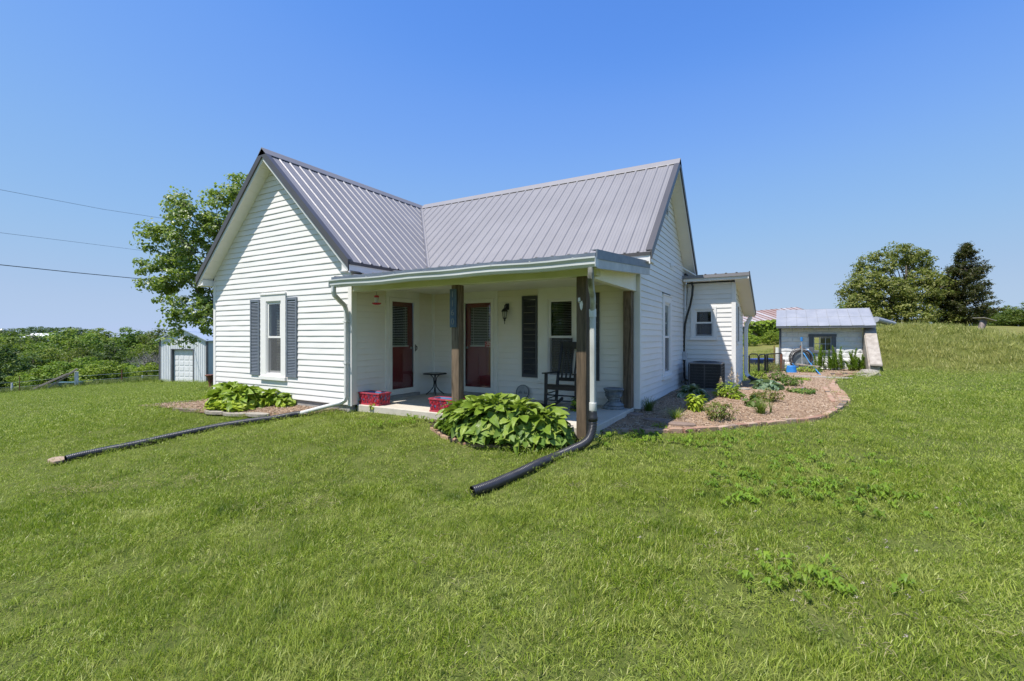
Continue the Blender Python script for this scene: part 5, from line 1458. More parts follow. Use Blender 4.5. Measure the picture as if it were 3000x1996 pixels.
def crown_mesh(lobes, nclump, clump_r, per, size, mat, sd, asp=.6, up=.5, shell=.55, flat=1.0):
    """lobes: (x, y, z, rx, ry, rz); clumps sit in the outer shell of the lobes, leaves in the clumps"""
    g = np.random.default_rng(sd); lobes = np.array(lobes, float); vol = lobes[:, 3] * lobes[:, 4] * lobes[:, 5]
    pick = g.choice(len(lobes), nclump, p=vol ** .75 / (vol ** .75).sum())
    d = g.normal(size=(nclump, 3)); d /= np.linalg.norm(d, axis=1, keepdims=True)
    rad = (shell + (1 - shell) * g.uniform(0, 1, nclump) ** .6)
    cc = lobes[pick, :3] + d * rad[:, None] * lobes[pick, 3:]
    cr = clump_r * g.uniform(.6, 1.35, nclump)
    idx = np.repeat(np.arange(nclump), per); n = len(idx)
    e = g.normal(size=(n, 3)); e /= np.linalg.norm(e, axis=1, keepdims=True)
    c = cc[idx] + e * (cr[idx] * g.uniform(.15, 1, n) ** .55)[:, None] * np.array([1, 1, .62 * flat])
    nr = e * .55 + d[idx] * .35 + np.array([0, 0, up]) + g.normal(size=(n, 3)) * .5
    V, Fc = leaf_cards(c, nr, np.full(n, size), asp, sd + 1)
    return mesh_np('crown', V, Fc, mat), cc
def limbs(m, base, top, cc, r0, sd, count=16, trunk_pts=None):
    g = random.Random(sd); base, top = Vector(base), Vector(top)
    mid = base.lerp(top, .5) + Vector((g.uniform(-.2, .2), g.uniform(-.2, .2), 0)); P = [base, base.lerp(mid, .5), mid, mid.lerp(top, .5), top]
    m.tube(P, [r0 * 1.25, r0, r0 * .8, r0 * .55, r0 * .2], 9)
    for i in range(count):
        c = Vector(tuple(cc[g.randrange(len(cc))])); t = g.uniform(.25, .85); s = base.lerp(top, t)
        k = s.lerp(c, .5) + Vector((0, 0, .12 * (c - s).length)); m.tube([s, k, c], [r0 * .42 * (1.1 - t), r0 * .26 * (1.1 - t), r0 * .06], 6)
def tree(name, label, loc, lobes, nclump, clump_r, per, size, mat, sd, trunk_r=.2, cat='tree', asp=.6, group=None, top=None, nl=18, up=.5, shell=.55, rz=0.0, flat=1.0, bark='bark'):
    r = thing(name, label, cat, loc, group, rz)
    me, cc = crown_mesh(lobes, nclump, clump_r, per, size, M[mat], sd, asp, up, shell, flat); o = put('crown', me, r)
    lb = np.array(lobes); hz = (lb[:, 2] + lb[:, 5] * .2).max(); m = MB(); cx_, cy_ = lb[:, 0].mean(), lb[:, 1].mean()
    limbs(m, (0, 0, -.3), top or (cx_ * .7, cy_ * .7, hz), cc, trunk_r, sd, nl); t = m.build('trunk', M[bark], None, smooth=True); t.parent = r
    return r
# big silver maple behind the wing
mp = on_ground_d(668, 19.5); zb_ = mp[2]
def cam_off(px, py, d, base): p = at_d(px, py, d) - base; return p
ml = []
for px, py, d, rx, rz in ((500, 720, 19.0, 1.05, 1.15), (470, 800, 19.3, .85, .9), (560, 660, 19.3, 1.15, 1.3), (600, 760, 20, 1.7, 1.6), (690, 640, 20, 1.35, 1.6), (700, 570, 20, .75, .95), (560, 850, 19, 1.3, 1.2), (570, 925, 18.8, .95, .8), (650, 915, 20, 1.2, 1.0), (720, 760, 21, 1.8, 1.7), (535, 985, 18.6, .55, .38), (790, 700, 21, 1.5, 1.4), (455, 700, 19, .55, .7), (525, 590, 19.2, .5, .75), (690, 535, 20, .42, .6)):
    q = cam_off(px, py, d, mp); ml.append((q[0], q[1], q[2], rx, rx, rz))
tree('maple_tree', 'big silver leaved maple behind the left corner of the house', mp, ml, 480, .34, 46, .14, 'lf_maple', 51, .15, asp=.75, top=(0, 0, 6.8), nl=34, up=.45, shell=.5)
# right: broad oak and dark cedar on the rise
def lobes_from(spec, base): return [(*(cam_off(px, py, d, base)), rx, rx, rz) for px, py, d, rx, rz in spec]
ok = on_ground_d(2655, 42)
tree('oak_tree', 'broad round yellow green tree behind the white cellar house', ok, lobes_from(((2530, 850, 42, 1.8, 1.7), (2500, 900, 41, 1.2, 1.2), (2560, 790, 43, 1.7, 1.6), (2640, 745, 43, 1.6, 1.2), (2690, 770, 43, 1.2, 1.3), (2600, 870, 42, 2.4, 2.0), (2700, 850, 42, 2.1, 1.8), (2760, 880, 42, 1.5, 1.6), (2740, 820, 43, 1.1, .9), (2660, 920, 41, 2.4, 1.0), (2550, 930, 41, 1.6, .8), (2780, 935, 41, 1.2, .8)), ok), 780, .50, 40, .21, 'lf_oak', 53, .22, top=(0, 0, 6.0), nl=44, shell=.35, up=.6)
cd_ = on_ground_d(2822, 41)
def cedar():
    r = thing('cedar_tree', 'dark pointed cedar right of the broad round tree', 'tree', cd_); g = np.random.default_rng(9); V = []; C = []; Nn = []
    Ht = 7.6; m = MB(); m.tube([(0, 0, -.3), (.05, 0, 3), (.15, 0, Ht * .96)], [.22, .16, .03], 8)
    for i in range(210):
        f = g.uniform(.08, 1) ; z = Ht * f; wid = 2.55 * (1 - f ** 1.7) ** .8 * min(1, .45 + f * 2.2) * g.uniform(.55, 1.1) + .05
        a = g.uniform(0, 6.283); tip = np.array([math.cos(a) * wid + .25 * f, math.sin(a) * wid, z + wid * .16]); st = np.array([.12 * f, 0, z - .15])
        if i % 3 == 0: m.tube([st, (st + tip) / 2, tip], [.04, .025, .01], 5)
        n = int(45 + wid * 55); t = g.uniform(.25, 1.05, n) ** .8
        p = st + (tip - st) * t[:, None] + g.normal(size=(n, 3)) * np.array([.20, .20, .16]) * (1.15 - t[:, None] * .6)
        C.append(p); Nn.append(g.normal(size=(n, 3)) * .5 + [0, 0, .8])
    C = np.vstack(C); Nn = np.vstack(Nn); V, Fc = leaf_cards(C, Nn, np.full(len(C), .22), .32, 4); put('crown', mesh_np('crown', V, Fc, M['lf_cedar']), r)
    t = m.build('trunk', M['bark'], None); t.parent = r
cedar()
# prototypes for the wood; copies share their meshes
def proto(name, lobes, ncl, cr, per, size, mat, sd, tr): 
    r = tree(name, 'x', (0, 0, 0), lobes, ncl, cr, per, size, mat, sd, tr, nl=10, up=.55, shell=.5); return r
PW = [proto('woodland_tree', [(0, 0, 4.2, 2.2, 2.2, 2.2), (.9, .5, 3.2, 1.8, 1.8, 1.5), (-1.0, -.4, 3.4, 1.7, 1.7, 1.6), (.2, -.9, 5.4, 1.3, 1.3, 1.2), (0, 0, 1.8, 1.9, 1.9, 1.1)], 150, .62, 40, .26, 'lf_wood', 61, .07),
      proto('woodland_tree', [(0, 0, 3.6, 2.6, 2.6, 1.7), (1.3, -.5, 2.8, 1.7, 1.7, 1.3), (-1.4, .3, 2.9, 1.6, 1.6, 1.4), (0, .6, 5.0, 1.6, 1.6, 1.1), (.3, 0, 1.5, 2.2, 2.2, 1.0)], 150, .66, 40, .26, 'lf_wood', 62, .07),
      proto('woodland_tree', [(0, 0, 3.2, 1.7, 1.7, 2.6), (.4, .3, 5.2, 1.2, 1.2, 1.6), (-.5, 0, 1.6, 1.6, 1.6, 1.2)], 170, .46, 28, .22, 'lf_deep', 63, .06),
      proto('bushy_shrub', [(0, 0, 1.0, 1.5, 1.5, 1.0), (.9, .2, .8, 1.0, 1.0, .8), (-.9, -.2, .8, 1.0, 1.0, .8), (0, 0, 1.6, .9, .9, .6)], 170, .34, 28, .15, 'lf_bright', 64, .06),
      proto('woodland_tree', [(0, 0, 4.4, 3.0, 3.0, 1.8), (1.8, .6, 3.6, 1.9, 1.9, 1.4), (-1.7, -.5, 3.7, 1.9, 1.9, 1.4), (0, 0, 2.0, 2.2, 2.2, 1.3)], 130, .60, 24, .34, 'lf_far', 65, .09)]
placed = [False] * 5
def wood(kind, px, d, top_py, wscale, label, group, rz=0.0, sink=0.0):
    """height follows from where the crown's top shows"""
    p = on_ground_d(px, d); ztop = (CY - top_py) / F_PX * d + CAM[2]; h0 = (6.6, 6.1, 6.8, 2.2, 6.2)[kind]
    p[2] -= sink; s = max(.35, (ztop - p[2]) / h0); sc = (s * wscale, s * wscale, s)
    if not placed[kind]:
        placed[kind] = True; r = PW[kind]; r.location = tuple(p); r.rotation_euler = (0, 0, rz); r.scale = sc; r['label'] = label; r['group'] = group
    else: copy_thing(PW[kind], p, rz, sc, label, group)
GW = 'trees in the wood beyond the left fence'
spec = [  # kind, px, depth, top row, width factor
    (3, 130, 37, 1080, 1.2, 'bright leafy shrub behind the leaning rails'), (3, 180, 36.5, 1058, 1.3, 'bright leafy shrub behind the white fence post'), (3, 245, 38, 1046, 1.2, 'tall bright shrub right of the white fence post'),
    (3, 305, 36.5, 1056, 1.35, 'brightest yellow green shrub along the fence'), (2, 268, 40, 1026, 1.1, 'rounded dark tree above the bright fence shrubs'), (3, 362, 37, 1092, 1.0, 'low shrub beside the rusty fence post'),
    (2, -5, 37, 985, 1.3, 'dark tree cut by the left picture edge'), (2, 95, 42, 1030, 1.5, 'dark rounded tree behind the leaning rails'), (3, 30, 40, 1088, 1.2, 'low green shrub near the left picture edge'), (3, 70, 36.5, 1090, 1.1, 'low shrub behind the rusty stake at left'),
    (0, 130, 50, 1000, 1.25, 'mid wood tree with pale top above the leaning rails'), (1, 200, 48, 996, 1.2, 'mid wood tree left of the wood clearing'), (1, 60, 54, 990, 1.2, 'mid wood tree below the white barn roof'), (0, 320, 50, 1004, 1.2, 'mid wood tree above the brightest shrub'),
    (2, 335, 46, 994, 1.0, 'slender dark tree left of the bare dead tree'), (1, 410, 47, 1010, 1.1, 'mid wood tree behind the bare dead tree'), (0, 455, 46, 1000, 1.1, 'mid wood tree left of the metal garage'), (3, 440, 36, 1062, 1.0, 'shrub at the left wall of the metal garage'), (3, 400, 40, 1062, 1.3, 'shrub at the foot of the bare dead tree'),
    (0, 150, 70, 972, 1.3, 'back wood tree below the far ridge'), (1, 230, 68, 966, 1.3, 'back wood tree left of the tallest crown'), (0, 290, 66, 958, 1.2, 'tallest crown of the left wood'), (1, 350, 68, 962, 1.3, 'back wood tree right of the tallest crown'), (0, 420, 70, 968, 1.3, 'back wood tree behind the slender dark tree'),
    (1, 480, 68, 966, 1.2, 'back wood tree showing left of the maple'), (0, 540, 60, 968, 1.2, 'back wood tree behind the maple branch'), (1, 590, 64, 965, 1.3, 'back wood tree behind the metal garage roof'), (0, 20, 62, 976, 1.3, 'back wood tree below the silo'), (1, -60, 60, 970, 1.3, 'back wood tree beyond the left edge'),
    (0, 48, 72, 960, .9, 'dark crown standing up between silo and white barn'), (2, 80, 60, 975, 1.3, 'dark tree in front of the white barn'),
    (1, 170, 44, 1022, 1.2, 'low tree filling the middle of the wood'), (0, 230, 43, 1016, 1.1, 'low tree above the tall bright shrub'), (0, 25, 47, 1012, 1.3, 'low wood tree right of the dark edge tree'), (1, 370, 43, 1030, 1.1, 'low tree right of the slender dark tree'), (1, 285, 58, 980, 1.3, 'mid wood tree under the tallest crown'), (0, 500, 52, 985, 1.2, 'mid wood tree behind the garage gable')]
for i, (k, px, d, top, w, lab) in enumerate(spec): wood(k, px, d, top, w, lab, 'shrubs along the left fence' if k == 3 else GW, i * 1.7)
for i, (px, d, top, lab) in enumerate(((90, 190, 960, 'far ridge tree right of the silo'), (125, 200, 958, 'far ridge tree above the white barn'), (165, 190, 961, 'far ridge tree left of the wood'), (205, 210, 959, 'far ridge tree above the back wood'), (60, 220, 963, 'far ridge tree next to the silo'), (250, 230, 965, 'far ridge tree behind the tallest crown'))):
    wood(4, px, d, top, 1.5, lab, 'trees on the far ridge', i * 2.1)
for i, (px, d, top, w, lab) in enumerate(((2478, 62, 880, 1.0, 'green tree showing left of the broad round tree'), (2905, 75, 900, 1.3, 'hedge tree just right of the cedar'), (2950, 78, 893, 1.3, 'hedge tree above the tan field'), (2995, 74, 888, 1.3, 'hedge tree at the right picture edge'), (3060, 76, 890, 1.3, 'hedge tree past the right edge'), (2850, 80, 912, 1.2, 'hedge tree behind the cedar trunk'), (2780, 84, 915, 1.3, 'hedge tree between round tree and cedar'), (2720, 86, 920, 1.3, 'hedge tree seen under the round crown'), (2925, 90, 905, 1.4, 'second row hedge tree right of the cedar'))):
    wood(1 if i % 2 else 0, px, d, top, w, lab, 'hedge trees behind the right field', i * 1.3, 1.6)
# trees on the lawn side behind the photographer, mirrored in the porch window
for i, (x, y, s, lab) in enumerate(((-9, -30, 1.9, 'leafy yard tree mirrored left in the porch window'), (-3.5, -34, 2.2, 'leafy yard tree mirrored in the middle of the porch window'))):
    copy_thing(PW[i % 2], (x, y, tz(x, y)), i * 1.1, (s, s, s), lab, 'yard trees behind the viewer')
# bare dead tree
def dead_tree(px, d, top):
    p = on_ground_d(px, d); H = (CY - top) / F_PX * d + CAM[2] - p[2]; r = thing('dead_tree', 'bare grey dead tree left of the metal garage', 'tree', p); g = random.Random(5); m = MB(); tw = MB()
    def grow(s, dr, L, rad, lev):
        e = s + dr * L; mid = s.lerp(e, .5) + Vector((g.uniform(-.06, .06), g.uniform(-.06, .06), .02)) * L; (m if lev < 2 else tw).tube([s, mid, e], [rad, rad * .8, rad * .55], 6 if lev < 2 else 4, caps=False)
        if lev < 5:
            for _ in range(3 if lev < 3 else 2):
                a = Vector((g.gauss(0, 1), g.gauss(0, 1), g.gauss(.35, .5))).normalized(); grow(s.lerp(e, g.uniform(.55, 1)), (dr * .75 + a * .62).normalized(), L * g.uniform(.58, .8), rad * .55, lev + 1)
    grow(Vector((0, 0, -.2)), Vector((.05, 0, 1)), H * .32, .10, 0); grow(Vector((.15, 0, 0)), Vector((.35, .1, 1)).normalized(), H * .3, .08, 0); grow(Vector((-.1, 0, 0)), Vector((-.4, .1, .9)).normalized(), H * .3, .08, 0)
    t = m.build('trunk', M['bark_dead'], None); t.parent = r; t = tw.build('twigs', M['bark_dead'], None, recalc=False); t.parent = r; t['kind'] = 'stuff'
dead_tree(428, 37, 975)

# ------------------------------------------------------------------ left background: garage, fence, far farm
M['zinc'] = m_plain('pale_ribbed_steel', (.70, .72, .75), (.78, .79, .80), 2, .45, .1); M['zinc_shade'] = m_plain('shade_tinted_steel', (.38, .45, .52), (.44, .50, .57), 2, .45, .3)  # second steel: same cladding with the side wall's bluish shade painted in
M['dark_trim'] = m_plain('dark_steel_trim', (.10, .10, .11), (.14, .14, .15), 5, .5, .3); M['door_white'] = m_plain('white_garage_door', (.72, .73, .74), (.78, .78, .78), 3, .5)
M['rust'] = m_plain('rusty_iron', (.11, .040, .024), (.22, .085, .045), 14, .85); M['rail'] = m_plain('weathered_rail', (.26, .21, .17), (.42, .35, .29), 6, .85); M['white_post'] = m_plain('whitewashed_post', (.58, .58, .57), (.74, .73, .70), 5, .8, stretch=(1, 1, .4))
def garage():
    A = on_ground_d(469, 31.4); Bp = on_ground_d(606, 30.4); z0 = min(A[2], Bp[2]) - .02
    a, b = Vector((A[0], A[1], 0)), Vector((Bp[0], Bp[1], 0)); u = (b - a).normalized(); W = (b - a).length; n = Vector((u.y, -u.x, 0)); 
    if n.dot(Vector((CAM[0], CAM[1], 0)) - a) < 0: n = -n
    fr = lambda s, o, z: a + u * s + n * o + Vector((0, 0, z0 + z)); r = thing('metal_garage', 'pale ribbed metal garage with white roll up door behind the maple', 'garage', fr(W / 2, -2.5, 0)); Hs, Hp, D = 2.86, 3.55, 5.5
    d0, d1, dh = W * .27, W * .715, 2.18
    def ribbed(s0, s1, zb, zt, nm):
        q = MB(fr); k = max(1, int((s1 - s0) / .15)); prof = []
        for i in range(k):
            t = s0 + (s1 - s0) * i / k; w = (s1 - s0) / k; prof += [(t, 0), (t + w * .5, 0), (t + w * .62, .025), (t + w * .88, .025), (t + w * .999, 0)]
        top = zt if callable(zt) else (lambda s: zt)
        rows = [[q.pt((t, o, zb)), q.pt((t, o, top(t)))] for t, o in prof]
        for i in range(len(rows) - 1): q.f.append([rows[i][0], rows[i + 1][0], rows[i + 1][1], rows[i][1]])
        q.build(nm, M['zinc'], r, recalc=False)
    roofz = lambda s: Hs + (Hp - Hs) * (1 - abs(s - W / 2) / (W / 2))
    ribbed(0, d0, 0, roofz, 'front_panel'); ribbed(d1, W, 0, roofz, 'front_panel'); ribbed(d0, d1, dh, roofz, 'front_panel')
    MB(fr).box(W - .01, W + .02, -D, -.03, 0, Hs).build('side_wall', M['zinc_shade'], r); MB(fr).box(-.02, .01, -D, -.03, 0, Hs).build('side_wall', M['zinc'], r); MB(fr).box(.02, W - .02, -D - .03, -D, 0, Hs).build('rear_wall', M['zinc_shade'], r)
    for s in (0, W): MB(fr).box(s - .05, s + .06, -.06, .05, 0, Hs + .02).build('corner_trim', M['dark_trim'], r)
    m = MB(fr); m.box(d0 - .08, d0, -.12, .04, 0, dh); m.box(d1, d1 + .05, -.12, .04, 0, dh); m.box(d0 - .08, d1 + .05, -.12, .04, dh, dh + .05); m.build('door_frame', M['dark_trim'], r)
    dr = MB(fr).box(d0, d1, -.16, -.12, .0, dh).build('roll_up_door', M['door_white'], r)
    for i in range(6):
        for j in range(4):
            w = (d1 - d0) / 4; h = dh / 6; MB(fr).box(d0 + j * w + .05, d0 + (j + 1) * w - .05, -.119, -.105, i * h + .06, (i + 1) * h - .06).build('door_panel', M['door_white'], dr)
    for s0, s1, h0, h1 in ((-.2, W / 2, Hs - .12, Hp + .03), (W / 2, W + .2, Hp + .03, Hs - .12)):
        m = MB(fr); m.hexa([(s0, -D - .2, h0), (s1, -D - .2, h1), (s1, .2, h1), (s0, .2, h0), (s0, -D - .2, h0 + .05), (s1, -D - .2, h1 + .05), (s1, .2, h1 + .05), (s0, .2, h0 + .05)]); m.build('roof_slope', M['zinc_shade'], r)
garage()
def urn():
    p = on_ground_d(619, 21); r = thing('rusty_urn', 'rusty iron burn urn peeking out at the left house corner', 'urn', p)
    m = MB(); m.lathe(tuple(p), [(.18, 0), (.16, .05), (.10, .12), (.12, .3), (.16, .5), (.20, .56)], 14); m.build('bowl', M['rust'], r); m = MB(); m.lathe((p[0], p[1], p[2] + .56), [(.24, 0), (.25, .04), (.20, .06)], 14); m.build('rim', M['rust'], r)
urn()
# fence along the left edge of the lawn
def post_at(px, d, h, r, mat, name, label, cat='fence post', n=10, group=None, lean=(0, 0)):
    p = on_ground_d(px, d); m = MB(); m.tube([(p[0], p[1], p[2] - .2), (p[0] + lean[0] * .5, p[1] + lean[1] * .5, p[2] + h * .5), (p[0] + lean[0], p[1] + lean[1], p[2] + h)], [r, r, r * .93], n)
    o = m.build(name, M[mat], None); return tag(o, label, cat, group), p
_, wp = post_at(224, 32, 1.12, .11, 'white_post', 'fence_post', 'thick white fence post behind the leaning rails', n=14)
_, f1 = post_at(57, 31.5, 1.15, .025, 'rust', 'fence_stake', 'rusty steel stake left of the leaning rails', 'stake', 6)
_, f2 = post_at(357, 33, 1.0, .035, 'rust', 'fence_stake', 'rusty steel stake below the slender dark tree', 'stake', 6)
_, f3 = post_at(417, 34, .5, .05, 'white_post', 'fence_post', 'short pale fence post near the garage', n=8)
_, f0 = post_at(35, 33, .75, .06, 'white_post', 'fence_post', 'pale short fence post at the far left', n=8)
FL = [on_ground_d(px, d) for px, d in ((-120, 31.5), (35, 33), (57, 31.5), (224, 32), (357, 33), (417, 34), (466, 32))]
for k, hh in enumerate((.42, .75)):
    m = MB(); m.tube([(p[0], p[1], p[2] + hh + (.05 if i % 2 else 0)) for i, p in enumerate(FL)], .010, 4); tag(m.build('fence_wire', M['steel'], None), ['lower strand of the sagging left fence wire', 'upper strand of the sagging left fence wire'][k], 'wire', 'left fence wires')
def rail(pxa, pya, da, pxb, pyb, db, r, label):
    a, b = at_d(pxa, pya, da), at_d(pxb, pyb, db); m = MB(); m.bar(a, b, r * 2, r * 1.6); tag(m.build('leaning_rail', M['rail'], None, bevel=.01), label, 'rail', 'rails leaning on the white post')
rail(85, 1146, 30.8, 198, 1096, 31.6, .07, 'long pale rail with its foot in the lawn'); rail(134, 1141, 31.2, 199, 1100, 31.7, .065, 'shorter grey rail underneath the long one'); rail(199, 1098, 31.7, 226, 1081, 31.9, .07, 'top rail reaching over the white post')
def trough():
    a, b = on_ground_d(170, 33), on_ground_d(233, 33); a[2] = b[2] = max(a[2], b[2]); u = Vector((b[0] - a[0], b[1] - a[1], 0)).normalized(); v = Vector((-u.y, u.x, 0)); L = (Vector(tuple(b)) - Vector(tuple(a))).length
    M['teal'] = m_plain('faded_teal', (.035, .10, .11), (.08, .17, .18), 5, .6); r = thing('feed_trough', 'faded teal feed trough lying in the weeds by the white post', 'trough', a)
    fr = lambda s, o, z: Vector(tuple(a)) + u * s + v * o + Vector((0, 0, z)); m = MB(fr); m.hexa([(0.08, -.2, .05), (L - .08, -.2, .05), (L - .08, .2, .05), (.08, .2, .05), (0, -.28, .36), (L, -.28, .36), (L, .28, .36), (0, .28, .36)]); m.build('tub', M['teal'], r); m = MB(fr); m.box(-.03, L + .03, -.31, .31, .361, .40); m.build('rim', M['teal'], r)
trough()
# tall grass strip at the fence
M['tallgrass'] = m_leaf('tall_fence_grass', (.07, .12, .02), (.16, .20, .05), (.26, .25, .10), trans=.3, objvar=.15)
g_ = np.random.default_rng(77); tgs = []
for k in range(4):
    V, Fc = blades(0, 0, 0, 34, .55, .32, .014, 200 + k, .5); tgs.append(source('tall_grass', V, Fc, M['tallgrass']))
def strip_pts(pxs, ds, n, jit=1.2):
    t = g_.uniform(0, 1, n); px = np.interp(t, np.linspace(0, 1, len(pxs)), pxs); d = np.interp(t, np.linspace(0, 1, len(ds)), ds) + g_.normal(size=n) * jit
    P = np.array([at_d(a, CY, b) for a, b in zip(px, d)]); P[:, 2] = terrain(P[:, 0], P[:, 1]); return P
P = np.vstack([strip_pts((-150, 50, 224, 357, 480), (32.5, 33, 33.2, 34, 33.5), 900), strip_pts((-150, 100, 300, 480), (36, 36.5, 37, 36), 500, 1.5)])
scatter('tall_grass', P, tgs, np.column_stack([np.zeros((len(P), 2)), g_.uniform(0, 6.3, len(P))]), np.ones((len(P), 3)) * g_.uniform(.5, 1.1, (len(P), 1)), 'tall uncut grass along the left fence')
# far silo and barn
def silo():
    p = on_ground_d(8, 240); p[2] = min(p[2], -2); r = thing('silo', 'domed brown grain silo on the far left horizon', 'silo', p); zt = (CY - 972) / F_PX * 240 + 1.25 - p[2]
    M['silo_m'] = m_plain('brown_silo_staves', (.10, .085, .085), (.15, .13, .125), .4, .8, stretch=(1, 1, .1)); m = MB(); m.lathe(tuple(p), [(1.9, 0), (1.9, zt)], 20); m.build('stave_wall', M['silo_m'], r); m = MB(); m.lathe((p[0], p[1], p[2] + zt), [(1.95, 0), (1.8, .7), (1.3, 1.25), (.6, 1.6), (.1, 1.7)], 20); m.build('dome', M['steel'], r, smooth=True)
silo()
def barn(px0, px1, d, ytop, ybot, label):
    a, b = at_d(px0, ybot, d), at_d(px1, ybot, d); zt = (CY - ytop) / F_PX * d + 1.25; g0 = min(tz(a[0], a[1]), tz(b[0], b[1])); r = thing('white_barn', label, 'barn', ((a[0] + b[0]) / 2, (a[1] + b[1]) / 2, g0)); u = Vector((b[0] - a[0], b[1] - a[1], 0)).normalized(); v = Vector((-u.y, u.x, 0)); L = (Vector(tuple(b)) - Vector(tuple(a))).length; ze = a[2]
    fr = lambda s, o, z: Vector((a[0], a[1], 0)) + u * s + v * o + Vector((0, 0, z)); D = 9
    MB(fr).box(.3, L - .3, .4, D - .4, g0 - 1, ze).build('walls', M['rake_grey'], r)
    m = MB(fr); m.hexa([(0, 0, ze - .1), (L, 0, ze - .1), (L, D / 2, zt), (0, D / 2, zt), (0, 0, ze + .05), (L, 0, ze + .05), (L, D / 2, zt + .15), (0, D / 2, zt + .15)]); m.build('roof_slope', M['trim'], r)
    m = MB(fr); m.hexa([(0, D / 2 + .01, zt), (L, D / 2 + .01, zt), (L, D, ze - .1), (0, D, ze - .1), (0, D / 2 + .01, zt + .15), (L, D / 2 + .01, zt + .15), (L, D, ze + .05), (0, D, ze + .05)]); m.build('roof_slope', M['trim'], r)
barn(58, 124, 170, 978, 990, 'long white roofed barn half hidden in the far trees'); barn(8, 22, 150, 989, 994, 'small white roof left of the long white barn')
# power lines to a pole hidden behind the house
pl = on_ground_d(900, 42)
def pole():
    r = thing('utility_pole', 'wooden utility pole standing behind the house', 'utility pole', pl); zt = (CY - 700) / F_PX * 42 + 1.25
    m = MB(); m.tube([(pl[0], pl[1], pl[2] - .3), (pl[0], pl[1], zt)], [.16, .11], 10); m.build('pole', M['rail'], r); m = MB(); m.box(pl[0] - .9, pl[0] + .9, pl[1] - .05, pl[1] + .05, zt - .5, zt - .38); m.build('crossarm', M['rail'], r)
pole()
M['wire'] = m_plain('grey_blue_wire', (.10, .13, .18), (.12, .15, .20), 3, .6)
def wire(pts, r, mat, label):
    P = [at_d(*p) for p in pts]; q = []
    for i in range(len(P) - 1):
        for t in np.linspace(0, 1, 12, endpoint=False): q.append(P[i] + (P[i + 1] - P[i]) * t)
    q.append(P[-1]); m = MB(); m.tube(q, r, 5); tag(m.build('power_line', M[mat], None), label, 'power line', 'power lines left of the maple')
wire(((-500, 440, 18), (0, 556, 25), (300, 613, 30), (620, 662, 36), (900, 702, 42)), .010, 'wire', 'topmost thin power line crossing the left sky')
wire(((-500, 618, 18), (0, 682, 25), (250, 713, 30), (460, 740, 36), (900, 790, 42)), .009, 'wire', 'middle thin power line crossing the left sky')
wire(((-500, 720, 16), (0, 776, 22), (220, 799, 25), (430, 819, 29), (900, 860, 41)), .020, 'black', 'lowest and thickest black cable crossing the left sky')

# ------------------------------------------------------------------ cellar house and the things round it
M['stucco'] = m_concrete('whitewashed_block', (.70, .70, .69), (.84, .83, .80), rough=.9, scale=3, bstr=.5)
M['old_tin'] = m_plain('pale_old_tin', (.33, .34, .36), (.44, .44, .45), 1.6, .5, .35); M['slate_trim'] = m_plain('slate_grey_trim', (.085, .095, .115), (.12, .13, .15), 6, .6)
WS = float(np.linalg.norm(S1 - S0)); ZB = -.16
def fs(u, n, z): return Vector((S0[0] + US[0] * u + NS[0] * n, S0[1] + US[1] * u + NS[1] * n, z))
class FSh:
    def __call__(s, u, n, z): return fs(u, n, z)
def px_on_shed(px, py, n=0.0):
    r = ray(px, py); o = np.array([S0[0] + NS[0] * n, S0[1] + NS[1] * n]); den = r[0] * NS[0] + r[1] * NS[1]; t = ((o - CAM[:2]) @ NS) / den; p = CAM + r * t; return float((p[:2] - S0) @ US), float(p[2])
Z7 = lambda x, y: (2160 + x / 3.564, 860 + y / 3.564)
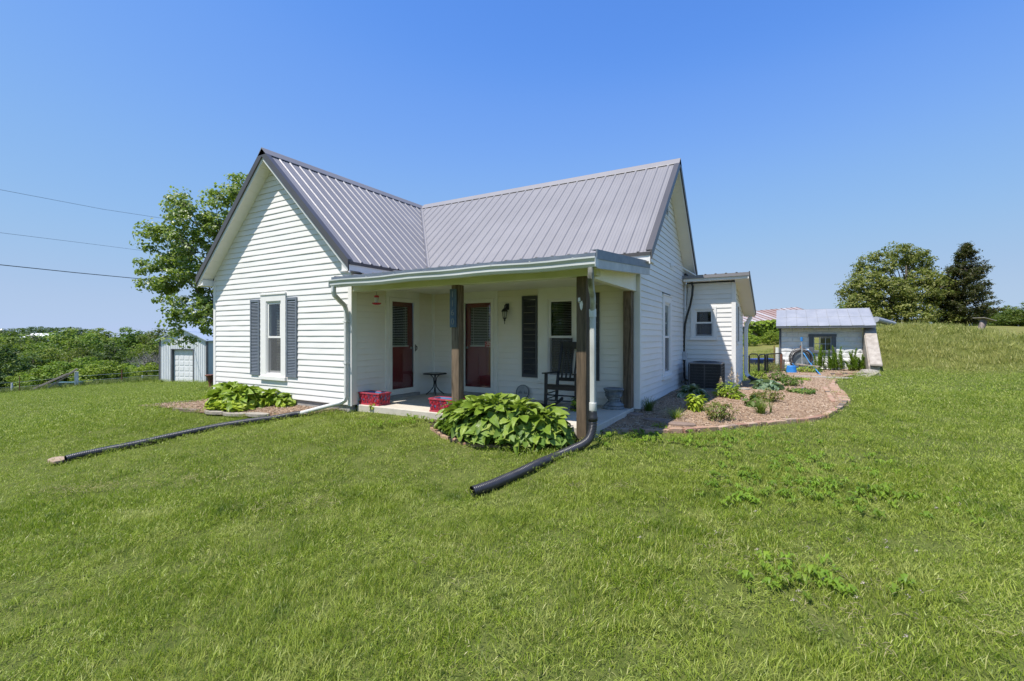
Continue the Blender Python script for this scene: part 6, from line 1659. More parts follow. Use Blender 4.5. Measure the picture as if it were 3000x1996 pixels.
def cellar():
    F7 = FSh(); r = thing('cellar_house', 'small white block cellar house with tin roof set into the grassy bank', 'shed', fs(WS / 2, -1.2, ZB)); uR = px_on_shed(*Z7(1310, 600))[0]; zE = px_on_shed(*Z7(800, 360))[1] + .05; D = 2.5
    w0, zt = px_on_shed(*Z7(748, 430)); w1, zbm = px_on_shed(*Z7(1030, 628)); a, zt2 = px_on_shed(*Z7(795, 452)); b, zb2 = px_on_shed(*Z7(985, 604))
    # front wall as courses of blocks round the window
    q = random.Random(3); hh = (zE - ZB + .1) / 9
    for i in range(9):
        z0 = ZB - .1 + i * hh; segs = [(0, uR)]
        if z0 + hh * .5 > zb2 and z0 + hh * .5 < zt2: segs = [(0, a), (b, uR)]
        for s0, s1 in segs:
            u = s0; L = .42
            if i % 2: u = s0 - .0
            first = True
            while u < s1 - .01:
                e = min(u + (L if not (first and i % 2) else L / 2), s1); first = False
                m = MB(F7); d = .012 + q.uniform(-.008, .010); g = .0025
                m.hexa([(u + g, -.2, z0 + g), (e - g, -.2, z0 + g), (e - g, 0, z0 + g), (u + g, 0, z0 + g), (u + g, -.2, z0 + hh - g), (e - g, -.2, z0 + hh - g), (e - g, 0, z0 + hh - g), (u + g, 0, z0 + hh - g)])
                # rough rock face
                c = [m.pt((u + g + .02, d, z0 + g + .02)), m.pt((e - g - .02, d + q.uniform(-.006, .006), z0 + g + .02)), m.pt((e - g - .02, d, z0 + hh - g - .02)), m.pt((u + g + .02, d + q.uniform(-.006, .006), z0 + hh - g - .02))]
                mc = m.pt(((u + e) / 2, d + .016 + q.uniform(-.006, .008), z0 + hh / 2))
                base = [m.pt((u + g, .001, z0 + g)), m.pt((e - g, .001, z0 + g)), m.pt((e - g, .001, z0 + hh - g)), m.pt((u + g, .001, z0 + hh - g))]
                for k in range(4): m.f.append([c[k], c[(k + 1) % 4], mc]); m.f.append([base[k], base[(k + 1) % 4], c[(k + 1) % 4], c[k]])
                m.build('block', M['stucco'], r, recalc=False)
                u = e
    MB(F7).box(.01, a - .01, -.19, -.006, ZB - .1, zE).build('mortar_core', M['stucco'], r); MB(F7).box(b + .01, uR - .01, -.19, -.006, ZB - .1, zE).build('mortar_core', M['stucco'], r)
    MB(F7).box(.0, .2, -D, -.201, ZB - .1, zE + .3).build('side_wall', M['stucco'], r); MB(F7).box(uR - .2, uR, -D, -.201, ZB - .1, zE + .3).build('side_wall', M['stucco'], r)
    # rear wall with an open window in line with the front one
    MB(F7).box(.21, a - .1, -D, -D + .2, ZB - .1, zE).build('rear_wall', M['stucco'], r); MB(F7).box(a + (b - a) * .62, uR - .21, -D, -D + .2, ZB - .1, zE).build('rear_wall', M['stucco'], r); MB(F7).box(a - .1, a + (b - a) * .62, -D, -D + .2, ZB - .1, zb2 - .15).build('rear_wall', M['stucco'], r)
    # trim and sash
    w = MB(F7); w.box(w0 - .02, w1 + .02, .01, .07, zt2 + .0, zt + .02); w.box(w0, a, .01, .06, zbm + .09, zt2 - .001); w.box(b, w1, .01, .06, zbm + .09, zt2 - .001); w.box(w0, w1, .01, .08, zbm, zbm + .089)
    w = w.build('window', M['slate_trim'], r)
    m = MB(F7); k = .035
    m.box(a, a + k, -.06, -.01, zb2, zt2); m.box(b - k, b, -.06, -.01, zb2, zt2); m.box(a + k, b - k, -.06, -.01, zt2 - k, zt2); m.box(a + k, b - k, -.06, -.01, zb2, zb2 + k)
    for t in (1 / 3, 2 / 3): m.box(a + (b - a) * t - .014, a + (b - a) * t + .014, -.055, -.015, zb2 + k, zt2 - k)
    m.box(a + k, b - k, -.056, -.014, (zb2 + zt2) / 2 - .014, (zb2 + zt2) / 2 + .014); m.build('sash', M['rake_grey'], w)
    for i in range(3):
        for j in range(2): MB(F7).box(a + (b - a) * i / 3 + .03, a + (b - a) * (i + 1) / 3 - .03, -.038, -.034, zb2 + (zt2 - zb2) * j / 2 + .03, zb2 + (zt2 - zb2) * (j + 1) / 2 - .03).build('pane', M['glass'], w)
    MB(F7).box(-.06, .02, -.05, .03, ZB, zE).build('corner_board', M['slate_trim'], r)
    # roof of tin sheets: front slope in two courses
    zr = 2.37; run = 1.25; n0 = .44; u0, u1 = -.16, uR + .36
    rz = lambda n: zE + .03 + (n0 - n) / (n0 + run) * (zr - zE)
    rs = thing_part2('roof', r); k = 9
    for c in range(2):
        for i in range(k):
            s0, s1 = u0 + (u1 - u0) * i / k, u0 + (u1 - u0) * (i + 1) / k; na, nb = (n0, n0 - (n0 + run) * .52) if c == 0 else (n0 - (n0 + run) * .50, -run); lift = .0 if c == 0 else .008; lap = .005 if i % 2 else 0
            j = q.uniform(-.006, .006); m = MB(F7)
            m.hexa([(s0 - .006, na, rz(na) + lift + lap - .012 + j), (s1 + .006, na, rz(na) + lift + lap - .012 - j), (s1 + .006, nb, rz(nb) + lift + lap - .012), (s0 - .006, nb, rz(nb) + lift + lap - .012), (s0 - .006, na, rz(na) + lift + lap + j), (s1 + .006, na, rz(na) + lift + lap - j), (s1 + .006, nb, rz(nb) + lift + lap), (s0 - .006, nb, rz(nb) + lift + lap)])
            m.bar(fs(s1, na, rz(na) + .02 + lift), fs(s1, nb, rz(nb) + .02 + lift), .022, .022) if False else None
            m.build('tin_sheet', M['old_tin'], rs)
            mm = MB(); p0, p1 = fs(s1, na, rz(na) + lift + .012), fs(s1, nb, rz(nb) + lift + .012); mm.tube([p0, p1], .012, 5); mm.build('seam', M['old_tin'], rs)
    m = MB(F7); m.hexa([(u0, -run - .01, zr + .02), (u1, -run - .01, zr + .02), (u1, -D - .4, zE + .15), (u0, -D - .4, zE + .15), (u0, -run - .01, zr + .05), (u1, -run - .01, zr + .05), (u1, -D - .4, zE + .18), (u0, -D - .4, zE + .18)]); m.build('rear_slope', M['old_tin'], rs)
    m = MB(F7); m.box(u0, u1, n0 - .04, n0 - .015, zE - .06, zE + .012); m.build('fascia', M['slate_trim'], r)
    m = MB(F7); m.box(u0 + .02, u1 - .02, -.02, n0 - .05, zE - .02, zE - .004); m.build('soffit', M['slate_trim'], r)
    for s in (0.0, uR):
        mg = MB(F7); mg.hexa([(s - .03, .0, zE), (s + .03, .0, zE), (s + .03, -D, zE), (s - .03, -D, zE), (s - .03, -run + .05, zr - .06), (s + .03, -run + .05, zr - .06), (s + .03, -run - .05, zr - .06), (s - .03, -run - .05, zr - .06)]); mg.build('gable_board', M['slate_trim'], r)
    # sloping concrete wing wall
    rt = thing('retaining_wall', 'sloping rough concrete wing wall at the right end of the cellar house', 'wall', fs(uR + .2, .8, ZB)); m = MB(F7)
    m.hexa([(uR + .01, 1.35, ZB - .3), (uR + .34, 1.45, ZB - .3), (uR + .34, -.5, ZB - .3), (uR + .01, -.5, ZB - .3), (uR + .01, 1.35, ZB + .30), (uR + .34, 1.45, ZB + .30), (uR + .34, .0, zE - .02), (uR + .01, .0, zE - .02)])
    m.build('concrete_core', M['rockwall'], rt, bevel=.02); m = MB(F7); m.hexa([(uR + .03, 1.5, ZB + .32), (uR + .40, 1.52, ZB + .30), (uR + .40, -.05, zE - .01), (uR + .03, -.05, zE - .01), (uR + .03, 1.5, ZB + .40), (uR + .40, 1.52, ZB + .38), (uR + .40, -.05, zE + .07), (uR + .03, -.05, zE + .07)]); m.build('cap_slab', M['rockwall'], rt, bevel=.015)
    return r
def thing_part2(name, par):
    o = bpy.data.objects.new(name, None); COL.objects.link(o); o.parent = par; WORLDLOC[o] = WORLDLOC[par].copy(); return o
M['rockwall'] = m_concrete('rough_tan_concrete', (.30, .26, .22), (.48, .43, .37), scale=5, bstr=1.0)
CH = cellar()
# pole with blue cap, hose coil, hose, bucket, trough board
M['blue'] = m_plain('bright_blue_plastic', (.02, .17, .50), (.04, .24, .58), 9, .45); M['blue_hose'] = m_plain('light_blue_hose', (.03, .20, .50), (.06, .27, .58), 5, .4); M['grey_hose'] = m_plain('dark_grey_hose', (.05, .05, .06), (.10, .09, .09), 9, .5); M['lid'] = m_plain('dull_zinc_lid', (.20, .23, .24), (.30, .33, .34), 4, .5, .5)
pp = on_ground_d(2351, 18.4)
def hydrant():
    r = thing('hydrant_pole', 'thin grey pole with a blue cap before the cellar house wall', 'pole', pp); H = (CY - 988) / F_PX * 18.4 + 1.25 - pp[2]
    m = MB(); m.tube([tuple(pp), (pp[0] - .03, pp[1], pp[2] + H - .12)], .028, 8); m.build('pole', M['steel'], r); m = MB(); m.tube([(pp[0] - .03, pp[1], pp[2] + H - .16), (pp[0] - .03, pp[1], pp[2] + H)], .042, 10); m.build('blue_cap', M['blue'], r)
hydrant()
cu, cz = px_on_shed(2346, 1050, .12); 
def coil():
    r = thing('hose_coil', 'grey garden hose coiled round a zinc lid on the cellar house wall', 'hose', fs(cu, .12, cz - .42)); g = random.Random(8)
    m = MB(); m.prism([(.33 * math.cos(a), .33 * math.sin(a)) for a in np.linspace(0, 2 * math.pi, 24, endpoint=False)], .02, .05, lambda x, y, t: fs(cu + x, t, cz - .02 + y)); m.build('zinc_lid', M['lid'], r)
    for k in range(7):
        R = .36 + g.uniform(-.03, .05); ox, oz = g.uniform(-.03, .06), g.uniform(-.06, .02); m = MB()
        m.tube([fs(cu + ox + R * math.cos(a), .06 + .02 * k + .02 * math.sin(3 * a), cz + oz + R * 1.05 * math.sin(a)) for a in np.linspace(0, 2 * math.pi, 32)], .014, 6, caps=False); m.build('hose_loop', M['grey_hose'], r, smooth=True)
    m = MB(); m.tube([fs(cu + .40 * math.cos(a) + .04, .20, cz + .40 * math.sin(a)) for a in np.linspace(-2.6, 1.2, 22)], .014, 6); m.build('blue_loop', M['blue_hose'], r, smooth=True)
    m = MB(); m.tube([fs(cu, .0, cz + .52), fs(cu, .22, cz + .40)], .025, 6); m.build('hanger_peg', M['rust'], r)
coil()
he = ground_at(*Z7(875, 858), .02); hs = fs(*((lambda q: (q[0], .25, q[1]))(px_on_shed(*Z7(690, 620), .25)))); hm = fs(*((lambda q: (q[0], .3, q[1]))(px_on_shed(*Z7(755, 720), .3))))
m = MB(); m.tube([hs, hm, Vector(tuple(he)) * .5 + hm * .5, he], .018, 8); tag(m.build('garden_hose', M['blue_hose'], None, smooth=True), 'light blue hose slanting from the coil down to the stones', 'hose')
def bucket():
    p = ground_at(*Z7(565, 835)); r = thing('bucket', 'bright blue bucket upside down before the hose coil', 'bucket', p); m = MB(); m.lathe(tuple(p), [(.185, 0), (.19, .02), (.18, .03), (.15, .27), (.14, .28)], 20); m.build('wall', M['blue'], r); m = MB(); m.lathe((p[0], p[1], p[2] + .28), [(.14, 0), (.135, .008)], 20); m.build('bottom', M['blue'], r)
bucket()
m = MB(); pa, pb = ground_at(*Z7(620, 765 + 45), 0), ground_at(*Z7(860, 785 + 40), 0); m.bar(Vector(tuple(pa)) + Vector((0, 0, .28)), Vector(tuple(pb)) + Vector((0, 0, .22)), .12, .03); m.bar(Vector(tuple(pa)) + Vector((.1, 0, .0)), Vector(tuple(pa)) + Vector((.1, 0, .28)), .06, .06); m.bar(Vector(tuple(pb)) + Vector((-.1, 0, .0)), Vector(tuple(pb)) + Vector((-.1, 0, .22)), .06, .06)
tag(m.build('low_bench_board', M['rail'], None), 'low weathered board on blocks beside the blue bucket', 'board')
# rock and bricks before the lilies
def rock(px, py, w, h, label, sd, name='rock'):
    p = ground_at(px, py); g = np.random.default_rng(sd); m = MB(); n = 14; w8 = g.uniform(-.22, .22, (5, n)); m.lathe((p[0], p[1], p[2] - .05), [(w * .42, 0), (w * .5, h * .25), (w * .46, h * .6), (w * .34, h * .9), (w * .12, h)], n, lambda k, j: w8[k][j]); return tag(m.build(name, M['rock'], None), label, 'rock')
rock(2546, 1100, .62, .26, 'tan limestone rock at the foot of the concrete wing wall', 3); rock(2532, 1104, .4, .14, 'small flat rock leaning on the limestone rock', 4)
pe = thing('brick_edging', 'straight row of bricks in front of the tall lilies', 'garden edging', ground_at(2480, 1100)); ba, bb = ground_at(2438, 1101), ground_at(2520, 1099)
for i in range(8):
    t = (i + .5) / 8; o = bpy.data.objects.new('brick', BR[i % 2]); COL.objects.link(o); o.parent = pe; pq = ba + (bb - ba) * t; o.location = Vector((pq[0], pq[1], tz(pq[0], pq[1]) + .09)) - WORLDLOC[pe]; o.rotation_euler = (0, 0, math.atan2(bb[1] - ba[1], bb[0] - ba[0]))
o = put('brick', BR[0]); pq = ground_at(2458, 1104); o.location = (pq[0], pq[1], pq[2] + .1); o.rotation_euler = (0, 0, .5); tag(o, 'loose brick lying in front of the lily brick row', 'brick')
# tall lilies, stem by stem
M['lf_lily'] = m_leaf('lily_leaves', (.085, .17, .018), (.20, .31, .035), trans=.38, objvar=.12)
def lilies():
    g = random.Random(12); r = thing('lily_clump', 'tall leafy green lily stems against the white cellar house', 'lilies', fs(2.0, .55, ZB))
    for i in range(34):
        u = g.uniform(1.15, 2.75); n = g.uniform(.25, .95); H = g.uniform(.45, 1.1) * (1 - .2 * (u - 1.1) / 1.6); lean = Vector((g.uniform(-.18, .18), g.uniform(-.1, .1), 0)); b = fs(u, n, 0); b.z = tz(b.x, b.y); V = []; C = []; Nn = []; st = MB()
        st.tube([b, b + lean * .4 + Vector((0, 0, H * .5)), b + lean + Vector((0, 0, H))], [.008, .007, .004], 5); k = 90; verts = []; faces = []
        for j in range(k):
            t = .12 + .88 * j / k; p = b + lean * t * t + Vector((0, 0, H * t)); a = j * 2.4 + g.uniform(-.3, .3); L = (.22 * (1 - t) + .09) * g.uniform(.8, 1.2); d = Vector((math.cos(a), math.sin(a), .55 + .8 * t)).normalized(); s = Vector((-math.sin(a), math.cos(a), 0)) * .014; q0 = len(verts); mid = p + d * L * .55; tip = p + d * L * .9 - Vector((0, 0, L * .25))
            verts += [tuple(p - s * .5), tuple(p + s * .5), tuple(mid + s), tuple(mid - s), tuple(tip)]; faces += [[q0, q0 + 1, q0 + 2], [q0, q0 + 2, q0 + 3], [q0 + 3, q0 + 2, q0 + 4]]
        off = np.array(WORLDLOC[r]); stem = st.build('lily_stem', M['stalk'], r); lf = put('leaves', mesh_np('leaves', np.array(verts) - off, faces, M['lf_lily']), stem); lf['kind'] = 'stuff'
lilies()
bush(2300, 1090, .55, .35, 200, .07, 'lf_green', 'weeds growing round the left of the blue bucket', 'weed', 61, .4, 'weed'); bush(2262, 1092, .8, .5, 320, .06, 'lf_brown', 'dry brownish weed by the wire pen', 'weed', 62, .35, 'weed'); bush(2230, 1096, .7, .35, 260, .07, 'lf_green', 'leafy weed at the wire pen foot', 'weed', 63, .5, 'weed'); bush(2362, 1093, .9, .32, 300, .09, 'lf_yellow', 'grassy weeds right of the blue bucket', 'weed', 64, .3, 'weed'); bush(2395, 1094, .5, .2, 120, .08, 'lf_green', 'low weeds below the slanting blue hose', 'weed', 65, .5, 'weed')
# wire pen of arched black panels
def pen_panel(px0, px1, d0, d1, ytop, label):
    a, b = on_ground_d(px0, d0), on_ground_d(px1, d1); a, b = Vector(tuple(a)), Vector(tuple(b)); H = (CY - ytop) / F_PX * d0 + 1.25 - a.z; r = thing('pen_panel', label, 'fence panel', a, 'black wire pen panels'); L = (b - a).length; u = (b - a).normalized(); c = .07
    m = MB(); m.tube([a, a + Vector((0, 0, H - c)), a + u * c * .3 + Vector((0, 0, H - c * .3)), a + u * c + Vector((0, 0, H)), b - u * c + Vector((0, 0, H)), b - u * c * .3 + Vector((0, 0, H - c * .3)), b + Vector((0, 0, H - c)), b], .022, 6); m.build('tube_frame', M['black_metal'], r)
    m = MB(); n = max(2, int(L / .06))
    for i in range(1, n): p = a + u * L * i / n; m.tube([p + Vector((0, 0, .05)), p + Vector((0, 0, H))], .0035, 4, caps=False)
    for k in range(1, 7): m.tube([a + Vector((0, 0, H * k / 7)), b + Vector((0, 0, H * k / 7))], .003, 4, caps=False)
    m.build('mesh_wires', M['black_metal'], r, kind='stuff')
pen_panel(2172, 2195, 17.2, 16.9, 1042, 'black wire pen panel half hidden behind the rear downspout'); pen_panel(2196, 2221, 16.8, 16.6, 1037, 'black wire pen panel just right of the rear downspout'); pen_panel(2224, 2241, 16.7, 17.0, 1040, 'narrow folded pen panel second from the downspout'); pen_panel(2243, 2249, 17.1, 17.6, 1040, 'narrowest folded pen panel edge on'); pen_panel(2249, 2290, 17.4, 18.4, 1038, 'wide pen panel reaching to the cellar house corner')
# tub, posts, barn behind
def tub():
    a, b = Vector(tuple(on_ground_d(2204, 22))), Vector(tuple(on_ground_d(2257, 22))); u = (b - a).normalized(); v = Vector((-u.y, u.x, 0)); L = (b - a).length; z = a.z; r = thing('blue_tub', 'dark blue plastic tub standing in the pasture behind the wire pen', 'tub', a); M['navy'] = m_plain('dark_blue_plastic', (.012, .035, .20), (.03, .07, .30), 6, .45)
    fr = lambda s, o, zz: Vector((a.x, a.y, z + zz)) + u * s + v * o; m = MB(fr); m.hexa([(.1, -.25, .0), (L - .1, -.25, 0), (L - .1, .25, 0), (.1, .25, 0), (0, -.33, .32), (L, -.33, .32), (L, .33, .32), (0, .33, .32)]); m.build('body', M['navy'], r); m = MB(fr); m.box(-.05, L + .05, -.37, .37, .321, .36); m.build('rim', M['navy'], r)
tub()
post_at(2277, 20.5, .92, .07, 'white_post', 'fence_post', 'short whitewashed post left of the cellar house'); post_at(2268, 21, 1.0, .02, 'rust', 'fence_stake', 'rusty stake left of the short whitewashed post', 'stake', 6); post_at(2289, 18.2, .7, .05, 'rust', 'fence_stake', 'rusty pipe leaning at the cellar house corner', 'stake', 8); post_at(2293, 18.0, .5, .05, 'bark', 'wood_stub', 'dark wooden stub at the cellar house corner', 'stub', 8, lean=(.03, .02))
def old_barn():
    a, b = Vector(tuple(on_ground_d(2178, 44))), Vector(tuple(on_ground_d(2420, 46))); u = (b - a).normalized(); v = Vector((-u.y, u.x, 0)); L = (b - a).length; g0 = min(a.z, b.z) - .2; d = 44; ze = (CY - 957) / F_PX * d + 1.25; zt = (CY - 922) / F_PX * (d + 4) + 1.25; fr = lambda s, o, z: Vector((a.x, a.y, z)) + u * s + v * o
    r = thing('old_barn', 'old grey plank barn with rust streaked tin roof and vines', 'barn', a); M['barn_plank'] = m_wood('silver_grey_planks', (.09, .09, .09), (.26, .26, .26), 'Z', 3)
    t = NT('rust_streaked_tin'); oi = t.add('ShaderNodeObjectInfo'); s1 = t.noise(t.position(), .7, 3, .5)
    M['rust_tin'] = t.done(t.principled(t.mix(t.ramp(s1, [(.45, 0.0), (.7, .35)]), t.ramp(oi.outputs['Random'], [(0, (.50, .48, .47)), (.7, (.44, .38, .36)), (1, (.34, .22, .18))]), (.26, .12, .08)), .6, .2))
    n = 34
    for i in range(n): MB(fr).box(L * i / n + .015, L * (i + 1) / n - .015, rng.uniform(0, .02), .06, g0, ze - .05 + rng.uniform(-.03, .03)).build('wall_plank', M['barn_plank'], r)
    MB(fr).box(0, L, .07, .12, g0, ze - .05).build('wall_core', M['room'], r); MB(fr).box(0, .1, .13, 8, g0, ze).build('end_wall', M['barn_plank'], r); MB(fr).box(L - .1, L, .13, 8, g0, ze).build('end_wall', M['barn_plank'], r); MB(fr).box(.1, L - .1, 7.9, 8, g0, ze).build('rear_wall', M['barn_plank'], r)
    k = 16
    for i in range(k):
        m = MB(fr); s0, s1 = -.3 + (L + .6) * i / k, -.3 + (L + .6) * (i + 1) / k - .02; lf = .012 * (i % 2); m.hexa([(s0, -.4, ze + lf), (s1, -.4, ze + lf), (s1, 4, zt + lf), (s0, 4, zt + lf), (s0, -.4, ze + .03 + lf), (s1, -.4, ze + .03 + lf), (s1, 4, zt + .03 + lf), (s0, 4, zt + .03 + lf)]); m.build('tin_sheet', M['rust_tin'], r)
        mm = MB(); mm.bar(fr(s1, -.4, ze + .04), fr(s1, 4, zt + .04), .09, .05); mm.build('rib', M['rust'], r)
    m = MB(fr); m.hexa([(-.3, 4.01, zt), (L + .3, 4.01, zt), (L + .3, 8.4, ze), (-.3, 8.4, ze), (-.3, 4.01, zt + .03), (L + .3, 4.01, zt + .03), (L + .3, 8.4, ze + .03), (-.3, 8.4, ze + .03)]); m.build('rear_slope', M['rust_tin'], r)
    g = np.random.default_rng(5); N_ = 2600; s = g.uniform(0, L, N_); hz = g.uniform(0, 1, N_) ** .5; edge = .30 + .35 * np.sin(s * 1.9) * np.sin(s * .8 + 1); keep = (hz > edge) | (g.uniform(0, 1, N_) < .12); s, hz = s[keep], hz[keep]
    C = np.array([tuple(fr(a_, -.12 - abs(g.normal()) * .22, g0 + (ze - g0 + .35) * b_)) for a_, b_ in zip(s, hz)]); Nn = np.tile(np.array([-v.x, -v.y, .6]), (len(C), 1)) + g.normal(size=(len(C), 3)) * .5; V, Fc = leaf_cards(C, Nn, np.full(len(C), .26), .8, 3)
    vn = thing('vine', 'green vines hanging over the plank wall of the old barn', 'vine', a); o = put('vine_leaves', mesh_np('vine_leaves', V - np.array(a), Fc, M['lf_bright']), vn); m = MB()
    for i in range(7): m.tube([fr(L * (i + .5) / 7, -.05, g0), fr(L * (i + .6) / 7, -.08, (g0 + ze) / 2), fr(L * (i + .4) / 7, -.1, ze)], .03, 5)
    m.build('vine_stems', M['bark'], vn)
    return r
old_barn()
for px, d, top, lab in ((2196, 41, 975, 'bright shrub at the left end of the old barn'), (2262, 41, 968, 'bright shrub before the old barn, next to the cellar house'), (2300, 42, 962, 'bright shrub behind the cellar house roof')): wood(3, px, d, top, .9, lab, 'shrubs at the old barn', px * .1)
# leaning vent pipe with cap, and metal trough on the bank
def vent():
    d = 23.0; a, b = at_d(2864, 968, d), at_d(2883, 938, d + .2); a[2] = min(a[2], tz(a[0], a[1])) - .1; r = thing('vent_pipe', 'leaning rusty vent pipe with a flat cap on the grassy bank', 'vent', a); m = MB(); m.tube([a, b], .13, 12); m.build('pipe', M['ventm'], r)
    m = MB(); u = Vector(tuple(R_)); w = Vector(tuple(F_)); c = Vector(tuple(b)); m.hexa([c - u * .28 - w * .3 + Vector((0, 0, .10)), c + u * .32 - w * .3 + Vector((0, 0, -.06)), c + u * .32 + w * .3 + Vector((0, 0, -.06)), c - u * .28 + w * .3 + Vector((0, 0, .10)), c - u * .28 - w * .3 + Vector((0, 0, .13)), c + u * .32 - w * .3 + Vector((0, 0, -.03)), c + u * .32 + w * .3 + Vector((0, 0, -.03)), c - u * .28 + w * .3 + Vector((0, 0, .13))]); m.build('cap', M['rock'], r)
M['ventm'] = m_plain('rust_grey_pipe', (.14, .10, .085), (.26, .22, .20), 5, .7, .3)
vent()
m = MB(); a, b = at_d(2566, 936, 21.4), at_d(2618, 950, 22.6); m.tube([a, b], [.13, .13], 12); tag(m.build('metal_trough', M['old_tin'], None, smooth=False), 'grey metal pipe length lying on the bank behind the cellar house', 'metal pipe')

# ------------------------------------------------------------------ lawn grass
def m_grass(name='lawn_grass', dry=0.0):
    t = NT(name); oi = t.add('ShaderNodeObjectInfo'); g = t.add('ShaderNodeNewGeometry'); v = t.position()
    c = t.ramp(g.outputs['Random Per Island'], [(0.0, (.11, .18, .012)), (.5, (.235, .325, .026)), (.81, (.35, .42, .05)), (.92, (.50, .48, .16)), (1.0, (.64, .58, .33))])
    a = t.noise(v, .55, 4, .6); b = t.noise(v, 2.3, 4, .65); d = t.noise(v, 9.0, 3, .6)
    c = t.mix(t.ramp(a, [(.42, 0.0), (.62, .6)]), c, (.36, .42, .07))
    c = t.mix(t.ramp(b, [(.52, 0.0), (.70, .65)]), c, (.50, .51, .17))
    c = t.mix(t.ramp(b, [(.28, .7), (.44, 0.0)]), c, (.040, .095, .012))
    c = t.mix(t.ramp(d, [(.56, 0.0), (.72, .5)]), c, (.40, .47, .09)); c = t.mix(t.ramp(d, [(.28, .55), (.44, 0.0)]), c, (.035, .085, .012))
    if dry: c = t.mix(t.ramp(t.noise(v, 1.3, 4, .7), [(.3, dry * .5), (.65, dry)]), c, (.42, .36, .15))
    p = t.principled(c, .42, 0, None, spec=.3); tr = t.add('ShaderNodeBsdfTranslucent'); t.link(t.mix(.5, c, (.27, .42, .02)), tr.inputs['Color'])
    mx = t.add('ShaderNodeMixShader'); mx.inputs[0].default_value = .38; t.link(p.outputs[0], mx.inputs[1]); t.link(tr.outputs[0], mx.inputs[2])
    return t.done(mx)
M['grass'] = m_grass(); M['bank_grass'] = m_grass('bank_grass', .62)
def grass_tuft(sd, n, R, hmin, hmax, w, mat='grass'):
    g = np.random.default_rng(sd); V = np.zeros((n, 5, 3)); a = g.uniform(0, 6.283, n); r = R * np.sqrt(g.uniform(0, 1, n)); x, y = r * np.cos(a), r * np.sin(a)
    d = g.uniform(0, 6.283, n); h = g.uniform(hmin, hmax, n); le = h * g.uniform(.15, 1.1, n); ww = w * g.uniform(.6, 1.2, n); s = d + 1.57 + g.normal(size=n) * .4
    for k, (t, wk) in enumerate(((0, 1), (.55, .8), (1, 0))):
        px, py, pz = x + np.cos(d) * le * t ** 1.6, y + np.sin(d) * le * t ** 1.6, h * (t - .18 * t * t) - .008
        if wk: V[:, 2 * k] = np.stack([px - np.cos(s) * ww * wk / 2, py - np.sin(s) * ww * wk / 2, pz], -1); V[:, 2 * k + 1] = np.stack([px + np.cos(s) * ww * wk / 2, py + np.sin(s) * ww * wk / 2, pz], -1)
        else: V[:, 4] = np.stack([px, py, pz], -1)
    k = np.arange(n)[:, None] * 5; Fc = np.concatenate([k + [0, 1, 3], k + [0, 3, 2], k + [2, 3, 4]], 1).reshape(-1, 3); return source('grass_tuft', V.reshape(-1, 3), Fc, M[mat])
near = [grass_tuft(300 + i, 66, .12, .016, .060, .0040) for i in range(7)]; mid = [grass_tuft(320 + i, 84, .20, .016, .050, .0058) for i in range(5)]; far = [grass_tuft(340 + i, 84, .42, .02, .055, .012) for i in range(4)]; bank = [grass_tuft(360 + i, 76, .42, .03, .10, .013, 'bank_grass') for i in range(4)]
BAD = [BED_R, BED_L, BED_H, HOUSE]
def lawn_points(d0, d1, dens, margin=.12):
    half = math.atan(1560 / F_PX); A = half * (d1 ** 2 - d0 ** 2) / 1.0; n = int(A * dens * 1.35); th = nrg.uniform(-half, half, n); rr = np.sqrt(nrg.uniform(d0 ** 2, (d1 / math.cos(half)) ** 2, n))
    fx = rr * np.cos(th); k = (fx > d0 * .8) & (fx < d1); k &= rr > d0; rr, th = rr[k], th[k]
    P = CAM[None, :2] + np.outer(rr * np.cos(th), F_[:2]) + np.outer(rr * np.sin(th), R_[:2]); x, y = P[:, 0], P[:, 1]; ok = np.ones(len(x), bool)
    for b in BAD: ok &= ~inside(x, y, b)
    u = (x - S0[0]) * US[0] + (y - S0[1]) * US[1]; v = -((x - S0[0]) * NS[0] + (y - S0[1]) * NS[1]); ok &= ~((u > -.2) & (u < 3.25) & (v > -.3) & (v < 2.9))
    for path, keep in ((EDGE, .13), (BED_H[:7], .09), (BED_L[:8], .09)):
        for a_, b_ in zip(path[:-1], path[1:]):
            ab = b_ - a_; t_ = np.clip(((x - a_[0]) * ab[0] + (y - a_[1]) * ab[1]) / (ab @ ab), 0, 1); ok &= np.hypot(x - a_[0] - t_ * ab[0], y - a_[1] - t_ * ab[1]) > keep
    # drop what the house hides
    ok &= ~((y > 9.3) & (x < 5.2) & (x > -5 + (y - 9) * -.4))
    P = P[ok]; return np.column_stack([P, terrain(P[:, 0], P[:, 1])])
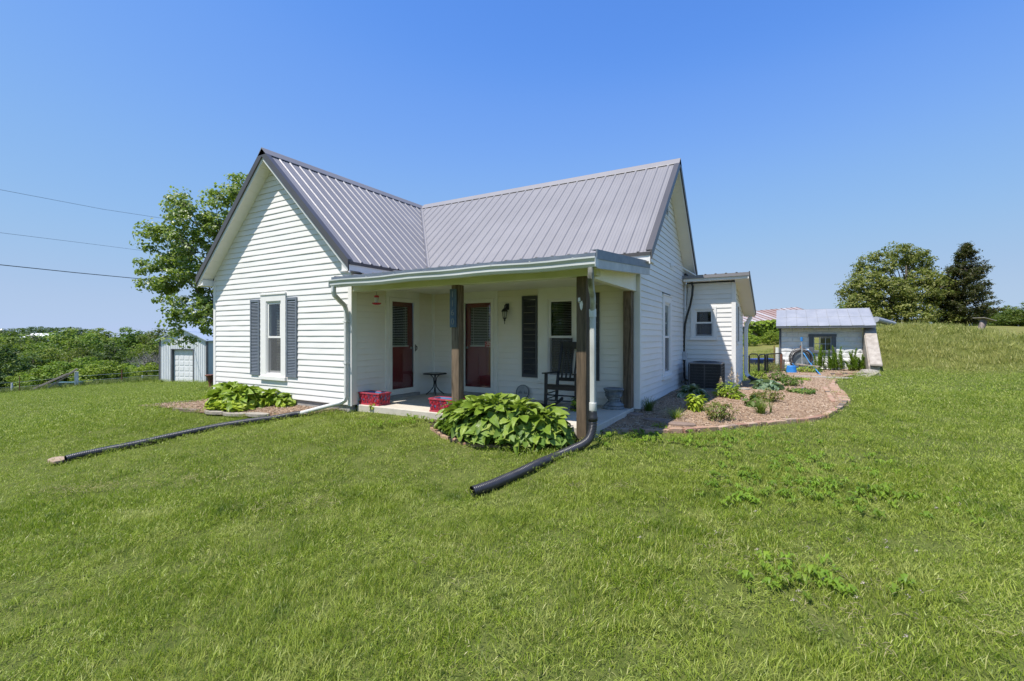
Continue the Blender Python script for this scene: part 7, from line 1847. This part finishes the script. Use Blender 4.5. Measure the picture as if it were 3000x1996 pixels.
def do_grass(name, P, src, label, smin, smax):
    thin = np.sin(P[:, 0] * 5.3 + 2.2 * np.sin(P[:, 1] * 3.1)) * np.sin(P[:, 1] * 6.1 - P[:, 0] * 2.7 + 1.3 * np.sin(P[:, 0] * 4)); P = P[nrg.uniform(0, 1, len(P)) < np.clip(.85 + .4 * thin, .5, 1)]; n = len(P); X_, Y_ = P[:, 0], P[:, 1]; nz = np.sin(X_ * 3.1 + 2 * np.sin(Y_ * 2.3)) * np.sin(Y_ * 3.7 - X_ * 1.6) + .7 * np.sin(X_ * 7.3 + 1.7 * np.sin(Y_ * 5.9 + 1)) * np.sin(Y_ * 8.1 + X_ * 2); tall = np.clip(.95 + .38 * nz, .45, 1.7); rb = np.hypot(X_ - 4.0, (Y_ - 3.0) * 1.05) + .12 * np.sin(np.arctan2(Y_ - 3, X_ - 4) * 5); sg = np.tanh(4 * np.sin(rb * 3.6)); lean = np.column_stack([np.sin(X_ * 2.2 + Y_ * 1.1), np.cos(Y_ * 2.6 - X_ * .9)]) * .16 + np.column_stack([-(X_ - 4) / rb, -(Y_ - 3) / rb])[:, ::-1] * (sg * .34)[:, None]; s = nrg.uniform(smin, smax, n)
    uS = (P[:, 0] - S0[0]) * US[0] + (P[:, 1] - S0[1]) * US[1]; vS = -((P[:, 0] - S0[0]) * NS[0] + (P[:, 1] - S0[1]) * NS[1]); wild = sstep(-1.8, -.2, vS) * sstep(1.5, 3.5, uS + 3 * (vS > 0)); hs = s * tall * (1 + 1.2 * wild)
    scatter(name, P, src, np.column_stack([nrg.normal(size=(n, 2)) * .10 + lean, nrg.uniform(0, 6.283, n)]), np.column_stack([s, s, hs]), label)
do_grass('lawn_grass', lawn_points(1.3, 5.2, 620), near, 'short mown grass blades nearest the viewer', .8, 1.25)
do_grass('lawn_grass', lawn_points(5.2, 11, 210), mid, 'short mown grass blades in front of the house', .8, 1.2)
PF = lawn_points(11, 34, 42); ub = (PF[:, 0] - S0[0]) * US[0] + (PF[:, 1] - S0[1]) * US[1]; vb = -((PF[:, 0] - S0[0]) * NS[0] + (PF[:, 1] - S0[1]) * NS[1])
onb = nrg.uniform(0, 1, len(PF)) < sstep(-2.4, -.2, vb + .5 * np.sin(ub * 1.3)) * (PF[:, 0] > 5)
do_grass('lawn_grass', PF[~onb], far, 'grass blades of the far lawn', .8, 1.2)
do_grass('bank_grass', PF[onb], bank, 'drier longer grass on the bank beside the cellar house', .8, 1.2)
# broad leaved weeds and clover in the lawn
M['weed_leaf'] = m_leaf('broad_weed_leaves', (.13, .24, .02), (.24, .36, .035), trans=.35, objvar=.12)
def rosette(sd, n=9, L=.055):
    g = np.random.default_rng(sd); V = []; Fc = []
    for i in range(n):
        a = i * 2.4 + g.uniform(-.3, .3); l = L * g.uniform(.6, 1.15); w = l * g.uniform(.34, .5); d = np.array([math.cos(a), math.sin(a)]); s = np.array([-d[1], d[0]]); z = g.uniform(.015, .05); b = len(V)
        for t, ww, zz in ((.1, .1, .012), (.55, 1, z + .012), (1, .02, z - .004)):
            c = d * l * t; V += [(*(c - s * w / 2 * ww), zz), (*(c + s * w / 2 * ww), zz)]
        Fc += [[b, b + 1, b + 3], [b, b + 3, b + 2], [b + 2, b + 3, b + 5], [b + 2, b + 5, b + 4]]
    return source('weed_rosette', V, Fc, M['weed_leaf'])
ros = [rosette(400 + i) for i in range(4)]
wp_ = []
for (px, py, n, sx, sy) in ((2350, 1400, 60, .55, .35), (2480, 1450, 60, .5, .25), (2200, 1400, 26, .35, .3), (2250, 1470, 24, .3, .12), (2150, 1300, 60, .8, .25), (1950, 1290, 50, .8, .15), (2330, 1720, 26, .25, .14), (2450, 1350, 22, .4, .2), (1200, 1240, 30, .5, .1), (1400, 1270, 20, .3, .1)):
    c = ground_at(px, py); k = nrg.normal(size=(n, 2)) * (sx, sy); q = c[:2] + np.outer(k[:, 0], R_[:2]) + np.outer(k[:, 1], F_[:2]); q = q[~inside(q[:, 0], q[:, 1], BED_R)]; wp_.append(q)
wp_ = np.vstack(wp_); P = np.column_stack([wp_, terrain(wp_[:, 0], wp_[:, 1]) + .02]); n = len(P)
scatter('lawn_weeds', P, ros, np.column_stack([np.zeros((n, 2)), nrg.uniform(0, 6.3, n)]), np.ones((n, 3)) * nrg.uniform(.6, 1.3, (n, 1)), 'broad leaved weeds growing in patches of the right lawn')
M['clover'] = m_leaf('clover_heads', (.42, .34, .28), (.52, .46, .38), trans=.1, objvar=.2)
def head(sd):
    g = np.random.default_rng(sd); c = g.normal(size=(14, 3)) * .006 + [0, 0, .055]; V, Fc = leaf_cards(c, g.normal(size=(14, 3)), np.full(14, .010), .6, sd); return source('clover_head', V, Fc, M['clover'])
cp = []
for px, py, n, sx in ((2450, 1640, 7, .35), (2600, 1790, 8, .3), (2200, 1560, 4, .5), (2650, 1500, 5, .4)):
    c = ground_at(px, py); k = nrg.normal(size=(n, 2)) * sx; cp.append(c[:2] + np.outer(k[:, 0], R_[:2]) + np.outer(k[:, 1] * .6, F_[:2]))
cp = np.vstack(cp); P = np.column_stack([cp, terrain(cp[:, 0], cp[:, 1])]); n = len(P)
scatter('clover_heads', P, [head(1), head(2)], np.zeros((n, 3)), np.ones((n, 3)), 'tiny pale clover heads scattered in the right foreground')
# dry grass clippings
M['straw'] = m_leaf('dry_clippings', (.42, .38, .18), (.62, .56, .32), trans=.3, objvar=.1)
def clip_src(sd):
    g = np.random.default_rng(sd); n = 16; c = np.column_stack([g.normal(size=(n, 2)) * .07, g.uniform(.055, .085, n)]); V, Fc = leaf_cards(c, g.normal(size=(n, 3)) * .35 + [0, 0, 1], np.full(n, .042), .07, sd); return source('clippings', V, Fc, M['straw'])
sp = []
for px, py, n, sx, sy in ((270, 1445, 26, .30, .05), (620, 1415, 16, .3, .05), (860, 1500, 10, .3, .1), (1330, 1650, 8, .2, .15), (2200, 1640, 12, .35, .25), (2380, 1800, 9, .25, .25), (1700, 1450, 14, .5, .3), (1960, 1420, 12, .4, .2), (600, 1300, 12, .8, .2), (1340, 1340, 8, .3, .2), (2650, 1850, 8, .3, .25)):
    c = ground_at(px, py); k = nrg.normal(size=(n, 2)); sp.append(c[:2] + np.outer(k[:, 0] * sx, R_[:2]) + np.outer(k[:, 1] * sy, F_[:2]))
sp = np.vstack(sp); P = np.column_stack([sp, terrain(sp[:, 0], sp[:, 1])]); n = len(P)
scatter('grass_clippings', P, [clip_src(i) for i in range(3)], np.column_stack([np.zeros((n, 2)), nrg.uniform(0, 6.3, n)]), np.ones((n, 3)) * nrg.uniform(.7, 1.3, (n, 1)), 'dry straw coloured clippings lying on the lawn')
